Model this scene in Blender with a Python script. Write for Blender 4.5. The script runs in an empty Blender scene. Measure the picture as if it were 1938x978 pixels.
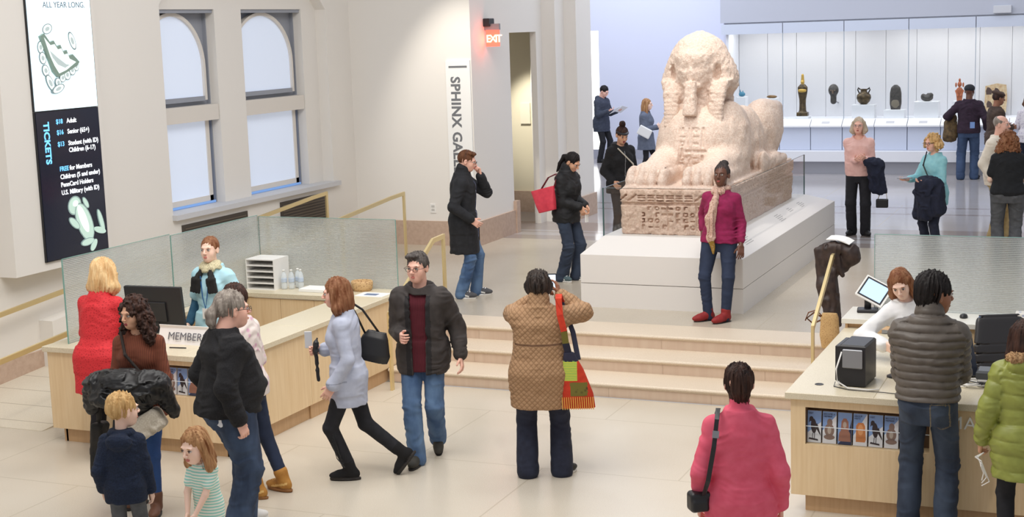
import bpy, math, random
import numpy as np
from mathutils import Matrix, Vector

D = bpy.data
SC = bpy.context.scene
COL = SC.collection

# ---------------------------------------------------------------- camera
YAW, PITCH, ROLL, FPX, HC = 0.406390, 0.156457, -0.033100, 2746.78, 3.55
_f = Vector((-math.sin(YAW) * math.cos(PITCH), math.cos(YAW) * math.cos(PITCH), -math.sin(PITCH)))
_r = Vector((math.cos(YAW), math.sin(YAW), 0))
_u = _r.cross(_f)
_r2 = math.cos(ROLL) * _r + math.sin(ROLL) * _u
_u2 = -math.sin(ROLL) * _r + math.cos(ROLL) * _u
cam = D.objects.new('camera', D.cameras.new('camera'))
COL.objects.link(cam)
cam.data.sensor_width = 36
cam.data.lens = 36 * FPX / 1938
cam.data.clip_end = 200
M = Matrix((_r2, _u2, -_f)).transposed().to_4x4()
M.translation = (0, 0, HC)
cam.matrix_world = M
SC.camera = cam

# ---------------------------------------------------------------- world and lamps
SC.view_settings.view_transform = 'Standard'
SC.view_settings.look = 'None'
SC.view_settings.gamma = 1
SC.view_settings.use_curve_mapping = False
SC.view_settings.exposure = 0.25
w = D.worlds.new('world')
SC.world = w
w.use_nodes = True
w.node_tree.nodes['Background'].inputs[0].default_value = (0.93, 0.95, 1.0, 1)
w.node_tree.nodes['Background'].inputs[1].default_value = 0.42


def area(name, loc, target, size, power, col, sy=None, spread=180):
    l = D.lights.new(name, 'AREA')
    l.energy = power
    l.color = col
    l.size = size
    if sy:
        l.shape = 'RECTANGLE'
        l.size_y = sy
    l.spread = math.radians(spread)
    o = D.objects.new(name, l)
    COL.objects.link(o)
    o.location = loc
    o.rotation_euler = (Vector(target) - Vector(loc)).to_track_quat('-Z', 'Y').to_euler()
    return o


def spot(name, loc, target, power, col, ang, blend=.5, rad=.06):
    l = D.lights.new(name, 'SPOT')
    l.energy = power
    l.color = col
    l.spot_size = math.radians(ang)
    l.spot_blend = blend
    l.shadow_soft_size = rad
    o = D.objects.new(name, l)
    COL.objects.link(o)
    o.location = loc
    o.rotation_euler = (Vector(target) - Vector(loc)).to_track_quat('-Z', 'Y').to_euler()
    return o


WARM = (1, .87, .70)
NEUT = (1, .965, .92)
COOL = (.83, .88, 1)
area('hall_ceiling_light', (-5.5, 8.0, 7.2), (-5.5, 9.6, 0), 5, 300, NEUT, 5)
area('stair_ceiling_light', (-4.5, 13.0, 7.4), (-4.5, 14.0, 0), 5, 200, NEUT, 3)
area('gallery_daylight_fill', (-5.5, 24.5, 6.8), (-5.5, 24.5, 0), 9, 330, COOL, 7)  # unseen cool panel added to give the gallery its bluish daylight
area('gallery_back_fill', (-11.0, 29.5, 6.6), (-11.0, 31, 1), 5, 230, (.80, .85, 1), 5)  # another unseen panel, added for the bluish light on the far wall
spot('sphinx_spotlight', (-5.4, 15.5, 7.8), (-4.8, 17.2, 2.2), 470, (1, .94, .85), 34, .6)
spot('sphinx_side_spotlight', (-2.6, 16.2, 7.2), (-4.6, 17.6, 2.0), 200, (1, .93, .84), 34, .6)
spot('banner_spotlight', (-8.6, 17.2, 5.6), (-9.0, 19.2, 2.4), 330, (1, .93, .82), 44, .8)
spot('hall_spotlight', (-2.5, 7.0, 7.0), (-5.0, 10.8, 0), 220, (1, .92, .80), 50, .7)
spot('desk_spotlight', (-5.5, 6.0, 7.0), (-8.2, 10.9, .9), 240, (1, .92, .80), 36, .7)
spot('counter_spotlight', (-3.0, 6.6, 7.0), (-1.5, 10.8, .9), 240, (1, .94, .86), 36, .7)
spot('alcove_spotlight', (-9.3, 21.6, 3.5), (-9.4, 23.2, 1.9), 220, (1, .95, .82), 44, .8)

# ---------------------------------------------------------------- helpers


def s2l(c):
    """sRGB 0-255 triple -> linear"""
    o = []
    for v in c:
        v /= 255
        o.append(v / 12.92 if v <= .04045 else ((v + .055) / 1.055) ** 2.4)
    return tuple(o) + (1,)


MATS = {}


def nt(m):
    return m.node_tree.nodes, m.node_tree.links


def mat(name, col, rough=.6, metal=0, kind=None, col2=None, scale=1., bump=0, bscale=60, spec=.5, sss=0, emit=0, amt=.5):
    """col, col2: sRGB 0-255"""
    if name in MATS:
        return MATS[name]
    m = D.materials.new(name)
    m.use_nodes = True
    N, L = nt(m)
    b = N['Principled BSDF']
    c = s2l(col)
    c2 = s2l(col2) if col2 else tuple(min(1, x * .72) for x in c[:3]) + (1,)
    b.inputs['Base Color'].default_value = c
    b.inputs['Roughness'].default_value = rough
    b.inputs['Metallic'].default_value = metal
    b.inputs['Specular IOR Level'].default_value = spec
    if sss:
        b.inputs['Subsurface Weight'].default_value = sss
        b.inputs['Subsurface Radius'].default_value = (.02, .008, .004)
    if emit:
        b.inputs['Emission Color'].default_value = c
        b.inputs['Emission Strength'].default_value = emit
    tc = N.new('ShaderNodeTexCoord')
    out = None

    def noise(sc, det=4, vec=None, dim=None):
        n = N.new('ShaderNodeTexNoise')
        n.inputs['Scale'].default_value = sc
        n.inputs['Detail'].default_value = det
        L.new(vec or tc.outputs['Object'], n.inputs['Vector'])
        return n

    def mapping(s, r=(0, 0, 0)):
        mp = N.new('ShaderNodeMapping')
        mp.inputs['Scale'].default_value = s
        mp.inputs['Rotation'].default_value = r
        L.new(tc.outputs['Object'], mp.inputs['Vector'])
        return mp.outputs[0]

    def ramp(fac, stops, interp='LINEAR'):
        r = N.new('ShaderNodeValToRGB')
        r.color_ramp.interpolation = interp
        e = r.color_ramp.elements
        while len(e) < len(stops):
            e.new(.5)
        for i, (p, cc) in enumerate(stops):
            e[i].position = p
            e[i].color = cc
        L.new(fac, r.inputs[0])
        return r

    hgt = None
    if kind in ('fabric', 'leather', 'stone', 'hair'):
        n = noise(18 * scale, 5)
        r = ramp(n.outputs['Fac'], [(.3, c2), (.65, c)])
        L.new(r.outputs[0], b.inputs['Base Color'])
    if kind == 'fleece':
        n = noise(90 * scale, 3)
        r = ramp(n.outputs['Fac'], [(.35, c2), (.7, c)])
        L.new(r.outputs[0], b.inputs['Base Color'])
        hgt = n.outputs['Fac']
    if kind == 'strand':
        n = noise(40 * scale, 4, mapping((1, 1, .12)))
        r = ramp(n.outputs['Fac'], [(.32, c2), (.66, c)])
        L.new(r.outputs[0], b.inputs['Base Color'])
        hgt = n.outputs['Fac']
    if kind == 'denim':
        n = noise(7 * scale, 5, mapping((1, 1, .5)))
        r = ramp(n.outputs['Fac'], [(.34, c2), (.66, c)])
        L.new(r.outputs[0], b.inputs['Base Color'])
    if kind == 'knit':
        wv = N.new('ShaderNodeTexWave')
        wv.bands_direction = 'X'
        wv.inputs['Scale'].default_value = 22 * scale
        wv.inputs['Distortion'].default_value = .6
        L.new(tc.outputs['Object'], wv.inputs['Vector'])
        r = ramp(wv.outputs['Fac'], [(0, c2), (1, c)])
        L.new(r.outputs[0], b.inputs['Base Color'])
        hgt = wv.outputs['Fac']
    if kind == 'stripe':
        wv = N.new('ShaderNodeTexWave')
        wv.bands_direction = 'Z'
        wv.inputs['Scale'].default_value = 6 * scale
        wv.inputs['Distortion'].default_value = .8
        wv.inputs['Detail Scale'].default_value = 1
        L.new(tc.outputs['Object'], wv.inputs['Vector'])
        r = ramp(wv.outputs['Fac'], [(amt - .1, c), (amt + .1, c2)])
        L.new(r.outputs[0], b.inputs['Base Color'])
    if kind == 'lace':
        v = N.new('ShaderNodeTexVoronoi')
        v.inputs['Scale'].default_value = 30 * scale
        L.new(tc.outputs['Object'], v.inputs['Vector'])
        v.feature = 'DISTANCE_TO_EDGE'
        r = ramp(v.outputs['Distance'], [(.0, c), (.14, c), (.3, c2)])
        L.new(r.outputs[0], b.inputs['Base Color'])
        hgt = v.outputs['Distance']
    if kind == 'quilt':
        w1 = N.new('ShaderNodeTexWave')
        w1.inputs['Scale'].default_value = 5.5 * scale
        w1.bands_direction = 'DIAGONAL'
        L.new(mapping((1, 0, 1)), w1.inputs['Vector'])
        w2 = N.new('ShaderNodeTexWave')
        w2.inputs['Scale'].default_value = 5.5 * scale
        w2.bands_direction = 'DIAGONAL'
        L.new(mapping((-1, 0, 1)), w2.inputs['Vector'])
        mm = N.new('ShaderNodeMath')
        mm.operation = 'MULTIPLY'
        L.new(w1.outputs['Fac'], mm.inputs[0])
        L.new(w2.outputs['Fac'], mm.inputs[1])
        pw = N.new('ShaderNodeMath')
        pw.operation = 'POWER'
        pw.inputs[1].default_value = .3
        L.new(mm.outputs[0], pw.inputs[0])
        r = ramp(pw.outputs[0], [(.2, c2), (.55, c)])
        L.new(r.outputs[0], b.inputs['Base Color'])
        hgt = pw.outputs[0]
        bump = bump or .6
    if kind == 'print':
        n = noise(16 * scale, 2)
        n2 = N.new('ShaderNodeTexVoronoi')
        n2.inputs['Scale'].default_value = 24 * scale
        L.new(tc.outputs['Object'], n2.inputs['Vector'])
        r = ramp(n2.outputs['Distance'], [(.15, c2), (.4, c)])
        L.new(r.outputs[0], b.inputs['Base Color'])
    if kind == 'wood':
        n = noise(3 * scale, 6, mapping((14, 14, .8)))
        r = ramp(n.outputs['Fac'], [(.3, c2), (.7, c)])
        L.new(r.outputs[0], b.inputs['Base Color'])
    if kind == 'speckle':
        n = noise(240 * scale, 2)
        n2 = noise(1.3 * scale, 4)
        r = ramp(n.outputs['Fac'], [(.38, c2), (.55, c)])
        mx = N.new('ShaderNodeMix')
        mx.data_type = 'RGBA'
        mx.blend_type = 'MULTIPLY'
        mx.inputs[0].default_value = .35
        r2 = ramp(n2.outputs['Fac'], [(.3, (.82, .78, .72, 1)), (.7, (1, 1, 1, 1))])
        L.new(r.outputs[0], mx.inputs[6])
        L.new(r2.outputs[0], mx.inputs[7])
        L.new(mx.outputs[2], b.inputs['Base Color'])
    if bump:
        bp = N.new('ShaderNodeBump')
        bp.inputs['Strength'].default_value = bump
        bp.inputs['Distance'].default_value = .01
        if hgt is None:
            hgt = noise(bscale, 4).outputs['Fac']
        L.new(hgt, bp.inputs['Height'])
        L.new(bp.outputs[0], b.inputs['Normal'])
    MATS[name] = m
    return m


def mesh_obj(name, verts, faces, mats, parent=None, fmat=None, smooth=False, loc=None, rotz=0.):
    me = D.meshes.new(name)
    verts = np.asarray(verts, dtype=np.float32)
    if isinstance(faces, np.ndarray):
        nf, k = faces.shape
        me.vertices.add(len(verts))
        me.vertices.foreach_set('co', verts.ravel())
        me.loops.add(nf * k)
        me.loops.foreach_set('vertex_index', faces.astype(np.int32).ravel())
        me.polygons.add(nf)
        me.polygons.foreach_set('loop_start', np.arange(0, nf * k, k, dtype=np.int32))
        me.polygons.foreach_set('loop_total', np.full(nf, k, dtype=np.int32))
        me.update(calc_edges=True)
    else:
        me.from_pydata(verts.tolist(), [], faces)
    if not isinstance(mats, (list, tuple)):
        mats = [mats]
    for m in mats:
        me.materials.append(m)
    if fmat is not None and len(me.polygons) == len(fmat):
        me.polygons.foreach_set('material_index', np.asarray(fmat, dtype=np.int32))
    if smooth:
        me.polygons.foreach_set('use_smooth', np.ones(len(me.polygons), dtype=bool))
    me.validate()
    me.update()
    o = D.objects.new(name, me)
    COL.objects.link(o)
    if parent is not None:
        o.parent = parent
    if loc is not None:
        o.location = loc
    if rotz:
        o.rotation_euler = (0, 0, rotz)
    return o


class MB:
    """collects boxes, prisms, tubes and lathes into one mesh; faces carry a material slot"""

    def __init__(s):
        s.v, s.f, s.m = [], [], []

    def add(s, vs, fs, m=0):
        o = len(s.v)
        s.v += [tuple(v) for v in vs]
        s.f += [[i + o for i in f] for f in fs]
        s.m += [m] * len(fs)
        return s

    def box(s, lo, hi, m=0, R=None, o=(0, 0, 0), bev=0):
        (a, b, c), (d, e, f) = lo, hi
        if bev:
            q = bev
            pts, fs = [], []
            rings = [(c, q), (c + q, 0), (f - q, 0), (f, q)]
            vs = []
            for z, t in rings:
                vs += [(a + t + q * (1 if 0 else 0), b + t, z), (d - t, b + t, z), (d - t, e - t, z), (a + t, e - t, z)]
            fs = [(3, 2, 1, 0), (12, 13, 14, 15)]
            for k in range(3):
                for i in range(4):
                    j = (i + 1) % 4
                    fs.append((4 * k + i, 4 * k + j, 4 * k + 4 + j, 4 * k + 4 + i))
        else:
            vs = [(a, b, c), (d, b, c), (d, e, c), (a, e, c), (a, b, f), (d, b, f), (d, e, f), (a, e, f)]
            fs = [(3, 2, 1, 0), (4, 5, 6, 7), (0, 1, 5, 4), (1, 2, 6, 5), (2, 3, 7, 6), (3, 0, 4, 7)]
        if R is not None:
            vs = [tuple(R @ Vector(v) + Vector(o)) for v in vs]
        elif any(o):
            vs = [(v[0] + o[0], v[1] + o[1], v[2] + o[2]) for v in vs]
        return s.add(vs, fs, m)

    def prism(s, poly, fn, t0, t1, m=0):
        """poly 2D outline extruded; fn(u,v,t) -> xyz"""
        n = len(poly)
        vs = [fn(u, v, t0) for u, v in poly] + [fn(u, v, t1) for u, v in poly]
        fs = [tuple(range(n))[::-1], tuple(range(n, 2 * n))]
        fs += [(i, (i + 1) % n, n + (i + 1) % n, n + i) for i in range(n)]
        return s.add(vs, fs, m)

    def tube(s, pts, r, n=8, m=0, flat=None, closed=False):
        """round tube (or rectangular bar when flat=(w,h))"""
        pts = [Vector(p) for p in pts]
        rings = []
        for i, p in enumerate(pts):
            a = pts[i - 1] if i else p
            b = pts[i + 1] if i + 1 < len(pts) else p
            d = (b - a).normalized()
            up = Vector((0, 0, 1)) if abs(d.z) < .9 else Vector((0, 1, 0))
            x = d.cross(up).normalized()
            y = x.cross(d).normalized()
            rr = r[i] if isinstance(r, (list, tuple)) else r
            k = 1.
            if 0 < i < len(pts) - 1:
                c = (pts[i] - a).normalized().dot((b - pts[i]).normalized())
                k = min(1.6, 1 / max(.3, math.sqrt((1 + c) / 2)))
            ring = []
            if flat:
                for (u, v) in ((-1, -1), (1, -1), (1, 1), (-1, 1)):
                    ring.append(p + x * u * flat[0] / 2 + y * v * flat[1] / 2 * k)
            else:
                for q in range(n):
                    t = 2 * math.pi * q / n
                    ring.append(p + (x * math.cos(t) + y * math.sin(t) * k) * rr)
            rings.append(ring)
        nn = len(rings[0])
        vs = [v for rg in rings for v in rg]
        fs = []
        for i in range(len(rings) - 1):
            for q in range(nn):
                fs.append((i * nn + q, i * nn + (q + 1) % nn, (i + 1) * nn + (q + 1) % nn, (i + 1) * nn + q))
        fs.append(tuple(range(nn))[::-1])
        fs.append(tuple(range((len(rings) - 1) * nn, len(rings) * nn)))
        return s.add(vs, fs, m)

    def lathe(s, prof, c=(0, 0, 0), n=24, m=0, sx=1, sy=1):
        vs, fs = [], []
        for r, z in prof:
            for q in range(n):
                t = 2 * math.pi * q / n
                vs.append((c[0] + r * sx * math.cos(t), c[1] + r * sy * math.sin(t), c[2] + z))
        for i in range(len(prof) - 1):
            for q in range(n):
                fs.append((i * n + q, i * n + (q + 1) % n, (i + 1) * n + (q + 1) % n, (i + 1) * n + q))
        fs.append(tuple(range(n))[::-1])
        fs.append(tuple(range((len(prof) - 1) * n, len(prof) * n)))
        return s.add(vs, fs, m)

    def build(s, name, mats, parent=None, smooth=False, loc=None, rotz=0, bevel=0):
        o = mesh_obj(name, s.v, s.f, mats, parent, s.m, smooth, loc, rotz)
        if bevel:
            bm = o.modifiers.new('bevel', 'BEVEL')
            bm.width = bevel
            bm.segments = 2
            bm.limit_method = 'ANGLE'
        return o


def empty(name, loc=(0, 0, 0), rotz=0.):
    o = D.objects.new(name, None)
    COL.objects.link(o)
    o.location = loc
    o.rotation_euler = (0, 0, rotz)
    o.empty_display_size = .1
    return o


def tag(o, label, cat, group=None, kind=None):
    if label:
        o['label'] = label
    if cat:
        o['category'] = cat
    if group:
        o['group'] = group
    if kind:
        o['kind'] = kind
    return o


def struct(o):
    o['kind'] = 'structure'
    return o


def copy_tree(o, parent=None):
    c = o.copy()
    COL.objects.link(c)
    if parent is not None:
        c.parent = parent
    for ch in list(o.children):
        copy_tree(ch, c)
    return c


def text_obj(name, body, size, loc, right, up, m, parent=None, depth=.002, offset=0., align='LEFT', sp=1.):
    cu = D.curves.new(name, 'FONT')
    cu.body = body
    cu.size = size
    cu.extrude = depth
    cu.offset = offset
    cu.align_x = align
    cu.space_character = sp
    cu.resolution_u = 3
    tmp = D.objects.new(name + '_tmp', cu)
    COL.objects.link(tmp)
    dg = bpy.context.evaluated_depsgraph_get()
    me = D.meshes.new_from_object(tmp.evaluated_get(dg))
    D.objects.remove(tmp)
    D.curves.remove(cu)
    me.materials.clear()
    me.materials.append(m)
    o = D.objects.new(name, me)
    COL.objects.link(o)
    r, u = Vector(right).normalized(), Vector(up).normalized()
    n = r.cross(u)
    mt = Matrix((r, u, n)).transposed().to_4x4()
    mt.translation = loc
    me.transform(mt)
    if parent is not None:
        o.parent = parent
        o.matrix_parent_inverse = parent.matrix_basis.inverted()
    return o
# ---------------------------------------------------------------- implicit surfaces
_rng = np.random.RandomState(7)
_LAT = _rng.rand(32, 32, 32).astype(np.float32)


def vnoise(x, y, z):
    """value noise 0..1 on flat arrays"""
    xi, yi, zi = np.floor(x).astype(int), np.floor(y).astype(int), np.floor(z).astype(int)
    fx, fy, fz = x - xi, y - yi, z - zi
    fx, fy, fz = fx * fx * (3 - 2 * fx), fy * fy * (3 - 2 * fy), fz * fz * (3 - 2 * fz)
    r = 0
    for a in (0, 1):
        for b in (0, 1):
            for c in (0, 1):
                r = r + _LAT[(xi + a) & 31, (yi + b) & 31, (zi + c) & 31] * (fx if a else 1 - fx) * (fy if b else 1 - fy) * (fz if c else 1 - fz)
    return r


def A3(v):
    return np.array(v, dtype=np.float32)


def rotm(ax, deg):
    return np.array(Matrix.Rotation(math.radians(deg), 3, ax), dtype=np.float32)


def cone(a, b, ra, rb, s0=0.):
    a, b = A3(a), A3(b)
    r = max(ra, rb)
    ba = b - a
    L2 = float(ba @ ba) + 1e-9
    Ln = math.sqrt(L2)

    def fn(X, Y, Z):
        px, py, pz = X - a[0], Y - a[1], Z - a[2]
        h = np.clip((px * ba[0] + py * ba[1] + pz * ba[2]) / L2, 0, 1)
        d = np.sqrt((px - h * ba[0]) ** 2 + (py - h * ba[1]) ** 2 + (pz - h * ba[2]) ** 2) - (ra + (rb - ra) * h)
        return d, s0 + h * Ln
    return fn, np.minimum(a, b) - r, np.maximum(a, b) + r


def ell(c, r, R=None):
    c, r = A3(c), A3(r)
    R = np.eye(3, dtype=np.float32) if R is None else np.asarray(R, dtype=np.float32)
    ext = np.sqrt((R ** 2) @ (r ** 2))

    def fn(X, Y, Z):
        px, py, pz = X - c[0], Y - c[1], Z - c[2]
        q = [(R[0, i] * px + R[1, i] * py + R[2, i] * pz) for i in range(3)]
        k0 = np.sqrt((q[0] / r[0]) ** 2 + (q[1] / r[1]) ** 2 + (q[2] / r[2]) ** 2)
        k1 = np.sqrt((q[0] / r[0] ** 2) ** 2 + (q[1] / r[1] ** 2) ** 2 + (q[2] / r[2] ** 2) ** 2) + 1e-6
        return k0 * (k0 - 1) / k1, Z + 0 * k0
    return fn, c - ext, c + ext


def rbox(c, hf, R=None, rd=.01):
    c, hf = A3(c), A3(hf)
    R = np.eye(3, dtype=np.float32) if R is None else np.asarray(R, dtype=np.float32)
    ext = np.abs(R) @ hf
    h2 = hf - rd

    def fn(X, Y, Z):
        px, py, pz = X - c[0], Y - c[1], Z - c[2]
        q = [np.abs(R[0, i] * px + R[1, i] * py + R[2, i] * pz) - h2[i] for i in range(3)]
        d = np.sqrt(sum(np.maximum(t, 0) ** 2 for t in q)) + np.minimum(np.maximum(np.maximum(q[0], q[1]), q[2]), 0) - rd
        return d, Z + 0 * d
    return fn, c - ext, c + ext


def loft(sec, o=(0, 0, 0), R=None, ex=2.3, axis=2):
    """elliptical sections (z, cx, cy, rx, ry) in a frame"""
    sec = sorted(sec)
    sec = np.array(sec, dtype=np.float32)
    o = A3(o)
    R = np.eye(3, dtype=np.float32) if R is None else np.asarray(R, dtype=np.float32)
    zs = sec[:, 0]
    cs = []
    for i in range(len(sec)):
        for sx in (-1, 1):
            for sy in (-1, 1):
                cs.append(o + R @ A3((sec[i, 1] + sx * sec[i, 3], sec[i, 2] + sy * sec[i, 4], sec[i, 0])))
    cs = np.array(cs)
    # smooth interpolation table
    tz = np.linspace(zs[0], zs[-1], 160)
    tab = [np.interp(tz, zs, sec[:, i]) for i in range(1, 5)]
    kk = np.hanning(17)
    kk /= kk.sum()
    tab = [np.convolve(np.pad(t, 8, mode='edge'), kk, mode='valid') for t in tab]

    def fn(X, Y, Z):
        px, py, pz = X - o[0], Y - o[1], Z - o[2]
        q = [(R[0, i] * px + R[1, i] * py + R[2, i] * pz) for i in range(3)]
        t = np.clip((q[2] - zs[0]) / (zs[-1] - zs[0]) * 159, 0, 159)
        i0 = t.astype(np.int32)
        i0 = np.minimum(i0, 158)
        fr = t - i0
        cx, cy, rx, ry = [T[i0] * (1 - fr) + T[i0 + 1] * fr for T in tab]
        u, v = np.abs(q[0] - cx) / rx, np.abs(q[1] - cy) / ry
        k = (u ** ex + v ** ex) ** (1 / ex)
        d = (k - 1) * np.minimum(rx, ry)
        d = np.where(k > 1, d, d)
        return np.maximum(d, np.maximum(zs[0] - q[2], q[2] - zs[-1])), q[2] + 0 * d
    return fn, cs.min(0), cs.max(0)


class SDF:
    def __init__(s, lo, hi, h):
        s.lo = A3(lo)
        s.h = h
        s.n = np.maximum(4, np.ceil((A3(hi) - s.lo) / h).astype(int) + 1)
        s.ax = [(s.lo[i] + h * np.arange(s.n[i])).astype(np.float32) for i in range(3)]
        s.F = np.full(s.n, 1., dtype=np.float32)
        s.L = np.zeros(s.n, dtype=np.int8)
        s.S = None

    def add(s, prim, k=.015, lab=0, op='u'):
        fn, lo, hi = prim
        m = k + 3 * s.h
        a = np.clip(np.floor((lo - m - s.lo) / s.h).astype(int), 0, s.n)
        b = np.clip(np.ceil((hi + m - s.lo) / s.h).astype(int) + 1, 0, s.n)
        if (b <= a).any():
            return s
        sl = tuple(slice(a[i], b[i]) for i in range(3))
        X = s.ax[0][sl[0]][:, None, None]
        Y = s.ax[1][sl[1]][None, :, None]
        Z = s.ax[2][sl[2]][None, None, :]
        d, t = fn(X, Y, Z)
        A = s.F[sl]
        if op == 'u':
            w_ = d < A
            r = np.minimum(A, d)
            if k > 0:
                hh = np.maximum(k - np.abs(A - d), 0) / k
                r = r - hh * hh * k * .25
        else:
            d = -d
            w_ = d > A
            r = np.maximum(A, d)
            if k > 0:
                hh = np.maximum(k - np.abs(A - d), 0) / k
                r = r + hh * hh * k * .25
        if s.S is not None and op == 'u':
            s.S[sl] = np.where(w_, t, s.S[sl])
        if lab is not None:
            s.L[sl] = np.where(w_, lab, s.L[sl])
        s.F[sl] = r
        return s

    def band(s, fn, wd=.04):
        """displace near the surface: F += fn(x,y,z,S)"""
        idx = np.nonzero(np.abs(s.F) < wd)
        if len(idx[0]) == 0:
            return s
        x, y, z = (s.ax[i][idx[i]] for i in range(3))
        s.F[idx] += fn(x, y, z, s.S[idx] if s.S is not None else None).astype(np.float32)
        return s

    def mesh(s):
        F = s.F
        n = s.n
        S = F < 0
        c = [S[i:n[0] - 1 + i, j:n[1] - 1 + j, k:n[2] - 1 + k] for i in (0, 1) for j in (0, 1) for k in (0, 1)]
        al = c[0].copy()
        an = c[0].copy()
        for q in c[1:]:
            al &= q
            an |= q
        act = an & ~al
        idx = np.nonzero(act)
        N = len(idx[0])
        vid = np.full(act.shape, -1, dtype=np.int32)
        vid[idx] = np.arange(N)
        acc = np.zeros((N, 3), dtype=np.float32)
        cnt = np.zeros(N, dtype=np.float32)
        cor = {}
        for i in (0, 1):
            for j in (0, 1):
                for k in (0, 1):
                    cor[(i, j, k)] = F[idx[0] + i, idx[1] + j, idx[2] + k]
        for ax in range(3):
            o = [0, 0, 0]
            others = [a for a in range(3) if a != ax]
            for p in (0, 1):
                for q in (0, 1):
                    c0 = [0, 0, 0]
                    c0[others[0]], c0[others[1]] = p, q
                    c1 = list(c0)
                    c1[ax] = 1
                    f0, f1 = cor[tuple(c0)], cor[tuple(c1)]
                    cr = (f0 < 0) != (f1 < 0)
                    t = np.where(cr, f0 / np.where(cr, f0 - f1, 1), 0)
                    for a in range(3):
                        acc[:, a] += np.where(cr, (t if a == ax else c0[a]), 0)
                    cnt += cr
        V = (acc / cnt[:, None] + np.stack(idx, 1)) * s.h + s.lo
        quads = []
        for ax in range(3):
            s0 = [slice(None)] * 3
            s1 = [slice(None)] * 3
            s0[ax] = slice(0, n[ax] - 1)
            s1[ax] = slice(1, n[ax])
            a_, b_ = S[tuple(s0)], S[tuple(s1)]
            e = np.nonzero(a_ != b_)
            o1, o2 = [a for a in range(3) if a != ax]
            ok = (e[o1] > 0) & (e[o1] < n[o1] - 1) & (e[o2] > 0) & (e[o2] < n[o2] - 1)
            e = [q[ok] for q in e]

            def cell(d1, d2):
                w_ = list(e)
                w_[o1] = e[o1] - d1
                w_[o2] = e[o2] - d2
                return vid[tuple(w_)]
            q = np.stack([cell(1, 1), cell(0, 1), cell(0, 0), cell(1, 0)], 1)
            ins = a_[tuple(e)]
            flip = ins if ax != 1 else ~ins
            q = np.where(flip[:, None], q, q[:, ::-1])
            quads.append(q)
        Q = np.concatenate(quads)
        Q = Q[(Q >= 0).all(1)]
        lab = s.L[idx]
        return V, Q, lab[Q[:, 2]]
# ---------------------------------------------------------------- people


def solve_blob(prims, h, band=None, S=False, wd=.03):
    lo = np.min([p[0][1] for p in prims if p[3] == 'u'], 0) - .03
    hi = np.max([p[0][2] for p in prims if p[3] == 'u'], 0) + .03
    F = SDF(lo, hi, h)
    if S:
        F.S = np.zeros(F.n, dtype=np.float32)
    for pr, k, lab, op in prims:
        F.add(pr, k, lab, op)
    if band:
        for b in (band if isinstance(band, (list, tuple)) else [band]):
            F.band(b, wd)
    return F.mesh()


def nrm(v):
    v = np.asarray(v, dtype=float)
    return v / (np.linalg.norm(v) + 1e-9)


def ik(a, c, la, lb, pole):
    a, c = np.array(a, float), np.array(c, float)
    d = c - a
    L = np.linalg.norm(d)
    mx = (la + lb) * .995
    if L > mx:
        c = a + d * mx / L
        d = c - a
        L = mx
    L = max(L, abs(la - lb) + .01)
    x = (la * la - lb * lb + L * L) / (2 * L)
    hgt = math.sqrt(max(0, la * la - x * x))
    u = d / (np.linalg.norm(d) + 1e-9)
    pl = np.array(pole, float)
    pl = nrm(pl - u * (pl @ u))
    return a + u * x + pl * hgt, c


class Sk:
    def __init__(s, p):
        g = p.get
        s.p = p
        s.sc = p['H'] / 1.7
        s.pel = np.array([g('px', 0), g('py', 0), g('pz', .90)])
        s.T = rotm('Y', g('side', 0)) @ rotm('X', -g('lean', 0)) @ rotm('Z', g('twist', 0))
        s.P0 = rotm('Z', g('hiptwist', 0))
        s.sw = g('sw', .172)
        sh = g('shrug', (0, 0))
        tw = lambda v: s.pel + s.T @ np.array(v, float)
        s.tw = tw
        s.nb = tw((0, -.01, .50))
        s.nt = tw((0, .012 + g('neckfwd', 0), .585 - g('neckdz', 0)))
        s.RH = s.T @ rotm('Z', g('hyaw', 0)) @ rotm('X', -g('hpitch', 0)) @ rotm('Y', g('hroll', 0))
        s.hs = g('hs', 1.)
        s.hc = s.nt + s.RH @ np.array((0, .018, .088)) * s.hs
        s.sho, s.elb, s.wri, s.hd, s.hn, s.ht = {}, {}, {}, {}, {}, {}
        s.hip, s.kne, s.ank, s.fR = {}, {}, {}, {}
        for k, sg in (('R', 1), ('L', -1)):
            s.sho[k] = tw((sg * s.sw, 0, .432 + sh[0 if sg > 0 else 1]))
            dt = (sg * (s.sw + .055), .05, .86)
            w_ = np.array(g('h' + k, dt), float)
            e, w2 = ik(s.sho[k], w_, .285, .25, g('e' + k, (sg * .35, -1, -.2)))
            s.elb[k], s.wri[k] = e, w2
            d = nrm(g('d' + k, w2 - e))
            n = np.array(g('n' + k, (-sg, 0, 0)), float)
            n = nrm(n - d * (n @ d))
            s.hd[k], s.hn[k] = d, n
            s.ht[k] = np.cross(d, n) * sg
            s.hip[k] = s.pel + s.P0 @ np.array((sg * .088 * g('hi', 1), 0, -.04))
            f = g('f' + k, (sg * .10, 0, 0, 0, 0))
            f = tuple(f) + (0,) * (5 - len(f))
            s.fR[k] = rotm('Z', f[2]) @ rotm('X', -f[3])
            an = np.array((f[0], f[1], .078 + f[4]))
            kn, an2 = ik(s.hip[k], an, .41, .40, g('k' + k, (sg * .12, 1, 0)))
            s.kne[k], s.ank[k] = kn, an2


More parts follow.
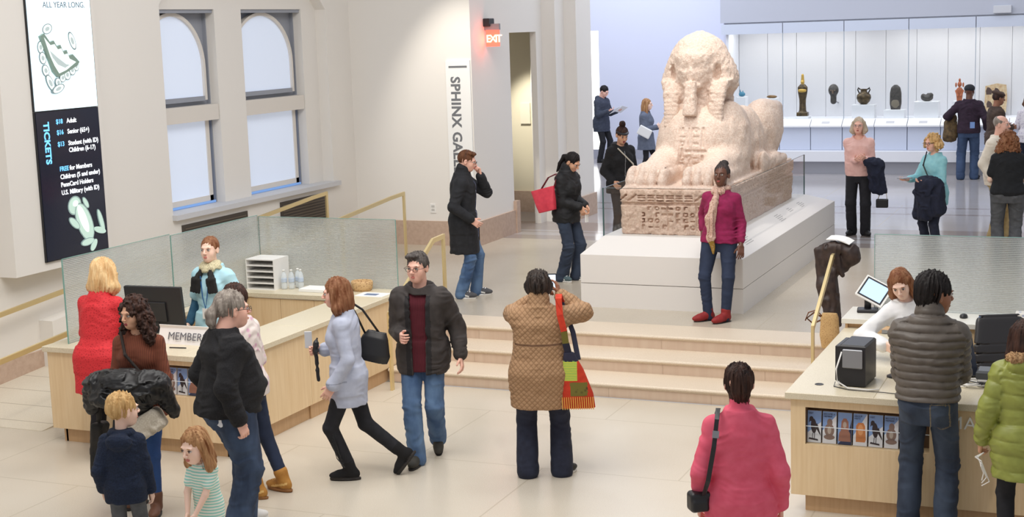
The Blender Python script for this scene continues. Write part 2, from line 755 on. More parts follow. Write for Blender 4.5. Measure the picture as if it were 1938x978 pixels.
def hand_prims(sk, k, out, lab=0):
    g = sk.p.get
    w, d, n, t = sk.wri[k], sk.hd[k], sk.hn[k], sk.ht[k]
    cu = g('c' + k, 70)
    z = g('hsz', 1.) * .95
    R = np.stack([t, d, n], 1)
    out.append((rbox(w + d * .048 * z, (.039 * z, .047 * z, .0135 * z), R, .012 * z), .012, lab, 'u'))
    out.append((ell(w + d * .03 * z + t * .024 * z + n * .006, (.016 * z, .030 * z, .015 * z), R), .012, lab, 'u'))
    lens = (.068, .077, .071, .055)
    sp = g('sp' + k, .10)
    for i in range(4):
        off = (.030 - .0205 * i)
        b = w + d * .088 * z + t * off * z - n * .001
        a = 0.
        dd = nrm(d + t * (1.2 - i * .8) * sp)
        ratio = (.30, .42, .28)
        seg = (.44, .32, .24)
        p0 = b
        for q in range(3):
            a += math.radians(cu * (1 + .08 * i)) * ratio[q]
            v = dd * math.cos(a) + n * math.sin(a)
            p1 = p0 + v * lens[i] * seg[q] * z
            r0, r1 = (.0098 - .001 * q) * z, (.0088 - .001 * q) * z
            out.append((cone(p0, p1, r0, r1), .003, lab, 'u'))
            p0 = p1
    b = w + d * .028 * z + t * .030 * z + n * .006
    ti = g('t' + k, .35)
    v = nrm(d * .75 + t * .65 + n * ti)
    p1 = b + v * .040 * z
    out.append((cone(b, p1, .0125 * z, .0105 * z), .008, lab, 'u'))
    v = nrm(v + d * .5 + n * ti * .8 - t * .2)
    out.append((cone(p1, p1 + v * .030 * z, .0105 * z, .0085 * z), .003, lab, 'u'))


def head_prims(sk, out):
    g = sk.p.get
    R, c, q = sk.RH, sk.hc, sk.hs
    W = lambda *v: c + R @ (np.array(v, float) * q)

    def E(v, r, k, lab=0, op='u', Rr=None):
        out.append((ell(W(*v), np.array(r) * q, R if Rr is None else R @ Rr), k * q, lab, op))
    fw = g('fw', 1.)
    E((0, -.014, .028), (.075, .094, .087), .01)
    E((0, .030, -.028), (.060 * fw, .062, .082), .03)
    E((0, .046, -.078), (.040 * fw, .042, .033), .03)
    E((.038 * fw, .052, -.032), (.024, .026, .030), .02)
    E((-.038 * fw, .052, -.032), (.024, .026, .030), .02)
    E((0, .078, .026), (.050, .018, .012), .014)
    for sx in (-1, 1):
        E((sx * .031, .103, .007), (.017, .0125, .010), .012, 0, 's')
    out.append((cone(W(0, .092, .012), W(0, .113, -.020), .0065 * q, .0115 * q), .012 * q, 0, 'u'))
    for sx in (-1, 1):
        E((sx * .011, .104, -.025), (.008, .010, .007), .006)
        E((sx * .031, .0815, .005), (.013, .0125, .0095), .002, 1)
        E((sx * .031, .0925, .0045), (.0052, .004, .0055), .0, 2)
        E((sx * .031, .0895, .0125), (.014, .0070, .0020), .002, 4)
        E((sx * .032, .0920, .0285), (.016, .006, .0023), .003, 3)
        E((sx * .078, -.006, -.006), (.008, .019, .031), .006, 0, 'u', rotm('Z', sx * 18))
        E((sx * .086, .000, -.004), (.005, .009, .016), .004, 0, 's')
    E((0, .0965, -.057), (.019, .010, .0042), .003, 5)
    E((0, .0955, -.0645), (.0155, .010, .005), .003, 5)
    if g('beard'):
        E((0, .098, -.045), (.026, .008, .006), .004, 6)
        E((0, .076, -.094), (.026, .018, .018), .008, 6)
    nr = g('neckr', .054)
    out.append((cone(sk.nb + sk.T @ np.array((0, 0, -.03)), W(0, -.022, -.06), nr * 1.12, nr), .025, 0, 'u'))
    out.append((ell(sk.tw((0, 0, .45)), (.12, .07, .05), sk.T), .05, 0, 'u'))


def tsec(p, off, zs=None):
    g = p.get
    ch, wa, hi, be = g('ch', 1), g('wa', 1), g('hi', 1), g('be', 0)
    sw = g('sw', .172) / .178
    base = [(-.14, 0, 0, .165 * hi, .115 * hi), (0, 0, -.012, .170 * hi, .125 * hi + be * .3), (.13, 0, be * .45, .140 * wa, .105 * wa + be * .5),
            (.28, 0, be * .25, .152 * ch, .110 * ch + be * .2), (.40, 0, 0, .162 * ch * sw, .112 * ch), (.445, 0, -.008, .142 * sw, .090), (.490, 0, -.010, .100 * sw, .074), (.535, 0, -.008, .066, .060)]
    r = [(z, cx, cy, rx + off, ry + off) for z, cx, cy, rx, ry in base]
    return r


def slump(p):
    return p.get('bust', 0)


def add_bust(sk, out, off, k=.04, lab=0):
    b = sk.p.get('bust', 0)
    if b:
        for sx in (-1, 1):
            out.append((ell(sk.tw((sx * .070, .085, .315)), (.062 + off * .5, .048 * b + off, .062 + off * .5), sk.T), k, lab, 'u'))


def clip_ring(sk, z):
    pass


def finish(name, V, Q, L, mats, sk, parent, smooth=True, paint=None):
    if paint is not None and len(Q):
        c = V[Q].mean(1)
        q = (c - sk.pel) @ sk.T
        L = paint(q[:, 0], q[:, 1], q[:, 2], L.copy(), c)
    L = np.clip(L, 0, len(mats) - 1)
    return mesh_obj(name, V * sk.sc, Q, mats, parent, L, smooth)


def wrinkle(a, fx=9, fz=26, seed=0.):
    def fn(x, y, z, S):
        zz = z if S is None else z
        n = vnoise(x * fx + seed, y * fx + 3.1, zz * fz + 7.7 + 4 * vnoise(x * 6, y * 6 + seed, z * 6))
        m = vnoise(x * 5 + 11, y * 5 + seed, z * 5)
        return (np.abs(n - .5) * 2 - .5) * a * (0.3 + 1.4 * m)
    return fn


def quilt(a, sp, po=.55):
    def fn(x, y, z, S):
        w_ = S + .010 * vnoise(x * 14, y * 14, z * 14)
        return -a * (np.abs(np.sin(np.pi * w_ / sp)) ** po - .5)
    return fn


def body(p, sk, skin, res=1.):
    """one continuous figure: head, neck, trunk, arms, hands, legs"""
    mats = [skin, mat('eye_white', (198, 190, 186), .4), mat('iris', (48, 34, 26), .2), mat('brow_' + p.get('browc', 'dark'), dict(dark=(78, 56, 46), light=(150, 112, 76), grey=(120, 112, 105), red=(130, 82, 50))[p.get('browc', 'dark')], .8),
            mat('lash', (96, 70, 60), .6), p.get('lipm') or skin, mat('beard_grey', (150, 142, 136), .9)]
    out = []
    head_prims(sk, out)
    V1, Q1, L1 = solve_blob(out, .0034 * res)
    VV, QQ, LL = [V1], [Q1], [L1]
    for k in 'RL':
        out = []
        hand_prims(sk, k, out)
        out.append((cone(sk.elb[k], sk.wri[k], .040, .025), .015, 0, 'u'))
        out.append((cone(sk.sho[k], sk.elb[k], .046, .038), .015, 0, 'u'))
        VV_, Q_, L_ = solve_blob(out, .0045 * res)
        VV.append(VV_), QQ.append(Q_), LL.append(L_)
    out = [(loft(tsec(p, -.012), sk.pel, sk.T), .03, 0, 'u')]
    for k in 'RL':
        out.append((cone(sk.sho[k], sk.elb[k], .050, .036), .04, 0, 'u'))
        out.append((cone(sk.hip[k], sk.kne[k], .074, .050), .04, 0, 'u'))
        out.append((cone(sk.kne[k], sk.ank[k], .042, .030), .03, 0, 'u'))
    V_, Q_, L_ = solve_blob(out, .012)
    VV.append(V_), QQ.append(Q_), LL.append(L_)
    o, fs = 0, []
    for V_, Q_ in zip(VV, QQ):
        fs.append(Q_ + o)
        o += len(V_)
    return finish('person', np.concatenate(VV), np.concatenate(fs), np.concatenate(LL), mats, sk, None)


def top(p, sk, name, mats, parent, off=.012, hem=-.10, hemr=None, sleeve=.96, wr=.006, ql=None, collar=None, colr=None, vneck=0, opening=None,
        armr=(.054, .047, .039), paint=None, res=.0075, bands=None, seed=0., cufflab=None, hemk=.0, split=None, lowsec=None, bell=None, wd=.03):
    out = []
    sec = tsec(p, off)
    zb = max(hem, -.14)
    if hem > -.14:
        sec = [q for q in sec if q[0] > hem + .02]
        lo_ = tsec(p, off)
        rx = np.interp(hem, [q[0] for q in lo_], [q[3] for q in lo_])
        ry = np.interp(hem, [q[0] for q in lo_], [q[4] for q in lo_])
        cy = np.interp(hem, [q[0] for q in lo_], [q[2] for q in lo_])
        if hemr:
            rx, ry = hemr
        sec = [(hem, 0, cy, rx, ry)] + sec
    out.append((loft(sec, sk.pel, sk.T), .03, 0, 'u'))
    if hem <= -.14:
        s0 = tsec(p, off)[1]
        hr = hemr or (s0[3] * 1.05, s0[4] * 1.1)
        ls = [(hem, 0, 0, hr[0], hr[1]), (hem * .5, 0, 0, (hr[0] + s0[3]) / 2, (hr[1] + s0[4]) / 2), (.0, 0, s0[2], s0[3], s0[4]), (.08, 0, 0, s0[3] * .9, s0[4] * .9)]
        out.append((loft(lowsec or ls, sk.pel, sk.P0), .03, 0, 'u'))
    add_bust(sk, out, off)
    for i, k in enumerate('RL'):
        a0, a1, a2 = armr
        sg = 1 if k == 'R' else -1
        out.append((ell(sk.sho[k] - sk.T @ np.array((sg * .012, 0, .004)), (a0 * 1.0, a0 * 1.0, a0 * .95), sk.T), .05, 0, 'u'))
        if sleeve > .5:
            e, w_ = sk.elb[k], sk.wri[k]
            f = (sleeve - .5) * 2
            L1_ = .285
            out.append((cone(sk.sho[k], e, a0, a1, 10.), .035, 0, 'u'))
            end = e + (w_ - e) * f
            out.append((cone(e, end, a1, a1 + (a2 - a1) * f, 10. + L1_), .02, 0, 'u'))
            if bell:
                out.append((cone(end - (w_ - e) * .12, end, a2, a2 * bell, 10.5), .01, 0, 'u'))
        else:
            e = sk.sho[k] + (sk.elb[k] - sk.sho[k]) * sleeve * 2
            out.append((cone(sk.sho[k], e, a0, a0 + .004, 10.), .035, 0, 'u'))
    # neckline
    cr = colr or .068
    if collar == 'turtle':
        out.append((cone(sk.nb + sk.T @ np.array((0, -.002, .0)), sk.nb + (sk.nt - sk.nb) * .75, cr + .012, cr), .02, 0, 'u'))
    elif collar == 'stand':
        out.append((cone(sk.nb + sk.T @ np.array((0, -.005, -.01)), sk.nb + (sk.nt - sk.nb) * .95 + sk.T @ np.array((0, -.006, 0)), cr + .022, cr + .012), .02, 0, 'u'))
        out.append((cone(sk.nb + (sk.nt - sk.nb) * .3 + sk.T @ np.array((0, .012, 0)), sk.nt + sk.T @ np.array((0, .03, .06)), cr * .80, cr * .95), .004, 0, 's'))
    elif collar == 'hood':
        hz = p.get('hoodsz', 1.)
        out.append((ell(sk.tw((0, -.088 - .03 * (hz - 1), .49 - .10 * (hz - 1))), (.115 * hz, .060 * hz, .075 * hz), sk.T @ rotm('X', 25)), .02, 0, 'u'))
        out.append((ell(sk.tw((0, -.02, .515)), (.115, .085, .045), sk.T), .02, 0, 'u'))
        out.append((ell(sk.tw((0, .02, .58)), (.078, .080, .075), sk.T), .015, 0, 's'))
    if collar != 'turtle' and collar != 'stand':
        out.append((ell(sk.tw((0, .045, .56)), (.080, .085, .060 + vneck), sk.T), .012, 0, 's'))
    if opening:
        a, b_, z0, z1 = opening     # half width at top / bottom, z range
        out.append((loft([(z0, 0, .15 + p.get('be', 0), b_, .10), (z1, 0, .13 + p.get('be', 0), a, .10)], sk.pel, sk.T, ex=5), .008, None, 's'))
    if split:
        for q in split:
            out.append(q)
    bd = []
    if wr:
        bd.append(wrinkle(wr, seed=seed))
    if ql:
        bd.append(quilt(*ql))
    if bands:
        bd += bands
    V, Q, L = solve_blob(out, res, bd or None, S=bool(ql), wd=wd)
    return finish(name, V, Q, L, mats, sk, parent, paint=paint)


def pants(p, sk, mats, parent, name='trousers', off=.010, th=.086, kn=.064, hm=.062, topz=.06, cut=1., wr=.005, res=.0085, seed=3., paint=None, over=None):
    out = []
    sec = [q for q in tsec(p, off) if q[0] < topz]
    t_ = tsec(p, off)
    sec.append((topz, 0, np.interp(topz, [q[0] for q in t_], [q[2] for q in t_]), np.interp(topz, [q[0] for q in t_], [q[3] for q in t_]), np.interp(topz, [q[0] for q in t_], [q[4] for q in t_])))
    sec[0] = (-.14, 0, 0, sec[0][3] * .92, sec[0][4] * .9)
    out.append((loft(sec, sk.pel, sk.P0), .03, 0, 'u'))
    out.append((ell(sk.pel + sk.P0 @ np.array((.065, -.055, -.03)), (.085 * p.get('hi', 1), .085 * p.get('hi', 1), .09)), .03, 0, 'u'))
    out.append((ell(sk.pel + sk.P0 @ np.array((-.065, -.055, -.03)), (.085 * p.get('hi', 1), .085 * p.get('hi', 1), .09)), .03, 0, 'u'))
    for k in 'RL':
        e = sk.kne[k] + (sk.ank[k] - sk.kne[k]) * cut + (np.array((0, 0, -.03)) if cut >= 1 else 0)
        out.append((cone(sk.hip[k], sk.kne[k], th * p.get('hi', 1), kn), .018, 0, 'u'))
        out.append((cone(sk.kne[k], e, kn, hm), .02, 0, 'u'))
    if over:
        out += over
    V, Q, L = solve_blob(out, res, wrinkle(wr, 7, 20, seed) if wr else None)
    return finish(name, V, Q, L, mats, sk, parent, paint=paint)


def shoe(p, sk, k, parent, mats, kind='shoe', name=None, sz=1.):
    R, a = sk.fR[k].astype(float), sk.ank[k]
    W = lambda *v: a + R @ (np.array(v, float) * sz)
    out = []
    g = -.078
    n = name or ('boot' if 'boot' in kind else 'shoe')
    out.append((ell(W(0, .100, g + .040), np.array((.043, .082, .034)) * sz, R), .02, 0, 'u'))
    out.append((ell(W(0, -.012, g + .050), np.array((.034, .056, .048)) * sz, R), .03, 0, 'u'))
    out.append((cone(W(0, .005, g + .07), W(0, .10, g + .050), .038 * sz, .034 * sz), .02, 0, 'u'))
    if kind in ('boot', 'ankleboot'):
        sh = sk.kne[k] - a
        tp = a + sh * (.20 if kind == 'boot' else .12)
        out.append((cone(W(0, -.005, g + .06), tp, .044 * sz, .054 * sz if kind == 'boot' else .048 * sz), .02, 0, 'u'))
    if kind == 'tallboot':
        tp = a + (sk.kne[k] - a) * .75
        out.append((cone(W(0, -.005, g + .06), tp, .044 * sz, .058 * sz), .02, 0, 'u'))
    th = .017 if kind in ('sneaker', 'boot') else .010
    out.append((loft([(0, 0, .052, .041, .126), (th + .004, 0, .052, .044, .130)], W(0, 0, g), R, ex=2.2), .0, 1, 'u'))
    out.append((rbox(W(0, .05, g - .07), np.array((.2, .3, .0675)) * sz, R, .002), .0, 1, 's'))
    V, Q, L = solve_blob(out, .006)
    if len(mats) > 2:
        c = (V[Q].mean(1) - a) @ R / sz
        lace = (np.abs(c[:, 0]) < .022) & (c[:, 1] > .01) & (c[:, 1] < .11) & (L == 0) & (c[:, 2] > g + .05) & (np.sin(c[:, 1] * 260) > .1)
        sw = (np.abs(c[:, 0]) > .022) & (np.abs(c[:, 2] - (g + .045) - .25 * (.05 - c[:, 1])) < .009) & (c[:, 1] > -.05) & (c[:, 1] < .10) & (L == 0)
        L = np.where(lace | sw, 2, L)
    return finish(n, V, Q, L, mats, sk, parent)


def hair(p, sk, m, parent, kind='short', vol=.012, length=.2, name='hair', mats=None, seed=0., rough=.010, extra=None, front=.062, res=.0055, part=0):
    """shaped in head space, then posed with the head"""
    out = []
    v = vol

    def E(c, r, k=.02, lab=0, op='u', R=None):
        out.append((ell(c, r, R), k, lab, op))
    E((0, -.018, .034), (.077 + v, .094 + v, .087 + v))
    if kind in ('short', 'crop', 'bun', 'tail', 'slick'):
        E((0, .122, -.018), (.074, .078, front + .034), .014, 0, 's')
        out.append((rbox((0, .085, -.080), (.2, .080, .085), None, .02), .012, 0, 's'))
        out.append((rbox((0, -.005, -.125), (.2, .055, .080), None, .02), .012, 0, 's'))
        out.append((rbox((0, 0, -.155), (.2, .3, .085), None, .02), .012, 0, 's'))
        for sx in (-1, 1):
            E((sx * .098, .002, -.012), (.028, .028, .040), .008, 0, 's')
        if p.get('nape'):
            out.append((cone((0, -.048, -.02), (0, -.030, -.090), .068, .050), .02, 0, 'u'))
        if kind == 'short' and p.get('quiff'):
            E((.012, .048, .100), (.050, .042, .020), .02)
            E((.045, .02, .094), (.03, .06, .016), .02)
        if kind == 'bun':
            E((0, -.045, .150), (.045, .045, .042), .012)
        if kind == 'lowbun':
            E((0, -.115, -.01), (.035, .035, .035), .012)
        if kind == 'tail':
            L_ = length
            pts = [(0, -.100, .02), (0, -.135, -.02), (.004, -.140, -.02 - L_ * .5), (0, -.125, -.02 - L_)]
            rs = (.030, .034, .030, .012)
            for i in range(3):
                out.append((cone(pts[i], pts[i + 1], rs[i], rs[i + 1]), .012, 0, 'u'))
    if kind in ('long', 'bob', 'curly', 'mid'):
        L_ = length
        w_ = dict(long=.088, bob=.098, curly=.118, mid=.100)[kind] + v
        E((0, -.045, -.02 - L_ * .25), (w_, .070 + v, .06 + L_ * .5), .03)
        for sx in (-1, 1):
            out.append((cone((sx * .076, .010, .045), (sx * (w_ - .012), -.005, -.02 - L_ * .55), .020 + v * .6, .030 + v), .02, 0, 'u'))
            out.append((cone((sx * (w_ - .012), -.005, -.02 - L_ * .55), (sx * (w_ - .020), .0, -.02 - L_), .030 + v, .014), .02, 0, 'u'))
        out.append((cone((0, -.055, -.05), (0, -.065, -.02 - L_), .075, .04), .03, 0, 'u'))
        # face opening
        E((0, .126, -.030), (.067, .098, front + .048), .012, 0, 's')
        E((0, .02, -.135), (.055, .075, .060), .012, 0, 's')
        out.append((cone((0, .0, -.10), (0, -.02, -.30), .052, .052), .01, 0, 's'))
    if kind == 'afro':
        pass
    if extra:
        out += extra

    def strands(x, y, z, S):
        th_ = np.arctan2(x, -(y + .02))
        n = vnoise(th_ * 9 + seed, z * 7 + 5, y * 3 + .5)
        n2 = vnoise(th_ * 22 + 3 + seed, z * 9, y * 5)
        n3 = vnoise(th_ * 40 + 3 + seed, z * 14, y * 9)
        return (n - .5) * rough * 1.2 + (n2 - .5) * rough + (n3 - .5) * rough * .5

    def curls(x, y, z, S):
        return (vnoise(x * 42 + seed, y * 42, z * 42) - .5) * rough * 2.2 + (vnoise(x * 90, y * 90, z * 90) - .5) * rough
    V, Q, L = solve_blob(out, res, curls if kind in ('curly',) or p.get('curls') else strands)
    V = (V * sk.hs) @ sk.RH.T + sk.hc
    return finish(name, V, Q, L, mats or [m], sk, parent)


def glasses(sk, parent, m):
    mb = MB()
    q = sk.hs

    def W(v):
        return tuple((sk.hc + sk.RH @ (np.array(v) * q)) * sk.sc)
    for sx in (-1, 1):
        ring = [W((sx * .032 + .021 * math.cos(t), .108, .003 + .016 * math.sin(t))) for t in np.linspace(0, 2 * math.pi, 15)]
        mb.tube(ring, .0018 * q, 5)
        mb.tube([W((sx * .052, .106, .008)), W((sx * .078, .085, .010)), W((sx * .085, .0, .008))], .0018 * q, 5)
    mb.tube([W((-.012, .110, .006)), W((.012, .110, .006))], .0018 * q, 5)
    return mb.build('glasses', m, parent)


def place(sk, o, x, y, z0, face):
    """face: 0 looks towards the visitor's viewpoint, 90 to the right of it, 180 away"""
    u = Vector((x, y, 0)).normalized()
    r = Vector((u.y, -u.x, 0))
    a = math.radians(face)
    fr = -u * math.cos(a) + r * math.sin(a)
    o.location = (x, y, z0)
    o.rotation_euler = (0, 0, math.atan2(-fr.x, fr.y))
    return o


SK_LIGHT = mat('skin_light', (242, 204, 184), .5, sss=.08)
SK_PINK = mat('skin_pink', (236, 184, 164), .5, sss=.08)
SK_TAN = mat('skin_tan', (214, 164, 134), .5, sss=.06)
SK_BROWN = mat('skin_brown', (150, 100, 74), .5, sss=.04)
SK_DARK = mat('skin_dark', (104, 66, 50), .45, sss=.03)
LIP_RED = mat('lips_red', (176, 84, 80), .4)
LIP_PINK = mat('lips_pink', (200, 122, 112), .4)
LIP_DARK = mat('lips_dark', (150, 62, 66), .4)
# ---------------------------------------------------------------- setting
U = .42
M_WALL = mat('wall_cream', (232, 228, 222), .85, bump=.06, bscale=240)
M_WALLB = mat('wall_lilac', (218, 222, 238), .85)
M_SOFFIT = mat('wall_soffit', (196, 200, 212), .85)
M_BASE = mat('baseboard_stone', (196, 172, 154), .55, kind='stone', col2=(184, 158, 140))
M_WOOD = mat('maple', (234, 208, 168), .45, kind='wood', col2=(224, 194, 150))
M_WOODT = mat('toe_kick_wood', (206, 170, 128), .5, kind='wood', col2=(196, 158, 116))
M_TOP = mat('worktop_quartz', (226, 216, 192), .3, kind='speckle', col2=(206, 194, 166), scale=.8)
M_BRASS = mat('brass', (226, 204, 152), .34, metal=.5)
M_BLACK = mat('black_plastic', (34, 34, 37), .4)
M_WHITE = mat('white_paint', (238, 236, 232), .5)
M_PAPER = mat('paper', (240, 240, 238), .7)
M_GREYM = mat('grey_metal', (150, 152, 156), .4, metal=.6)
M_DARK = mat('dark_void', (26, 24, 24), .8)


def floor_mat(name, c, c2, rough, bw, bh, off=(0, 0), seam=(184, 174, 156), bands=None, bcol=None, spec=.5):
    m = mat(name, c, rough, kind='speckle', col2=c2, spec=spec)
    N, L = nt(m)
    b = N['Principled BSDF']
    src = b.inputs['Base Color'].links[0].from_socket
    tc = N.new('ShaderNodeTexCoord')
    mp = N.new('ShaderNodeMapping')
    mp.inputs['Location'].default_value = (off[0], off[1], 0)
    L.new(tc.outputs['Object'], mp.inputs[0])
    br = N.new('ShaderNodeTexBrick')
    br.offset = 0.5
    br.inputs['Scale'].default_value = 1
    br.inputs['Brick Width'].default_value = bw
    br.inputs['Row Height'].default_value = bh
    br.inputs['Mortar Size'].default_value = .007
    br.inputs['Mortar Smooth'].default_value = .2
    L.new(mp.outputs[0], br.inputs[0])
    mx = N.new('ShaderNodeMix')
    mx.data_type = 'RGBA'
    mx.inputs[7].default_value = s2l(seam)
    L.new(br.outputs['Fac'], mx.inputs[0])
    L.new(src, mx.inputs[6])
    out = mx.outputs[2]
    if bands:
        sp = N.new('ShaderNodeSeparateXYZ')
        L.new(tc.outputs['Object'], sp.inputs[0])
        prev = None
        for y0, y1 in bands:
            a = N.new('ShaderNodeMath')
            a.operation = 'COMPARE'
            a.inputs[1].default_value = (y0 + y1) / 2
            a.inputs[2].default_value = (y1 - y0) / 2
            L.new(sp.outputs[1], a.inputs[0])
            if prev is not None:
                q = N.new('ShaderNodeMath')
                q.operation = 'MAXIMUM'
                L.new(prev, q.inputs[0])
                L.new(a.outputs[0], q.inputs[1])
                prev = q.outputs[0]
            else:
                prev = a.outputs[0]
        m2 = N.new('ShaderNodeMix')
        m2.data_type = 'RGBA'
        m2.inputs[7].default_value = s2l(bcol)
        q = N.new('ShaderNodeMath')
        q.operation = 'MULTIPLY'
        q.inputs[1].default_value = .75
        L.new(prev, q.inputs[0])
        L.new(q.outputs[0], m2.inputs[0])
        L.new(out, m2.inputs[6])
        out = m2.outputs[2]
    L.new(out, b.inputs['Base Color'])
    return m


M_FLOOR = floor_mat('terrazzo_hall', (216, 208, 194), (186, 176, 158), .28, 2.3, 1.55, (.9, .25))
M_FLOORU = floor_mat('terrazzo_landing', (200, 190, 174), (178, 168, 152), .26, 6, 3.3, (.5, 1.2))
M_FLOORG = floor_mat('terrazzo_gallery', (190, 186, 186), (170, 166, 166), .12, 3, 2.6, (.5, 1.2), bands=[(20.05, 20.45), (21.0, 21.9), (23.6, 23.75), (24.4, 24.55), (20.75, 20.85)], bcol=(150, 136, 128))
M_STEP = mat('step_stone', (226, 212, 192), .4, kind='speckle', col2=(210, 192, 170), scale=.7)
M_RISER = mat('riser_stone', (218, 198, 178), .5, kind='wood', col2=(208, 184, 164), scale=.35)
M_RAMP = floor_mat('ramp_stone', (226, 218, 202), (206, 196, 178), .4, 9, .42, (0, 0), seam=(170, 158, 140))

struct(MB().box((-11.3, 1, -.2), (6, 12.9, 0)).build('floor', M_FLOOR))
mb = MB()
mb.box((-9.25, 13.96, -.2), (6, 20.05, U))
mb.box((-11.3, 16.9, -.2), (-9.25, 20.05, U))
struct(mb.build('floor', M_FLOORU))
struct(MB().box((-20, 20.05, -.2), (6, 33, U)).build('floor', M_FLOORG))
# behind the left desk the landing ends in a plain upstand; the ramp climbs beside it
struct(MB().box((-9.25, 13.45, -.2), (-6.98, 13.96, U)).build('floor', M_FLOORU))
mb = MB()
mb.add([(-11.3, 10.3, 0.0), (-9.25, 10.3, 0.0), (-9.25, 16.9, U), (-11.3, 16.9, U), (-11.3, 10.3, -.1), (-9.25, 10.3, -.1), (-9.25, 16.9, -.1), (-11.3, 16.9, -.1)],
       [(0, 1, 2, 3), (5, 4, 7, 6), (4, 5, 1, 0), (5, 6, 2, 1), (6, 7, 3, 2), (7, 4, 0, 3)])
o = mb.build('floor_ramp', M_RAMP)
o.location.z = .004
struct(o)

# stairs: each step a tread with a rounded nosing over a jointed riser
XS0, XS1 = -6.98, -2.3
for i, (y, zt) in enumerate(((12.92, .14), (13.40, .28), (13.88, .42))):
    mb = MB()
    mb.box((XS0, y, zt - .14), (XS1, y + .5, zt - .03), 1)
    # nosing with a bull-nosed front
    prof = [(y + .52, zt + .002), (y - .012, zt + .002), (y - .024, zt - .006), (y - .028, zt - .016), (y - .022, zt - .028), (y - .006, zt - .032), (y - .004, zt - .042), (y + .02, zt - .044), (y + .52, zt - .044)]
    mb.prism(prof, lambda u, v, t: (t, u, v), XS0, XS1, 0)
    for k in range(5):
        x = XS0 + .35 + 1.02 * k + (.4 if i == 1 else .12 * i)
        if x < XS1:
            mb.box((x, y - .0015, zt - .14), (x + .004, y + .01, zt - .045), 2)
    o = mb.build('floor_stairs', [M_STEP, M_RISER, mat('joint', (190, 168, 148), .8)])
    struct(o)
struct(MB().box((XS1, 12.92, 0), (6, 13.96, U)).build('floor', M_FLOORU))

# left wall with the two window openings
XW, XO, XG = -10.95, -10.78, -11.13
W1, W2 = (14.66, 15.98), (16.6, 18.12)
ZS, ZT = 1.44, 3.93


def quad_wall(mb, lo, hi):
    mb.box(lo, hi)


mb = MB()
mb.box((XG - .2, 1, -.2), (XO, 14.6, 7.6))
mb.box((XG - .2, 18.52, -.2), (XO, 19.4, 7.6))
mb.box((XG - .2, 14.6, -.2), (XO, 18.52, ZS - .06))
# above the windows: clipped corners of the outer recess
mb.prism([(14.6, 7.6), (14.6, 3.98), (14.86, 4.22), (18.22, 4.22), (18.52, 3.92), (18.52, 7.6)], lambda u, v, t: (t, u, v), XG - .2, XO)
mb.box((XG - .2, 14.6, ZT), (XW, 18.52, 4.4))
mb.box((XG - .2, W1[1], ZS - .06), (XW, W2[0], ZT))
mb.box((XG - .2, W2[1], ZS - .06), (XW, 18.52, ZT))
struct(mb.build('wall_left', M_WALL))
struct(MB().box((XG, 14.58, ZS - .07), (XO + .07, 18.62, ZS - .005)).build('trim_1', mat('sill_grey', (205, 206, 210), .6)))
# daylight shades
M_SHADE = mat('shade_daylit', (212, 222, 240), .9, emit=.27)
M_FRAMEG = mat('window_frame_grey', (152, 156, 166), .6)
M_FRAMEW = mat('window_frame_cream', (222, 216, 208), .6)
M_BLUE = mat('daylight_gap', (120, 160, 215), .6, emit=.35)
for n, (a, b) in enumerate((W1, W2)):
    e = empty('window_%d' % (n + 1), (XG, (a + b) / 2, ZS))
    tag(e, None, None, kind='structure')

    def put(o):
        o.parent = e
        o.matrix_parent_inverse = e.matrix_basis.inverted()
        return o
    cy, rz, ww = (a + b) / 2 - .06, 3.20, (b - a) / 2 - .13
    gy0, gy1 = a - .12, b - .14
    # recess back and soffit
    mb = MB()
    mb.box((XG - .1, a - .3, ZS - .1), (XG, b + .1, ZT + .1))
    put(mb.build('recess_panel', M_FRAMEG))
    put(MB().box((XG, b - .02, ZS), (XG + .05, b - .001, ZT)).build('jamb_strip', M_FRAMEG))
    put(MB().box((XG, a + .01, ZT - .045), (XW - .02, b - .01, ZT - .001)).build('head_strip', M_FRAMEG))
    # arched upper shade
    arc = []
    cyc = (gy0 + gy1) / 2
    rr = (gy1 - gy0) / 2
    hh = ZT - .06 - rz
    for q in range(25):
        t = math.pi * q / 24
        arc.append((cyc + rr * math.cos(t), rz + hh * math.sin(t)))
    poly = [(gy0, 2.80), (gy1, 2.80)] + arc
    put(MB().prism(poly, lambda u, v, t: (t, u, v), XG + .01, XG + .05).build('shade', M_SHADE))
    pts = [(XG + .05, gy1, 2.78)] + [(XG + .05, u, v) for u, v in arc] + [(XG + .05, gy0, 2.78)]
    put(MB().tube(pts, .03, flat=(.07, .045)).build('arched_frame', M_FRAMEW))
    put(MB().box((XG + .005, gy0, 2.77), (XG + .075, gy1 + .02, 2.83)).build('bottom_bar', M_FRAMEG))
    put(MB().box((XG + .01, a + .0, 2.52), (XW - .012, b - .01, 2.72)).build('transom', M_FRAMEW))
    put(MB().box((XG + .01, a - .1, ZS + .09), (XG + .05, b - .16, 2.55)).build('shade', M_SHADE))
    mb = MB()
    mb.box((XG + .012, b - .17, ZS + .03), (XG + .065, b - .10, 2.55))
    mb.box((XG + .012, a - .1, ZS + .03), (XG + .065, b - .10, ZS + .10))
    put(mb.build('shade_frame', M_FRAMEW))
    mb = MB()
    mb.box((XG + .01, b - .10, ZS + .0), (XG + .03, b - .07, 2.55))
    mb.box((XG + .01, a, ZS + .0), (XG + .08, b - .07, ZS + .028))
    put(mb.build('daylight_gap', M_BLUE))
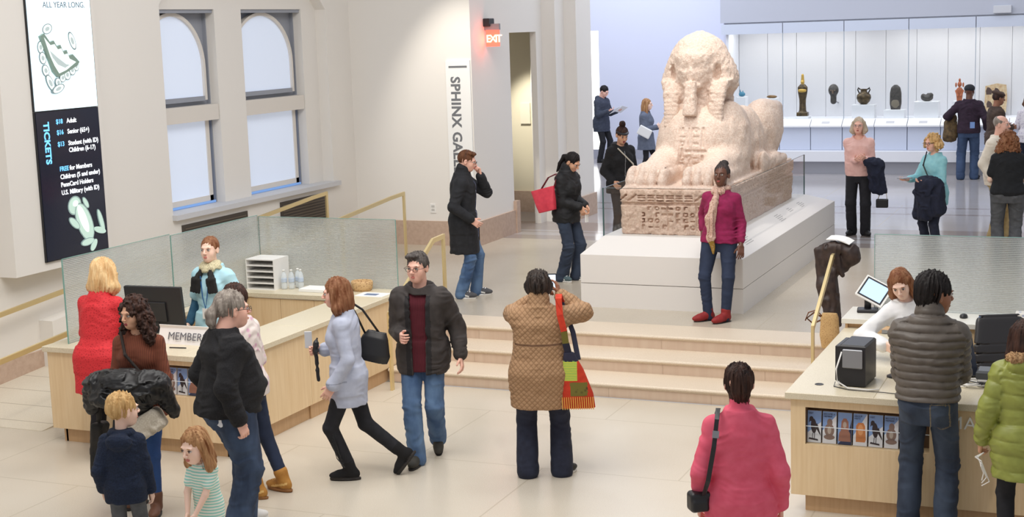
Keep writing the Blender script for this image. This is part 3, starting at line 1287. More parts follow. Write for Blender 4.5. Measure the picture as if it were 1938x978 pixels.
    # vents below the sill
vd = mat('vent_dark', (70, 62, 56), .6)
for y0, y1, z1 in ((14.75, 16.2, 1.29), (17.02, 18.3, 1.30)):
    e = empty('wall_vent', (XO, (y0 + y1) / 2, z1 - .3))
    tag(e, 'dark bronze vent grille under the window nearer the screens, longer and partly hidden by glass' if y0 < 16 else 'dark bronze vent grille under the far window, beside the brass rail post', 'vent', 'vent grilles under the windows')

    def put(o):
        o.parent = e
        o.matrix_parent_inverse = e.matrix_basis.inverted()
        return o
    mb = MB()
    mb.box((XO, y0, z1 - .42), (XO + .015, y1, z1))
    put(mb.build('frame', vd))
    mb = MB()
    for k in range(9):
        zz = z1 - .38 + k * .04
        mb.box((XO + .012, y0 + .05, zz), (XO + .022, y1 - .05, zz + .012))
    put(mb.build('grille', mat('vent_slats', (104, 92, 78), .5)))

# pier carrying the two screens
struct(MB().box((XO - .02, 11.58, 1.18), (-10.56, 13.12, 7.6)).build('wall_pier', M_WALL))
struct(MB().box((XO, 1, 0), (XO + .03, 12.1, .30)).build('baseboard_left', M_BASE))
mb = MB()
mb.add([(XO + .0, 12.1, 0), (XO + .18, 12.1, 0), (XO + .18, 16.9, 0), (XO, 16.9, 0), (XO, 12.1, .62), (XO + .18, 12.1, .62), (XO + .18, 16.9, 1.02), (XO, 16.9, 1.02)],
       [(3, 2, 1, 0), (4, 5, 6, 7), (0, 1, 5, 4), (1, 2, 6, 5), (2, 3, 7, 6), (3, 0, 4, 7)])
struct(mb.build('wall_ramp_curb', M_WALL))

# wall facing the hall with the gallery name, exit wall, stepped jambs
struct(MB().box((-11.4, 19.2, 0), (-8.8, 19.4, 7.6)).build('wall_back', M_WALL))
struct(MB().box((-10.78, 19.165, U), (-8.765, 19.2, U + .36)).build('baseboard_back', M_BASE))
mb = MB()
mb.box((-9.0, 19.4, 0), (-8.8, 20.62, 7.6))
mb.box((-9.0, 20.62, 3.50), (-8.8, 21.7, 7.6))
struct(mb.build('wall_exit', M_WALL))
struct(MB().box((-8.83, 19.16, U), (-8.765, 20.66, U + .36)).build('baseboard_exit', M_BASE))
struct(MB().box((-8.98, 20.585, U), (-8.745, 20.72, U + .5)).build('baseboard_plinth', M_BASE))
mb = MB()
mb.prism([(-8.8, 21.7), (-8.8, 21.96), (-8.57, 21.96), (-8.57, 22.36), (-8.36, 22.36), (-8.36, 23.06), (-9.4, 23.06), (-9.4, 22.9), (-8.9, 22.9), (-8.9, 21.7)], lambda u, v, t: (u, v, t), 0, 7.6)
struct(mb.build('wall_jamb', M_WALL))
mb = MB()
mb.prism([(-8.56, 21.93), (-8.53, 21.93), (-8.53, 22.33), (-8.325, 22.33), (-8.325, 23.09), (-8.4, 23.09), (-8.4, 22.4), (-8.56, 22.4)], lambda u, v, t: (u, v, t), U, U + .36)
struct(mb.build('baseboard_jamb', M_BASE))
M_ALC = mat('alcove_cream', (226, 218, 196), .85)
mb = MB()
mb.box((-12.0, 23.1, 0), (-8.88, 23.2, 4.2))
mb.box((-12.0, 20.62, 3.6), (-8.95, 23.15, 3.7))
mb.box((-12.0, 20.5, 0), (-9.0, 20.62, 4.2))
struct(mb.build('wall_alcove', M_ALC))
struct(MB().box((-12, 23.06, U), (-8.9, 23.1, U + .36)).build('baseboard_alcove', M_BASE))

# gallery far wall and lit doorway strip
mb = MB()
mb.box((-20, 32.85, 0), (-11.98, 33.0, 8))
mb.box((-11.72, 32.85, 0), (-7.6, 33.0, 8))
mb.box((-11.98, 32.85, 3.45), (-11.72, 33.0, 8))
struct(mb.build('wall_gallery', M_WALLB))
struct(MB().box((-20, 32.82, U), (-7.9, 32.85, U + .22)).build('baseboard_gallery', mat('base_grey', (176, 178, 190), .6)))
e = MB().box((-11.98, 32.95, U), (-11.72, 33.02, 3.45)).build('window_3', mat('lit_opening', (255, 253, 244), .8, emit=1.3))
struct(e)
struct(MB().box((-8.0, 30.02, 3.53), (6, 30.3, 8)).build('wall_soffit', M_SOFFIT))
struct(MB().box((-8.0, 30.3, 0), (-7.9, 33, 8)).build('wall_case_side', M_WALLB))

# ---------------------------------------------------------------- wall case in the gallery
GLASS = D.materials.new('clear_glass')
GLASS.use_nodes = True
N, L = nt(GLASS)
N.remove(N['Principled BSDF'])
tr = N.new('ShaderNodeBsdfTransparent')
tr.inputs[0].default_value = (.97, .98, .98, 1)
gl = N.new('ShaderNodeBsdfGlossy')
gl.inputs['Roughness'].default_value = .04
fr0 = N.new('ShaderNodeLayerWeight')
fr0.inputs[0].default_value = .12
fr = N.new('ShaderNodeMath')
fr.operation = 'MINIMUM'
fr.inputs[1].default_value = .10
L.new(fr0.outputs['Fresnel'], fr.inputs[0])
mx = N.new('ShaderNodeMixShader')
L.new(fr.outputs[0], mx.inputs[0])
L.new(tr.outputs[0], mx.inputs[1])
L.new(gl.outputs[0], mx.inputs[2])
L.new(mx.outputs[0], N['Material Output'].inputs[0])
M_EDGE = mat('glass_edge', (120, 165, 155), .2)
M_EDGED = mat('glass_edge_dark', (60, 92, 92), .2)

CASE = empty('display_case', (-3, 30.4, U))
tag(CASE, 'long white built-in wall case with glass front and sloped label rail behind the sphinx', 'display case')


def putc(o, par=CASE):
    o.parent = par
    o.matrix_parent_inverse = par.matrix_basis.inverted()
    return o


M_CW = mat('case_white', (236, 238, 244), .6)
mb = MB()
mb.box((-7.9, 31.0, .6), (6, 31.05, 3.6))
mb.box((-7.9, 30.1, 1.45), (6, 31.0, 1.51))
mb.box((-7.9, 30.1, 3.4), (6, 31.0, 3.53))
mb.box((-7.9, 30.1, .6), (-7.85, 31.0, 3.5))
putc(mb.build('cabinet_body', M_CW))
# back panels with joints
mb = MB()
for k in range(22):
    x = -7.84 + k * .62
    mb.box((x, 30.97, 1.51), (x + .612, 31.0, 3.4))
putc(mb.build('back_panel', mat('case_back', (222, 222, 226), .8)))
mb = MB()
mb.box((-7.98, 30.0, 3.29), (6, 30.1, 3.50))
putc(mb.build('top_fascia', mat('fascia', (212, 220, 236), .3)))
for x0, x1 in ((-7.82, -6.69), (-6.68, -5.44), (-5.43, -4.16), (-4.15, -2.88), (-2.87, -1.6), (-1.59, -.3)):
    g = MB().box((x0, 30.0, 1.5), (x1, 30.012, 3.29)).build('glass_pane', GLASS)
    putc(g)
    putc(MB().box((x1, 30.0, 1.5), (x1 + .012, 30.02, 3.5)).build('pane_edge', mat('pane_edge', (170, 182, 196), .3)))
# sloped rail, fronts, ledge
for k in range(11):
    x0 = -6.72 + (k - 1) * .645
    x1 = x0 + .63
    mb = MB()
    mb.prism([(30.0, 1.53), (29.78, 1.40), (29.78, 1.37), (30.0, 1.37)], lambda u, v, t: (t, u, v), x0, x1)
    putc(mb.build('label_rail', mat('rail_white', (244, 245, 248), .5)))
    putc(MB().box((x0, 29.86, .9), (x1, 29.95, 1.37)).build('front_panel', mat('panel_blue_white', (206, 214, 232), .5)))
    if k % 2 == 0 or k in (3, 5):
        putc(MB().prism([(0, 0), (.16, 0), (.16, .06), (0, .06)], lambda u, v, t: (x0 + .22 + u, 29.85 + v - .002, 1.442 + v * .59 + t), 0.0, .003).build('caption_label', mat('caption', (206, 206, 210), .7)))
putc(MB().box((-7.9, 29.9, .6), (6, 30.1, 1.37)).build('dark_gap', mat('gap_grey', (92, 98, 116), .7)))
putc(MB().box((-7.9, 29.62, .68), (6, 29.95, .895), bev=.004).build('ledge', M_CW))
putc(MB().box((-7.9, 29.78, U), (6, 30.1, .68)).build('toe_panel', mat('toe_grey', (176, 178, 188), .5)))
for x in (-6.4, -3.4, -.6):
    a = area('case_light', (x, 30.3, 3.37), (x, 30.62, 1.6), 2.6, 14, (1, .98, .94), .12)
# ---------------------------------------------------------------- pieces in the wall case
def in_case(name, prims, h, mats, x, z, label, cat, band=None, y=30.42, rz=0, group='antiquities in the wall case'):
    V, Q, L_ = solve_blob(prims, h, band, wd=.02)
    o = mesh_obj(name, V, Q, mats, None, L_, True, (x, y, z), rz)
    return tag(o, label, cat, group)


BR = mat('bronze', (104, 88, 62), .35, metal=.5, kind='stone', col2=(58, 50, 42))
GOLD = mat('gilt', (206, 168, 84), .3, metal=.6)
DKS = mat('dark_stone', (84, 80, 76), .5, kind='stone', col2=(52, 50, 50))
TERRA = mat('terracotta', (184, 104, 66), .6, kind='stone', col2=(150, 84, 56))
M_PED = mat('pedestal_white', (240, 241, 244), .6)


def pedestal(x0, x1, z1, label, y0=30.28, y1=30.6):
    o = MB().box((x0, y0, 1.51), (x1, y1, z1), bev=.006).build('pedestal', M_PED)
    return tag(o, label, 'pedestal', 'white pedestals in the wall case')


pedestal(-6.49, -6.22, 1.56, 'very low white plinth under the tall gilded bronze figure')
pedestal(-5.32, -4.87, 1.79, 'white box pedestal carrying the round two-handled jar')
pedestal(-4.68, -4.27, 1.68, 'low white box pedestal carrying the rounded dark stone slab')
pedestal(-4.08, -3.60, 1.84, 'tall white box pedestal carrying the small crouching dark stone animal')
pedestal(-1.72, -1.38, 1.66, 'white box pedestal in the case behind the man in the beret')
# tall standing figure
P = []
a = lambda pr, k=.015, l=0, op='u': P.append((pr, k, l, op))
a(rbox((0, 0, .04), (.115, .09, .04), None, .015))
a(cone((0, 0, .06), (0, 0, .20), .085, .062), .03)
a(loft([(.16, 0, 0, .065, .055), (.35, 0, 0, .07, .06), (.50, 0, 0, .10, .07), (.60, 0, 0, .105, .07), (.66, 0, 0, .05, .045)], (0, 0, 0)), .02)
a(ell((0, -.005, .70), (.040, .045, .052)), .012, 1)
a(cone((0, 0, .73), (0, 0, .85), .036, .026), .01, 1)
a(ell((.0, -.055, .53), (.085, .03, .035)), .012, 1)
in_case('bronze_figure', P, .007, [BR, GOLD], -6.36, 1.56, 'tall standing bronze figure with gilded face on a low plinth', 'statue')
# mask head
P = []
a(ell((0, 0, .25), (.105, .10, .125)))
a(cone((0, 0, .02), (0, 0, .18), .062, .060), .03)
a(ell((0, -.09, .22), (.016, .02, .04)), .01, 1)
a(ell((-.035, -.085, .25), (.018, .02, .01)), .005, 1)
a(ell((.035, -.085, .25), (.018, .02, .01)), .005, 1)
in_case('stone_mask', P, .007, [DKS, mat('mask_brown', (120, 100, 84), .6)], -5.72, 1.84, 'dark bust-like stone head mounted high without a pedestal', 'sculpture')
o = MB().tube([(-5.72, 30.45, 1.87), (-5.72, 30.97, 1.80)], .012).build('mount_rod', M_GREYM)
tag(o, 'slim metal rod holding the dark stone head off the case back', 'mount')
# jar
jar = empty('amphora', (-5.10, 30.42, 1.79))
tag(jar, 'round-bellied brown jar with two high handles on a white pedestal', 'jar', 'antiquities in the wall case')
MB().lathe([(.05, 0), (.07, .01), (.12, .06), (.148, .13), (.14, .19), (.10, .235), (.07, .25), (.062, .29), (.078, .31), (.07, .315), (.055, .29)], n=28).build('vessel', BR, jar, True)
for sx in (-1, 1):
    MB().tube([(sx * .095, 0, .235), (sx * .125, 0, .30), (sx * .115, 0, .335), (sx * .07, 0, .305)], .013, 8).build('handle', mat('handle_dark', (50, 44, 40), .5), jar, True)
P = []
a(loft([(0, 0, 0, .095, .05), (.12, 0, 0, .118, .065), (.34, 0, 0, .115, .065), (.45, 0, 0, .09, .055), (.5, 0, 0, .03, .03)], (0, 0, 0)), .01)
a(ell((0, -.06, .12), (.08, .012, .08)), .008, 1)
in_case('stone_stela', P, .008, [DKS, mat('stela_face', (128, 120, 104), .6)], -4.46, 1.68, 'rounded upright dark stone slab on a low pedestal', 'sculpture')
P = []
a(ell((0, 0, .07), (.12, .08, .07)))
a(ell((.07, -.01, .12), (.055, .05, .05)), .02)
a(ell((-.07, -.02, .10), (.05, .05, .055)), .015)
a(ell((.02, 0, .135), (.03, .03, .03)), .01)
in_case('stone_animal', P, .007, [DKS], -3.84, 1.84, 'small lumpy crouching dark stone animal on the tallest pedestal', 'sculpture')
P = []
a(loft([(0, 0, 0, .05, .04), (.14, 0, 0, .065, .045), (.22, 0, 0, .07, .045), (.27, 0, 0, .03, .03)], (0, 0, 0)), .01)
a(ell((0, 0, .33), (.042, .045, .055)), .01)
a(ell((0, 0, .41), (.022, .022, .04)), .01)
for sx in (-1, 1):
    a(ell((sx * .07, 0, .32), (.018, .02, .05)), .008)
    a(cone((sx * .07, 0, .2), (sx * .03, -.05, .10), .018, .014), .01)
in_case('terracotta_figurine', P, .007, [TERRA], -3.21, 1.84, 'small reddish clay figurine with raised headdress beside the man in the black cap', 'figurine')
tag(MB().box((-3.32, 30.3, 1.51), (-3.1, 30.55, 1.84), bev=.005).build('pedestal', M_PED), 'white pedestal under the reddish clay figurine', 'pedestal', 'white pedestals in the wall case')
P = []
a(ell((0, 0, .05), (.07, .05, .05)))
a(cone((-.03, 0, .07), (-.045, 0, .15), .02, .006), .01)
a(cone((.015, 0, .07), (.02, 0, .13), .02, .006), .01)
in_case('faience_figure', P, .007, [mat('faience', (66, 132, 160), .4)], -7.65, 1.98, 'small turquoise blue eared figure seen above the sphinx back', 'figurine')
tag(MB().box((-7.75, 30.3, 1.51), (-7.55, 30.55, 1.98), bev=.005).build('pedestal', M_PED), 'white pedestal under the small turquoise figure', 'pedestal', 'white pedestals in the wall case')
P = []
a(ell((0, 0, .03), (.11, .06, .032)))
a(ell((-.03, -.03, .045), (.04, .03, .02)), .01)
in_case('bronze_dish', P, .007, [mat('brown_bronze', (128, 98, 62), .4, metal=.4)], -7.01, 1.94, 'flat oval brown bronze piece just above the sphinx rump', 'antiquity')
tag(MB().box((-7.13, 30.3, 1.51), (-6.89, 30.55, 1.94), bev=.005).build('pedestal', M_PED), 'white pedestal under the flat oval bronze piece', 'pedestal', 'white pedestals in the wall case')
# painted panel
pn = empty('painted_panel', (-2.55, 30.8, 1.58))
tag(pn, 'old painted panel fragment with dark figures, behind the man in the beret', 'panel')
MB().prism([(-.22, 0), (.2, 0), (.22, .3), (.20, .55), (.02, .58), (-.2, .53)], lambda u, v, t: (u, t, v), 0, .03).build('board', mat('panel_cream', (214, 196, 160), .7, kind='stone', col2=(190, 150, 110)), pn)
mb = MB()
for k, (u, v, s_) in enumerate(((-.13, .36, 1), (.02, .36, .9), (.13, .3, .8), (-.12, .1, .9), (.04, .1, .8))):
    mb.prism([(u - .05 * s_, v), (u + .05 * s_, v), (u + .06 * s_, v + .08 * s_), (u + .02, v + .13 * s_), (u - .03, v + .15 * s_), (u - .06 * s_, v + .07)], lambda a_, b_, t: (a_, t, b_), -.004, .0)
mb.build('painted_figures', mat('panel_dark', (84, 66, 60), .7), pn)
# reddish figure at the frame edge
P = []
a(ell((0, 0, .2), (.07, .06, .09)))
a(loft([(0, 0, 0, .08, .06), (.12, 0, 0, .06, .05)], (0, 0, 0)), .03)
in_case('terracotta_bust', P, .008, [TERRA], -1.87, 1.86, 'reddish clay head near the right end of the visible case', 'sculpture')
tag(MB().box((-1.98, 30.3, 1.51), (-1.76, 30.55, 1.86), bev=.005).build('pedestal', M_PED), 'white pedestal under the reddish clay head', 'pedestal', 'white pedestals in the wall case')
# small speaker box over the case
tag(MB().box((-2.55, 29.9, 3.55), (-2.22, 30.02, 3.70), bev=.01).build('speaker', mat('light_grey', (214, 216, 222), .5)), 'small pale grey box fixed above the display case', 'speaker')

# ---------------------------------------------------------------- sphinx and its plinth
PL = empty('sphinx_plinth', (-4.75, 18, U))
tag(PL, 'large white plinth with sloped label edge carrying the granite sphinx', 'plinth')


def putp(o, par):
    o.parent = par
    o.matrix_parent_inverse = par.matrix_basis.inverted()
    return o


PX0, PX1, PY0, PY1 = -5.69, -3.82, 15.17, 20.42
M_PL = mat('plinth_white', (232, 228, 224), .42)
putp(MB().box((PX0, PY0, U), (PX1, PY1, U + .27)).build('lower_course', M_PL), PL)
mb = MB()
b0 = [(PX0, PY0), (PX1, PY0), (PX1, PY1), (PX0, PY1)]
t0 = [(-5.50, 15.46), (-4.09, 15.46), (-4.09, 19.68), (-5.50, 19.68)]
vs = [(x, y, U + .276) for x, y in b0] + [(x, y, 1.02) for x, y in b0] + [(x, y, 1.20) for x, y in t0]
fs = [(3, 2, 1, 0)] + [(i, (i + 1) % 4, 4 + (i + 1) % 4, 4 + i) for i in range(4)] + [(4 + i, 4 + (i + 1) % 4, 8 + (i + 1) % 4, 8 + i) for i in range(4)] + [(8, 9, 10, 11)]
mb.add(vs, fs)
putp(mb.build('sloped_course', M_PL, bevel=.004), PL)
# raised captions on the slope
mb = MB()
sl = (1.20 - 1.02) / .27
for y, wd, n in ((15.75, .34, 6), (17.6, .28, 5), (18.3, .2, 3), (18.9, .26, 4)):
    for k in range(n):
        x0 = -4.04 + k * .022
        z0 = 1.20 - (x0 + 4.09) * sl
        mb.add([(x0, y, z0 + .001), (x0 + .008, y, z0 + .001 - .008 * sl), (x0 + .008, y + wd * (1 if k % 3 else .7), z0 + .001 - .008 * sl), (x0, y + wd * (1 if k % 3 else .7), z0 + .001)], [(0, 1, 2, 3)])
putp(mb.build('caption_text', mat('caption_grey', (176, 172, 170), .6)), PL)
# glass guard
GG = empty('glass_guard', (-5.5, 15.46, 1.2))
tag(GG, 'low clear glass barrier with dark edges round the carved stone base', 'glass barrier')
GT = 1.74
for nm, lo, hi in (('front_pane', (-5.50, 15.455, 1.19), (-4.10, 15.467, GT)), ('left_pane', (-5.506, 15.47, 1.19), (-5.494, 19.66, GT)), ('right_pane', (-4.096, 15.47, 1.19), (-4.084, 19.66, GT - .0))):
    putp(MB().box(lo, hi).build(nm, GLASS), GG)
mb = MB()
mb.box((-5.51, 15.452, 1.19), (-5.498, 15.470, GT))
mb.box((-5.506, 15.455, GT), (-4.10, 15.467, GT + .003))
mb.box((-5.506, 15.455, GT), (-5.494, 19.66, GT + .003))
mb.box((-4.096, 15.455, GT), (-4.084, 19.66, GT + .003))
mb.box((-4.098, 19.65, 1.19), (-4.084, 19.66, GT))
putp(mb.build('glass_edge', M_EDGED), GG)

GR = mat('granite_pink', (232, 214, 200), .65, kind='stone', col2=(212, 184, 166), scale=2.6, bump=.9, bscale=90)
GRC = mat('granite_carved', (226, 200, 182), .7, kind='stone', col2=(204, 170, 150), scale=3, bump=.5, bscale=60)
SP = empty('sphinx_statue', (-4.75, 17.4, 1.2))
tag(SP, 'huge pink granite sphinx with worn royal headdress and carved base', 'statue')
# carved base block, engraved bands
BX0, BX1, BY0, BY1, BZ0, BZ1 = -5.37, -4.15, 15.60, 19.32, 1.20, 1.71
F = SDF((BX0 - .07, BY0 - .07, BZ0 - .04), (BX1 + .07, BY1 + .07, BZ1 + .05), .0115)
F.add(loft([(BZ0, -4.76, 17.46, .595, 1.86), (BZ0 + .08, -4.76, 17.46, .602, 1.866), (BZ1, -4.76, 17.46, .618, 1.876)], ex=26), 0)


def base_disp(x, y, z, S):
    d = (vnoise(x * 14, y * 14, z * 14) - .5) * .010 + (vnoise(x * 45, y * 45, z * 45) - .5) * .008
    front = y < BY0 + .10
    side = (x > BX1 - .08)
    u = np.where(front, x - BX0, y - BY0)
    zz = z - BZ0
    on = (front & (x < BX1 - .05)) | (side & ~front)
    face = on & (zz > .04) & (zz < .48)
    g = np.zeros_like(x)
    # border grooves
    for zc in (.345, .365):
        g = np.maximum(g, np.where(np.abs(zz - zc) < .008, 1., 0))
    # upper band: bars, ovals and slanting strokes
    cu = (u * 9) % 1
    ci = np.floor(u * 9)
    h1 = np.modf(np.abs(np.sin(ci * 12.9898 + 4.1)) * 43758.5)[0]
    vz = (zz - .375) / .085
    inb = (vz > 0) & (vz < 1)
    bars = (np.abs((vz * 3) % 1 - .5) < .22) & (cu > .1) & (cu < .9)
    diag = np.abs(cu - vz) < .13
    bump_ = np.abs(np.hypot((cu - .5), (vz - .3)) - .28) < .08
    g = np.maximum(g, np.where(inb & (((h1 < .5) & bars) | ((h1 >= .5) & (h1 < .72) & diag) | ((h1 >= .72) & bump_)), 1., 0))
    # columns of signs below
    cu = (u * 12) % 1
    ci = np.floor(u * 12)
    rz_ = (zz - .05) * 14
    cj = np.floor(rz_)
    vz = rz_ % 1
    h2 = np.modf(np.abs(np.sin(ci * 12.9898 + cj * 78.233)) * 43758.5)[0]
    inb = (zz > .05) & (zz < .335) & np.where(front, (u > .28) & (u < 1.08), True)
    ring = np.abs(np.hypot(cu - .5, vz - .5) - .27) < .09
    br_ = (np.abs(vz - .5) < .11) & (cu > .15) & (cu < .85)
    st = (np.abs(cu - .35) < .09) & (vz > .12) & (vz < .88)
    st2 = st | ((np.abs(vz - .75) < .10) & (cu > .3) & (cu < .8))
    sq = ((np.abs(cu - .5) < .32) & (np.abs(vz - .5) < .32)) & ~((np.abs(cu - .5) < .18) & (np.abs(vz - .5) < .18))
    sg_ = np.where(h2 < .22, ring, np.where(h2 < .42, br_, np.where(h2 < .62, st2, np.where(h2 < .8, sq, False))))
    g = np.maximum(g, np.where(inb & sg_, 1., 0))
    g = np.maximum(g, np.where(inb & (np.abs(cu - .0) < .04), .7, 0))
    return d + np.where(face, g * .011, 0)


F.band(base_disp, .04)
V, Q, L_ = F.mesh()
o = mesh_obj('carved_base', V, Q, GRC, None, None, True)
putp(o, SP)

# the lion body
P = []
ax = -4.76
a(ell((ax, 16.85, 2.05), (.50, .40, .56)), .12)
a(cone((ax, 17.15, 2.02), (ax, 18.5, 1.98), .50, .46), .2)
a(ell((ax, 17.30, 2.34), (.47, .55, .32)), .1)
for sx in (-1, 1):
    a(ell((ax + sx * .31, 17.05, 2.12), (.24, .32, .50)), .1)
    a(cone((ax + sx * .33, 17.0, 1.98), (ax + sx * .33, 16.25, 1.86), .23, .17), .06)
    a(rbox((ax + sx * .33, 16.55, 1.78), (.21, .58, .09), None, .05), .08)
    # haunch
    a(ell((ax + sx * .34, 18.62, 2.14), (.23, .46, .42)), .08)
    a(rbox((ax + sx * .33, 18.88, 2.27), (.19, .25, .25), None, .10), .10)
    a(rbox((ax + sx * .44, 18.12, 1.80), (.16, .45, .09), None, .06), .05)
    a(ell((ax + sx * .27, 17.85, 2.10), (.25, .42, .42)), .08)
    a(ell((ax + sx * .68, 18.30, 2.07), (.20, .12, .24), rotm('X', 24)), .03, 0, 's')
    # forepaws
    a(ell((ax + sx * .33, 16.06, 1.84), (.25, .26, .15)), .06)
    for k in range(4):
        px_ = ax + sx * .33 + (-.186 + .124 * k)
        a(ell((px_, 15.90, 1.825), (.066, .15, .125)), .012)
        a(ell((px_, 15.80, 1.785), (.060, .085, .085)), .01)
        a(ell((ax + sx * .46 + (-.115 + .077 * k), 17.66, 1.83), (.044, .13, .135)), .012)
    a(ell((ax + sx * .46, 17.82, 1.84), (.16, .18, .13)), .04)
a(rbox((ax, 18.95, 2.05), (.40, .20, .36), None, .12), .12)
a(cone((ax + .3, 19.16, 1.8), (ax + .55, 18.9, 1.78), .05, .05), .03)
a(cone((ax + .55, 18.9, 1.78), (ax + .57, 18.3, 1.78), .05, .045), .03)
a(rbox((ax, 17.45, 1.715), (.585, 1.80, .018), None, .008), .03)
P.append((rbox((ax, 17.4, 1.60), (.9, 2.2, .100), None, .01), .0, 0, 's'))


def rocky(x, y, z, S):
    d = (vnoise(x * 9, y * 9, z * 9) - .5) * .020 + (vnoise(x * 30, y * 30, z * 30) - .5) * .008
    # cartouches cut in the chest
    c = (y < 16.75) & (np.abs(x - ax - .02) < .17) & (z > 1.90) & (z < 2.34)
    u, v = (x - ax + .15) * 12, (z - 1.86) * 12
    h2 = np.modf(np.abs(np.sin(np.floor(u) * 12.9898 + np.floor(v) * 78.233)) * 43758.5)[0]
    cu, cv = u % 1, v % 1
    gg = np.where(h2 < .35, np.abs(np.hypot(cu - .5, cv - .5) - .3) < .12, np.where(h2 < .65, np.abs(cv - .5) < .14, (np.abs(cu - .5) < .12)))
    gg = gg | (np.abs(np.abs(x - ax - .02) - .165) < .008) | (np.abs(x - ax - .02) < .006)
    # rib folds
    r = np.where((np.abs(x - ax) > .3) & (y > 17.4) & (y < 18.2), .006 * np.sin(y * 34 + z * 6), 0)
    return d + np.where(c & gg, .020, 0) + r


V, Q, L_ = solve_blob(P, .0145, rocky, wd=.05)
putp(mesh_obj('lion_body', V, Q, GR, None, None, True), SP)

# head and nemes
P = []
hy = 17.0
hx = -4.79
a(loft([(2.66, 0, .10, .30, .24), (2.78, 0, .06, .445, .26), (2.90, 0, .04, .468, .28), (3.05, 0, .04, .425, .30), (3.20, 0, .03, .345, .30), (3.32, 0, .03, .26, .25), (3.40, 0, .03, .16, .16), (3.45, 0, .03, .03, .03)], (hx, hy, 0), ex=2.1), .03)
a(ell((hx, hy + .02, 3.17), (.30, .31, .265)), .06)
a(loft([(2.2, 0, .25, .30, .22), (2.6, 0, .25, .34, .22), (2.9, 0, .2, .34, .2)], (hx, hy, 0)), .08)
for sx in (-1, 1):
    a(ell((hx + sx * .265, hy - .27, 2.95), (.050, .17, .150), rotm('Y', sx * 8)), .012, 0, 's')
    a(ell((hx + sx * .145, hy - .34, 2.68), (.062, .22, .15)), .015, 0, 's')
a(ell((hx - .01, hy - .19, 3.00), (.215, .165, .25)), .04)
a(ell((hx - .01, hy - .23, 3.14), (.20, .13, .11)), .05)
a(ell((hx - .01, hy - .345, 2.95), (.045, .035, .09)), .04)
a(ell((hx - .01, hy - .30, 2.82), (.11, .07, .055)), .04)
for sx in (-1, 1):
    a(ell((hx + sx * .09 - .01, hy - .375, 3.03), (.06, .030, .024)), .04, 0, 's')
# lappets
for sx in (-1, 1):
    a(loft([(2.30, sx * .275, -.305, .05, .03), (2.35, sx * .275, -.30, .088, .045), (2.55, sx * .270, -.28, .092, .055), (2.75, sx * .28, -.22, .105, .08), (2.88, sx * .31, -.12, .12, .12)], (hx, hy, 0), ex=2.8), .05)
# beard
a(loft([(-.33, 0, 0, .078, .070), (-.29, 0, 0, .084, .076), (0, 0, 0, .062, .065), (.08, 0, 0, .06, .06)], (hx - .0, hy - .39, 2.80), rotm('X', -9), ex=4), .012)
a(cone((hx, hy - .06, 2.25), (hx, hy - .02, 2.7), .26, .22), .1)


def headrock(x, y, z, S):
    d = (vnoise(x * 10, y * 10, z * 10) - .5) * .008 + (vnoise(x * 26, y * 26, z * 26) - .5) * .009 * np.where(z > 2.6, 1., .4) + (vnoise(x * 44, y * 44, z * 44) - .5) * .016 * np.where(z > 2.6, 1., .3)
    lap = (z < 2.78) & (np.abs(x - hx) > .2) & (y < hy - .2)
    return d + np.where(lap, .0028 * np.sin(z * 130), 0)


V, Q, L_ = solve_blob(P, .0135, headrock, wd=.05)
putp(mesh_obj('head', V, Q, GR, None, None, True), SP)
# ---------------------------------------------------------------- screens on the pier
XSC = -10.53
SCR = empty('display_screen', (-10.56, 12.52, 2.87))
tag(SCR, 'tall lit white screen showing a carved jewel, above the dark price screen', 'screen')
SC2 = empty('display_screen', (-10.56, 12.52, 1.25))
tag(SC2, 'dark lower screen with ticket prices and a pale carved frog', 'screen')
Y0S, Y1S = 12.03, 13.03
M_SCW = mat('screen_white', (214, 236, 246), .3, emit=.75)
M_SCK = mat('screen_dark', (30, 34, 48), .15, emit=.25)
putp(MB().box((-10.56, Y0S - .012, 2.86), (XSC - .006, Y1S + .012, 5.0)).build('housing', M_BLACK), SCR)
putp(MB().box((-10.56, Y0S - .012, 1.27), (XSC - .006, Y1S + .012, 2.855)).build('housing', M_BLACK), SC2)
putp(MB().box((XSC - .006, Y0S, 2.865), (XSC, Y1S, 4.98)).build('lit_panel', M_SCW), SCR)
putp(MB().box((XSC - .006, Y0S, 1.28), (XSC, Y1S, 2.85)).build('lit_panel', M_SCK), SC2)
TXW = mat('text_white', (236, 240, 246), .5, emit=.8)
TXB = mat('text_blue', (110, 190, 250), .5, emit=.9)
TXG = mat('text_grey', (104, 116, 128), .5, emit=.1)


def scr_text(n, body, size, y, z, m, par, vert=False, off=0.):
    o = text_obj(n, body, size, (XSC + .0015, y, z), (0, 0, -1) if vert else (0, 1, 0), (0, 1, 0) if vert else (0, 0, 1), m, par, .001, off)
    return o


scr_text('text_line', 'ALL YEAR LONG.', .088, 12.27, 3.935, TXG, SCR)
scr_text('text_line', 'TICKETS', .118, 12.135, 2.745, TXB, SC2, True, .004)
for s_, y, z, m in (('$18', 12.33, 2.715, TXB), ('Adult', 12.50, 2.715, TXW), ('$16', 12.33, 2.60, TXB), ('Senior (65+)', 12.50, 2.60, TXW), ('$13', 12.33, 2.475, TXB), ('Student (with ID)', 12.50, 2.475, TXW),
                    ('Children (6-17)', 12.50, 2.40, TXW), ('FREE', 12.33, 2.21, TXB), ('for Members', 12.49, 2.21, TXW), ('Children (5 and under)', 12.33, 2.125, TXW), ('PennCard Holders', 12.33, 2.04, TXW), ('U.S. Military (with ID)', 12.33, 1.955, TXW)):
    scr_text('text_line', s_, .070, y, z, m, SC2, False, .0015)


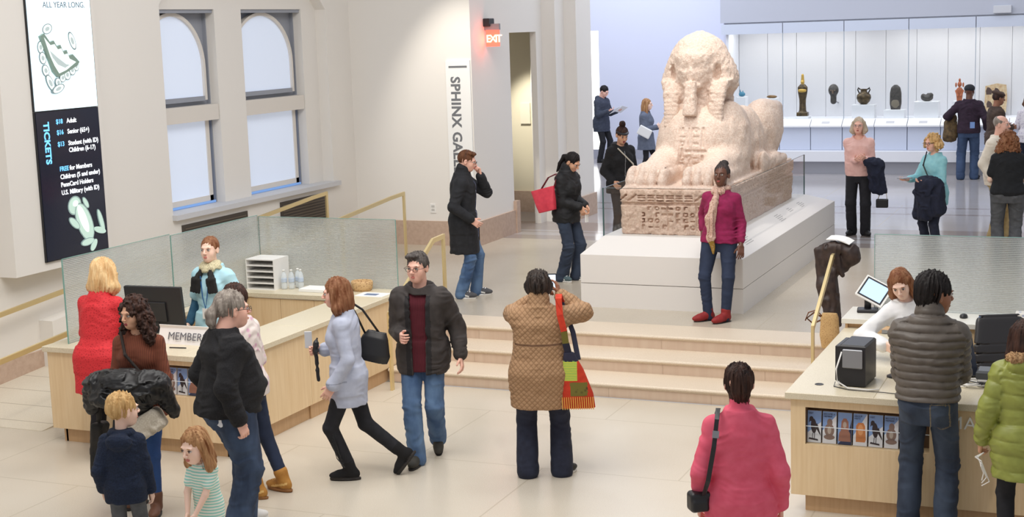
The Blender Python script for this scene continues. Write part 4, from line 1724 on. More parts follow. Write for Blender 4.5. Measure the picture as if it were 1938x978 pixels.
def flat(name, polys, mats, par, t=.003):
    """polys: (outline in (y,z), slot); thin picture pieces on the screen face"""
    mb = MB()
    for k, (pl, m) in enumerate(polys):
        mb.prism(pl, lambda u, v, tt: (tt, u, v), XSC + .0005, XSC + .0005 + t + .0007 * k, m)
    return putp(mb.build(name, mats), par)


def oval(cy, cz, ry, rz, a=0., n=20):
    ca, sa = math.cos(a), math.sin(a)
    r = []
    for q in range(n):
        t = 2 * math.pi * q / n
        u, v = ry * math.cos(t), rz * math.sin(t)
        r.append((cy + u * ca - v * sa, cz + u * sa + v * ca))
    return r


JW = [mat('jewel_silver', (176, 190, 190), .4, emit=.35), mat('jewel_line', (124, 140, 142), .4, emit=.15), mat('jewel_pale', (214, 228, 226), .4, emit=.6), mat('jewel_green', (128, 150, 138), .4, emit=.12)]
J = []


def ringed(cy, cz, ry, rz, a):
    J.append((oval(cy, cz, ry, rz, a), 1))
    J.append((oval(cy, cz, ry * .86, rz * .86, a), 2))
    J.append((oval(cy, cz, ry * .45, rz * .4, a), 0))


for cy, cz, ry, rz, a_ in ((12.36, 3.60, .085, .055, .3), (12.77, 3.46, .050, .11, .4), (12.22, 3.40, .05, .07, -.1), (12.24, 3.28, .055, .07, .2), (12.27, 3.14, .055, .07, .4), (12.33, 3.00, .05, .11, .55),
                           (12.46, 2.96 + .04, .05, .055, .6), (12.54, 3.05, .055, .05, .5), (12.62, 3.08, .055, .06, .3), (12.71, 3.13, .055, .06, .2), (12.78, 3.17, .045, .055, .2), (12.44, 2.93, .11, .045, .3)):
    ringed(cy, cz, ry, rz, a_)
J.append(([(12.20, 3.52), (12.27, 3.55), (12.36, 3.45), (12.42, 3.47), (12.47, 3.40), (12.53, 3.42), (12.57, 3.34), (12.63, 3.36), (12.66, 3.29), (12.73, 3.31), (12.84, 3.22), (12.80, 3.18), (12.58, 3.10), (12.45, 3.06), (12.38, 3.12)], 3))
J.append(([(12.26, 3.51), (12.36, 3.42), (12.43, 3.43), (12.48, 3.37), (12.54, 3.38), (12.58, 3.31), (12.64, 3.32), (12.67, 3.26), (12.78, 3.22), (12.60, 3.135), (12.47, 3.10), (12.40, 3.19), (12.34, 3.30)], 2))
J.append(([(12.34, 3.36), (12.46, 3.28), (12.60, 3.20), (12.66, 3.19), (12.58, 3.16), (12.46, 3.20), (12.38, 3.28)], 0))
J = [([(u - .06 - (u - 12.5) * .08, v * .94 + .33) for u, v in pl], m) for pl, m in J]
flat('jewel_picture', J, JW, SCR)
FM = [mat('frog_pale', (184, 210, 198), .4, emit=.45), mat('frog_light', (222, 236, 226), .4, emit=.7), mat('frog_shade', (146, 170, 168), .4, emit=.2)]
G = []
for pl, m in ((oval(12.52, 1.82, .115, .10, .5), 2), (oval(12.52, 1.82, .10, .088, .5), 0), (oval(12.66, 1.62, .125, .235, .42), 2), (oval(12.66, 1.62, .112, .222, .42), 0), (oval(12.64, 1.66, .055, .17, .42), 1),
              (oval(12.70, 1.83, .035, .075, .6), 2), (oval(12.70, 1.83, .026, .065, .6), 0), (oval(12.49, 1.63, .045, .10, .9), 2), (oval(12.49, 1.63, .035, .09, .9), 0),
              (oval(12.93, 1.60, .040, .14, .30), 2), (oval(12.93, 1.60, .030, .13, .30), 0), (oval(12.90, 1.50, .10, .035, -.3), 0), (oval(12.68, 1.40, .11, .042, .1), 2), (oval(12.68, 1.40, .10, .034, .1), 0), (oval(12.78, 1.35, .035, .075, -.7), 0), (oval(12.53, 1.84, .04, .03, .5), 1)):
    G.append((pl, m))
flat('frog_picture', G, FM, SC2)

# ---------------------------------------------------------------- banner, exit sign, outlet, plaque
BN = empty('gallery_banner', (-9.0, 19.19, .7))
tag(BN, 'tall white lettered wall banner behind the man in the long dark coat', 'banner')
putp(MB().box((-9.13, 19.17, .62), (-8.70 + .0, 19.195, 3.13)).build('panel', mat('banner_white', (240, 240, 238), .7)), BN) if False else putp(MB().box((-9.20, 19.17, .62), (-8.815, 19.195, 3.13)).build('panel', mat('banner_white', (240, 240, 238), .7)), BN)
TG = mat('sign_grey', (112, 114, 118), .6)
putp(MB().box((-9.15, 19.164, 3.03), (-8.86, 19.172, 3.055)).build('rule_line', TG), BN)
text_obj('lettering', 'SPHINX GALLERY', .205, (-9.12, 19.168, 2.90), (0, 0, -1), (1, 0, 0), TG, BN, .001, .006, sp=1.05)
EX = empty('exit_sign', (-8.79, 19.86, 3.6))
tag(EX, 'small lit red exit sign under a black bracket on the pale wall', 'exit sign')
putp(MB().box((-8.80, 19.66, 3.60), (-8.70, 19.84, 3.72), bev=.008).build('bracket', M_BLACK), EX)
putp(MB().box((-8.80, 19.70, 3.55), (-8.56, 19.74, 3.64)).build('top_bar', M_GREYM), EX)
M_RED = mat('exit_glow', (255, 96, 78), .4, emit=1.3)
putp(MB().box((-8.78, 19.705, 3.31), (-8.57, 19.735, 3.55)).build('lit_panel', M_RED), EX)
text_obj('lettering', 'EXIT', .15, (-8.775, 19.702, 3.375), (1, 0, 0), (0, 0, 1), mat('exit_letters', (255, 214, 170), .4, emit=1.8), EX, .002, .003, sp=.75)
ol = D.lights.new('exit_lamp', 'POINT')
ol.energy = 2.2
ol.color = (1, .10, .05)
ol.shadow_soft_size = .05
oo = D.objects.new('exit_lamp', ol)
COL.objects.link(oo)
oo.location = (-8.62, 19.58, 3.42)
OU = empty('wall_outlet', (-9.48, 19.2, .98))
tag(OU, 'white double wall outlet low on the cream wall left of the coat man', 'outlet')
putp(MB().box((-9.55, 19.19, .90), (-9.46, 19.2, 1.04), bev=.002).build('cover_plate', M_WHITE), OU)
for z in (.935, .985):
    putp(MB().box((-9.53, 19.186, z), (-9.48, 19.191, z + .03)).build('socket', mat('socket_grey', (196, 194, 190), .5)), OU)
tag(MB().box((-9.68, 23.06, 1.94), (-9.50, 23.098, 2.30), bev=.004).build('wall_plaque', mat('plaque', (228, 222, 204), .6)), 'small cream plaque on the lit alcove wall', 'plaque')

# ---------------------------------------------------------------- handrails


def rail(pts_bar, posts, label, wall=False, grp='brass handrails'):
    e = empty('handrail', pts_bar[0])
    tag(e, label, 'handrail', grp)
    putp(MB().tube(pts_bar, .02, flat=(.028, .05)).build('rail_bar', M_BRASS), e)
    for x, y, z0, z1 in posts:
        putp(MB().box((x - .012, y - .025, z0), (x + .012, y + .025, z1)).build('post', M_BRASS), e)
    return e


rail([(-6.78, 12.60, .78), (-6.78, 13.65, 1.37), (-6.78, 13.92, 1.38)], [(-6.78, 12.60, 0, .79), (-6.78, 13.90, U, 1.39)], 'brass stair handrail beside the left desk end, behind the man in the dark jacket')
rail([(-2.60, 12.86, .80), (-2.60, 13.78, 1.30), (-2.60, 13.98, 1.31)], [(-2.60, 12.86, 0, .82), (-2.60, 13.96, U, 1.32)], 'brass stair handrail with a brown leather coat hung over it')
rail([(-10.60, 10.3, .76), (-10.60, 17.6, 1.30), (-10.60, 18.0, 1.32)], [(-10.60, 17.98, U, 1.33), (-10.60, 16.4, .38, 1.21), (-10.6, 14.2, .25, 1.05), (-10.6, 10.4, .0, .77)], 'long brass ramp handrail nearer the windows')
rail([(-9.45, 9.6, .67), (-9.45, 17.75, 1.29), (-9.45, 18.18, 1.31)], [(-9.45, 18.16, U, 1.32), (-9.45, 16.4, .38, 1.20), (-9.45, 14.2, .25, 1.03), (-9.45, 9.7, 0, .69)], 'long brass ramp handrail running behind the left desk')

# ---------------------------------------------------------------- ribbed glass
RIB = D.materials.new('ribbed_glass')
RIB.use_nodes = True
N, L = nt(RIB)
N.remove(N['Principled BSDF'])
tc = N.new('ShaderNodeTexCoord')
wv = N.new('ShaderNodeTexWave')
wv.bands_direction = 'Z'
wv.inputs['Scale'].default_value = 20
L.new(tc.outputs['Object'], wv.inputs[0])
bp = N.new('ShaderNodeBump')
bp.inputs['Strength'].default_value = .5
bp.inputs['Distance'].default_value = .01
L.new(wv.outputs['Fac'], bp.inputs['Height'])
tr = N.new('ShaderNodeBsdfTransparent')
tr.inputs[0].default_value = (.92, .94, .935, 1)
rf = N.new('ShaderNodeBsdfRefraction')
rf.inputs['Roughness'].default_value = .22
rf.inputs['IOR'].default_value = 1.06
rf.inputs[0].default_value = (.91, .935, .925, 1)
L.new(bp.outputs[0], rf.inputs['Normal'])
df = N.new('ShaderNodeBsdfDiffuse')
df.inputs[0].default_value = (.70, .73, .72, 1)
gl = N.new('ShaderNodeBsdfGlossy')
gl.inputs['Roughness'].default_value = .25
L.new(bp.outputs[0], gl.inputs['Normal'])
m1 = N.new('ShaderNodeMixShader')
m1.inputs[0].default_value = .72
L.new(tr.outputs[0], m1.inputs[1])
L.new(rf.outputs[0], m1.inputs[2])
mr = N.new('ShaderNodeMapRange')
mr.inputs['To Min'].default_value = .10
mr.inputs['To Max'].default_value = .42
L.new(wv.outputs['Fac'], mr.inputs[0])
m2 = N.new('ShaderNodeMixShader')
L.new(mr.outputs[0], m2.inputs[0])
L.new(m1.outputs[0], m2.inputs[1])
L.new(df.outputs[0], m2.inputs[2])
m3 = N.new('ShaderNodeMixShader')
m3.inputs[0].default_value = .06
L.new(m2.outputs[0], m3.inputs[1])
L.new(gl.outputs[0], m3.inputs[2])
L.new(m3.outputs[0], N['Material Output'].inputs[0])


def glass_screen(label, panes):
    e = empty('glass_screen', (panes[0][0][0], panes[0][0][1], panes[0][0][2]))
    tag(e, label, 'glass screen')
    for lo, hi in panes:
        g = putp(MB().box(lo, hi).build('glass_pane', RIB), e)
        mb = MB()
        if hi[0] - lo[0] > hi[1] - lo[1]:
            mb.box((lo[0] - .004, lo[1], lo[2]), (lo[0], hi[1], hi[2]))
            mb.box((hi[0], lo[1], lo[2]), (hi[0] + .004, hi[1], hi[2]))
        else:
            mb.box((lo[0], lo[1] - .006, lo[2]), (hi[0], lo[1], hi[2]))
        mb.box((lo[0], lo[1], hi[2]), (hi[0], hi[1], hi[2] + .004))
        putp(mb.build('glass_edge', M_EDGE), e)
    return e


glass_screen('ribbed translucent glass screen round the back of the left desk', [((-8.756, 10.18, .885), (-8.744, 11.76, 1.655)), ((-8.756, 11.78, .885), (-8.744, 13.34, 1.64)), ((-8.74, 13.344, .885), (-7.06, 13.356, 1.625))])
glass_screen('ribbed translucent glass screen behind the right desk', [((-2.06, 12.90, .985), (1.2, 12.912, 1.66))])

# ---------------------------------------------------------------- desks


def desk_root(label, loc):
    e = empty('reception_desk', loc)
    tag(e, label, 'desk', None)
    return e


TH = .05
LD = desk_root('left maple reception desk with pale stone top, ribbed glass and membership sign', (-8, 11.6, 0))
zt = .885


def front_unit(D_, x0, x1, y0, rx0, rx1, depth, ztop, inset=.0):
    """front panel with a recessed brochure opening (rx0..rx1)"""
    mb = MB()
    z0, rz0, rz1 = .13, .515, .79
    mb.box((x0, y0, z0), (rx0, y0 + .02, ztop - TH - .006))
    mb.box((rx1, y0, z0), (x1, y0 + .02, ztop - TH - .006))
    mb.box((rx0, y0, z0), (rx1, y0 + .02, rz0))
    mb.box((rx0, y0, rz1), (rx1, y0 + .02, ztop - TH - .006))
    putp(mb.build('front_panel', M_WOOD), D_)
    mb = MB()
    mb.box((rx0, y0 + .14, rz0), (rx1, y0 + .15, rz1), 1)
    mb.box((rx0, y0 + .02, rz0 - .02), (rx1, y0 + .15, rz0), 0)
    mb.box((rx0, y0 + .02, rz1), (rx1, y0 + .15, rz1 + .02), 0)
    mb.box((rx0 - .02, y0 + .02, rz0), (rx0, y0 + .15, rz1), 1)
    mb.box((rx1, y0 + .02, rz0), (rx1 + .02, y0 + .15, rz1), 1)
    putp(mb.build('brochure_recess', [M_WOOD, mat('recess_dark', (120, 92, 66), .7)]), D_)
    lip = MB().box((rx0 + .002, y0 + .012, rz0), (rx1 - .002, y0 + .018, rz0 + .13)).build('clear_retainer', GLASS)
    putp(lip, D_)
    mb = MB().box((rx0 + .002, y0 + .011, rz0 + .13), (rx1 - .002, y0 + .019, rz0 + .134))
    putp(mb.build('retainer_edge', mat('acrylic_edge', (226, 232, 236), .3)), D_)
    putp(MB().box((x0 + .10, y0 + .05, 0), (x1, y0 + .10, .15)).build('toe_kick', M_WOODT), D_)


front_unit(LD, -8.90, -6.99, 10.06, -8.55, -7.25, .85, zt)
mb = MB()
mb.box((-8.90, 10.08, .13), (-8.88, 13.36, zt - TH))
mb.box((-8.88, 10.95, .05), (-7.45, 10.97, zt - TH))
putp(mb.build('side_panel', M_WOOD), LD)
# right side: jointed door fronts
for y0, y1 in ((10.062, 11.40), (11.405, 13.36)):
    putp(MB().box((-7.01, y0, .14), (-6.99, y1, zt - TH - .006)).build('cabinet_front', M_WOOD), LD)
for lo, hi in (((-7.07, 10.11, 0), (-7.03, 11.40, .15)), ((-7.055, 11.405, 0), (-7.015, 13.3, .15)), ((-8.82, 10.11, 0), (-8.78, 13.3, .15))):
    putp(MB().box(lo, hi).build('toe_kick', M_WOODT), LD)
mb = MB()
mb.box((-7.47, 11.2, .05), (-7.45, 13.36, zt - TH))
putp(mb.build('inner_panel', M_WOOD), LD)
for x0, x1 in ((-8.87, -8.61), (-8.605, -8.21), (-8.205, -7.80), (-7.795, -7.475)):
    putp(MB().box((x0, 12.86, .08), (x1, 12.88, zt - TH - .01)).build('cabinet_door', M_WOOD), LD)
mb = MB()
mb.box((-8.93, 10.03, zt - TH), (-7.45, 10.98, zt), bev=.004)
mb.box((-7.45, 10.03, zt - TH), (-6.965, 11.40, zt), bev=.004)
mb.box((-7.45, 11.404, zt - TH), (-6.965, 12.84, zt), bev=.004)
mb.box((-8.93, 12.84, zt - TH), (-6.965, 13.38, zt), bev=.004)
mb.box((-8.93, 10.98, zt - TH), (-8.60, 12.84, zt), bev=.004)
putp(mb.build('worktop', M_TOP), LD)

RD = desk_root('right maple ticket desk with pale stone top, till equipment and brochure slot', (-.8, 11.4, 0))
front_unit(RD, -2.215, 1.6, 10.165, -2.11, -1.24, .9, .90)
mb = MB()
mb.add([(-2.21, 10.17, .90 - TH - .006), (-2.165, 10.17, .13), (-2.165, 12.95, .13), (-2.21, 12.95, .844), (-2.19, 10.17, .844), (-2.145, 10.17, .13), (-2.145, 12.95, .13), (-2.19, 12.95, .844)],
       [(0, 1, 2, 3), (7, 6, 5, 4), (0, 4, 5, 1), (3, 2, 6, 7), (0, 3, 7, 4), (1, 5, 6, 2)])
mb.box((-1.66, 11.15, .1), (-1.64, 12.5, .85))
mb.box((-1.66, 11.13, .1), (1.6, 11.15, .85))
putp(mb.build('side_panel', M_WOOD), RD)
putp(MB().box((-2.12, 10.22, 0), (-2.08, 12.9, .15)).build('toe_kick', M_WOODT), RD)
mb = MB()
mb.box((-2.25, 10.13, .90 - TH), (-1.62, 12.50, .90), bev=.004)
mb.box((-1.62, 10.13, .90 - TH), (1.6, 11.16, .90), bev=.004)
putp(mb.build('worktop', M_TOP), RD)
mb = MB()
mb.box((-2.27, 12.45, .94), (1.6, 13.0, .985), bev=.003)
putp(mb.build('raised_counter', mat('counter_white', (238, 236, 228), .3, kind='speckle', col2=(222, 218, 206))), RD)
mb = MB()
mb.box((-2.24, 12.47, .0), (-2.22, 12.98, .94))
mb.box((-2.22, 12.50, .9), (-1.64, 12.52, .94))
mb.box((-2.2, 12.96, 0), (1.6, 12.98, .94))
putp(mb.build('back_panel', M_WOODT), RD)
for k in range(4):
    putp(MB().box((-1.62 + k * .62, 12.50, .05), (-1.01 + k * .62, 12.52, .93)).build('cabinet_door', M_WOOD), RD)
putp(MB().box((-1.98, 12.30, .902), (-1.66, 12.44, .935)).build('cable_tray', M_WOODT), RD)
putp(MB().box((-1.90, 12.285, .905), (-1.70, 12.300, .932)).build('power_strip', M_GREYM), RD)
putp(MB().lathe([(.032, 0), (.032, .003), (.022, .0035), (.02, .001)], (-2.06, 10.42, .90), 18).build('grommet', M_BLACK), RD)
text_obj('lettering', 'MAIN', .125, (-1.113, 10.160, .715), (1, 0, 0), (0, 0, 1), mat('letter_white', (246, 246, 244), .4), RD, .008, 0, sp=1.1)

# ---------------------------------------------------------------- brochures
B_BLUE = mat('brochure_blue', (134, 164, 214), .4)
B_WHITE = mat('brochure_white', (232, 232, 236), .4)
B_DARK = mat('raven_dark', (52, 40, 42), .5)
B_STAT = mat('statue_taupe', (142, 116, 104), .5)
B_STAT2 = mat('statue_light', (186, 170, 158), .5)
B_ORG = mat('bust_orange', (206, 128, 72), .5)
B_NAVY = mat('brochure_navy', (48, 54, 84), .4)
B_SPH = mat('sphinx_brown', (164, 112, 92), .5)


def brochure(x, y, z, kind, label, grp, tilt=6):
    e = empty('brochure', (x, y, z))
    e.rotation_euler = (math.radians(-tilt), 0, 0)
    tag(e, label, 'brochure', grp)
    w_, h = .098, .232
    MB().box((0, 0, 0), (w_, .02, h)).build('leaflet_stack', B_WHITE, e)
    f3 = lambda u, v, t: (u * w_, -t, v * h)
    if kind == 'bust':
        bg = [([(0, 0), (1, 0), (1, 1), (0, 1)], B_WHITE), ([(0, 1), (0, .55), (.9, .95), (.9, 1)], B_BLUE), ([(0, .3), (0, 1), (1, 1)], B_BLUE)]
        fg = [([(.2, .12), (.85, .12), (.92, .2), (.85, .62), (.72, .72), (.36, .72), (.2, .62)], B_ORG), (oval(.53, .5, .2, .17), mat('bust_light', (226, 158, 104), .5))]
    elif kind == 'bird':
        bg = [([(0, 0), (1, 0), (1, .6), (0, .25)], B_WHITE), ([(0, .3), (1, .66), (1, 1), (0, 1)], B_BLUE)]
        fg = [(oval(.28, .74, .15, .08), B_DARK), ([(.14, .72), (.1, .62), (.2, .66)], B_DARK), (oval(.46, .52, .2, .24, .5), B_DARK), ([(.55, .5), (.98, .22), (.95, .3), (.7, .62)], B_DARK), ([(.38, .3), (.42, .3), (.40, .12), (.36, .12)], B_DARK), ([(.52, .3), (.56, .3), (.54, .12), (.5, .12)], B_DARK), ([(.1, .10), (.8, .06), (.78, .11), (.15, .15)], B_DARK)]
    elif kind == 'statue':
        bg = [([(0, 0), (1, 0), (1, .9), (0, .4)], B_WHITE), ([(0, .4), (1, .9), (1, 1), (0, 1)], B_BLUE)]
        fg = [(oval(.5, .42, .36, .2), B_STAT), (oval(.52, .66, .2, .12), B_STAT), (oval(.5, .42, .14, .12), B_STAT2), (oval(.5, .2, .4, .08), B_STAT)]
    else:
        bg = [([(0, 0), (1, 0), (1, 1), (0, 1)], B_BLUE), ([(0, 0), (1, 0), (1, .8), (.75, .35)], B_NAVY)]
        fg = [([(.05, .1), (.95, .1), (.9, .35), (.7, .5), (.3, .5), (.1, .35)], B_SPH), ([(.22, .45), (.26, .72), (.4, .82), (.6, .82), (.76, .72), (.8, .45)], B_SPH), (oval(.5, .62, .13, .1), B_STAT2)]
    mb = MB()
    ms = []
    for k, (pl, m) in enumerate(bg + fg):
        if m not in ms:
            ms.append(m)
        mb.prism(pl, f3, 0, .0012 + .0003 * k, ms.index(m))
    mb.build('cover_picture', ms, e)
    tx = {'bird': 'VISIT', 'statue': 'BECOME A\nMEMBER', 'bust': 'GROUP\nVISITS'}.get(kind)
    if tx:
        t = text_obj('cover_text', tx, .017, (.006, -.005, .208), (1, 0, 0), (0, 0, 1), B_NAVY, None, .0004)
        t.parent = e
    return e


kk = ['bird', 'statue', 'sphinx', 'bust', 'bird', 'statue', 'sphinx']
ll = ['raven brochure at the outer end of the right desk slot', 'statue brochure between the first raven and the sphinx brochure, right desk', 'brown sphinx brochure in the right desk slot', 'orange bust brochure in the right desk slot',
      'second raven brochure, beside the orange bust, right desk', 'second statue brochure, nearer the puffer jacket man, right desk', 'brochure half hidden by the puffer jacket man, right desk']
for k in range(7):
    brochure(-2.106 + k * .1095, 10.215, .518, kk[k], ll[k], 'brochures in the right desk slot')
for k, (q, lb) in enumerate((('statue', 'statue brochure beside the curly-haired woman, left desk slot'), ('bird', 'raven brochure in the middle of the visible left desk slot'), ('sphinx', 'sphinx brochure beside the ponytail man, left desk slot'))):
    brochure(-7.66 + k * .112, 10.11, .518, q, lb, 'brochures in the left desk slot')

# ---------------------------------------------------------------- things on the left desk
mo = empty('monitor', (-8.28, 10.86, zt))
tag(mo, 'black computer monitor seen from behind on the left desk', 'monitor')
mo.rotation_euler = (0, 0, math.radians(4))
R_ = Matrix.Rotation(math.radians(6), 3, 'X')
MB().box((-.30, -.018, 0), (.30, .018, .385), R=R_, o=(0, 0, .05), bev=.006).build('screen_housing', M_BLACK, mo)
MB().box((-.13, -.035, .05), (.13, -.016, .24), R=R_, o=(0, 0, .05), bev=.006).build('rear_bulge', M_BLACK, mo)
MB().lathe([(.03, 0), (.03, .004), (.024, .005), (0.02, .0045)], (0, 0, 0), 16).build('round_emblem', M_GREYM, mo).matrix_local = Matrix.Translation((0, -.028, .34)) @ Matrix.Rotation(math.radians(90), 4, 'X')
MB().box((-.035, -.03, 0), (.035, .01, .14), bev=.005).build('stand_neck', M_BLACK, mo)
MB().box((-.13, -.09, 0), (.13, .09, .012), bev=.004).build('stand_foot', M_BLACK, mo)
# member sign: tent card
ms_ = empty('desk_sign', (-7.66, 10.42, zt))
tag(ms_, 'white tent sign lettered MEMBERSHIP on the left desk', 'sign')
R_ = Matrix.Rotation(math.radians(-22), 3, 'X')
MB().box((-.30, 0, 0), (.34, .004, .150), R=R_).build('card_front', M_PAPER, ms_)
MB().box((-.30, .10, 0), (.30, .104, .135), R=Matrix.Rotation(math.radians(22), 3, 'X')).build('card_back', M_PAPER, ms_)
t = text_obj('lettering', 'MEMBERSHIP', .098, (-.19, .0, .042), (1, 0, 0), (0, .35, .94), mat('letter_slate', (96, 98, 106), .6), None, .0008)
t.parent = ms_
t.location = (0, -.002, 0)
tag(MB().tube([(-7.72, 10.27, zt + .006), (-7.56, 10.29, zt + .006)], .005, 8).build('pen', M_BLACK), 'dark pen lying in front of the membership sign', 'pen')
# badge holder of acrylic with cards
bh = empty('card_holder', (-7.52, 10.85, zt))
tag(bh, 'small clear acrylic card holder between the monitor and the ponytail man', 'card holder')
MB().box((-.05, -.03, 0), (.05, .03, .012), bev=.003).build('holder_base', M_WHITE, bh)
MB().box((-.045, .0, .012), (.045, .006, .14)).build('back_plate', GLASS, bh)
MB().box((-.04, -.02, .012), (.04, -.004, .09)).build('card_stack', mat('card_grey', (150, 146, 140), .5), bh)
# paper trays
tr_ = empty('letter_trays', (-8.53, 13.14, zt))
tag(tr_, 'white five-slot paper sorter on the back counter of the left desk', 'paper sorter')
mb = MB()
mb.box((-.175, -.14, 0), (-.165, .16, .33))
mb.box((.165, -.14, 0), (.175, .16, .33))
mb.box((-.165, .15, 0), (.165, .16, .33))
mb.build('sorter_case', M_WHITE, tr_)
for k in range(6):
    MB().box((-.165, -.14, .0 + k * .0635), (.165, .155, .012 + k * .0635)).build('tray_shelf', M_WHITE, tr_)
MB().box((-.164, .13, .012), (.164, .149, .318)).build('sorter_shade_sheet', mat('sorter_shadow', (150, 128, 104), .8), tr_)  # tan sheet over the white back, coloured as the shade inside the slots
# bottles
bt = None
M_BOT = D.materials.new('bottle_plastic')
M_BOT.use_nodes = True
N, L = nt(M_BOT)
b_ = N['Principled BSDF']
b_.inputs['Base Color'].default_value = (.86, .92, .95, 1)
b_.inputs['Roughness'].default_value = .12
b_.inputs['Alpha'].default_value = .5
blabs = ['clear water bottle nearest the white paper sorter', 'clear water bottle in front row beside the sorter', 'clear water bottle at the back of the bottle group', 'clear water bottle farthest from the white paper sorter']
for k, (x, y) in enumerate(((-8.30, 13.10), (-8.225, 13.13), (-8.20, 13.22), (-8.135, 13.17))):
    if k == 0:
        bt = empty('water_bottle', (x, y, zt))
        MB().lathe([(.028, 0), (.031, .01), (.031, .06), (.028, .065), (.031, .07), (.031, .13), (.024, .165), (.012, .185), (.012, .195)], n=18).build('bottle_body', M_BOT, bt, True)
        MB().lathe([(.0315, .075), (.0318, .08), (.0318, .115), (.0315, .12)], n=18).build('wrap_label', mat('bottle_label', (190, 204, 222), .5), bt, True)
        MB().lathe([(.014, .192), (.014, .208), (.012, .21)], n=14).build('cap', M_WHITE, bt, True)
        c = bt
    else:
        c = copy_tree(bt)
        c.location = (x, y, zt)
    tag(c, blabs[k], 'bottle', 'water bottles on the left desk')
tag(MB().box((-8.05, 12.98, zt), (-7.70, 13.20, zt + .035), bev=.004).build('paper_stack', M_PAPER), 'stack of white papers on the back counter', 'papers')
tag(MB().box((-7.69, 13.0, zt), (-7.50, 13.22, zt + .035), bev=.004).build('dark_folder', mat('folder_dark', (64, 56, 70), .5)), 'dark book beside the white paper stack', 'book')
bk = empty('woven_basket', (-7.42, 13.22, zt))
tag(bk, 'small tan woven basket by the ribbed glass, behind the grey cardigan woman', 'basket')
MB().lathe([(.085, 0), (.10, .03), (.105, .09), (.098, .105), (.092, .10), (.09, .02)], n=24, sx=1.15).build('basket_body', mat('wicker', (206, 170, 122), .8, kind='print', col2=(150, 112, 74), scale=2, bump=.4), bk, True)
tag(MB().box((-7.34, 12.90, zt), (-7.02, 13.12, zt + .004)).build('flyer', M_PAPER), 'white flyer at the glass end of the left desk', 'flyer')
tag(MB().box((-7.26, 12.96, zt + .0045), (-7.12, 13.04, zt + .008)).build('flyer', mat('flyer_blue', (110, 128, 160), .6)), 'small blue printed card lying on the white flyer', 'flyer')

# ---------------------------------------------------------------- things on the right desk
pr = empty('label_printer', (-1.80, 10.56, .90))
tag(pr, 'black ticket printer with silver front panel on the right desk', 'printer')
pr.rotation_euler = (0, 0, math.radians(-4))
MB().box((-.10, -.16, 0), (.09, .17, .31), bev=.012).build('printer_case', M_BLACK, pr)
MB().box((-.075, -.175, .14), (.07, -.15, .28), bev=.006).build('front_cover', M_GREYM, pr)
MB().box((-.135, -.14, .03), (-.095, .15, .30), bev=.008).build('side_unit', M_BLACK, pr)
MB().tube([(-.08, -.17, .26), (-.11, -.21, .14), (-.10, -.22, .05), (-.02, -.23, .008), (.12, -.24, .008), (.2, -.2, .008)], .006, 8).build('white_cable', M_WHITE, pr, True)
MB().tube([(-.14, -.12, .02), (-.13, -.2, .006), (0, -.27, .006), (.25, -.26, .006), (.42, -.28, .006)], .003, 6).build('black_cable', M_BLACK, pr, True)
sc_ = empty('barcode_scanner', (-1.55, 10.80, .90))
tag(sc_, 'black barcode scanner on a flared stand beside the printer', 'scanner')
MB().lathe([(.075, 0), (.075, .008), (.05, .02), (.018, .04), (.014, .06), (.013, .16), (.02, .165)], n=22, sx=1.1).build('stand', M_BLACK, sc_, True)
MB().tube([(0, .03, .14), (0, 0, .20), (0, -.03, .245)], [.016, .02, .022], 10).build('grip', M_GREYM, sc_, True)
MB().box((-.028, -.09, .225), (.028, .01, .27), bev=.008).build('scan_head', M_BLACK, sc_)
# tablet till
ta = empty('tablet', (-2.10, 12.78, .985))
tag(ta, 'tilted white point-of-sale tablet with lit blue screen', 'tablet')
ta.rotation_euler = (0, 0, math.radians(8))
R_ = Matrix.Rotation(math.radians(-34), 3, 'X') @ Matrix.Rotation(math.radians(30), 3, 'Y')
R2_ = R_ @ Matrix.Rotation(math.radians(90), 3, 'X') if False else R_
MB().box((-.13, -.012, 0), (.13, .012, .22), R=R_, o=(0, -.02, .10), bev=.006).build('tablet_case', M_WHITE, ta)
MB().box((-.115, -.0135, .015), (.115, -.012, .205), R=R_, o=(0, -.02, .10)).build('bezel', M_BLACK, ta)
MB().box((-.10, -.0145, .03), (.10, -.0135, .19), R=R_, o=(0, -.02, .10)).build('lit_display', mat('tablet_lit', (168, 198, 232), .3, emit=.7), ta)
MB().box((-.09, -.06, 0), (.09, .08, .03), bev=.008).build('stand_base', M_BLACK, ta)
MB().tube([(0, .03, .02), (0, .075, .17)], .03, 12).build('stand_neck', M_BLACK, ta, True)
tag(MB().lathe([(.032, 0), (.034, .01), (.028, .026), (.01, .034)], (-1.28, 12.72, .985), 16, sx=1.0, sy=1.6).build('computer_mouse', M_BLACK, None, True), 'black computer mouse on the raised counter', 'mouse')
tag(MB().box((-1.16, 12.68, .985), (-1.00, 12.78, .990)).build('mouse_card', mat('card_blue', (84, 110, 150), .6)), 'small blue card lying on the raised counter beside the mouse', 'card')
tb = MB().box((-.86, 12.66, .985), (-.68, 12.80, 1.05), bev=.004).build('tissue_box', mat('box_print', (226, 222, 216), .6, kind='print', col2=(110, 130, 180)))
tag(tb, 'printed white and blue tissue box behind the office chair', 'tissue box')
tag(MB().box((-.66, 12.62, .985), (-.40, 12.82, 1.0)).build('notepad', M_PAPER), 'white papers behind the green puffer coat woman', 'papers')
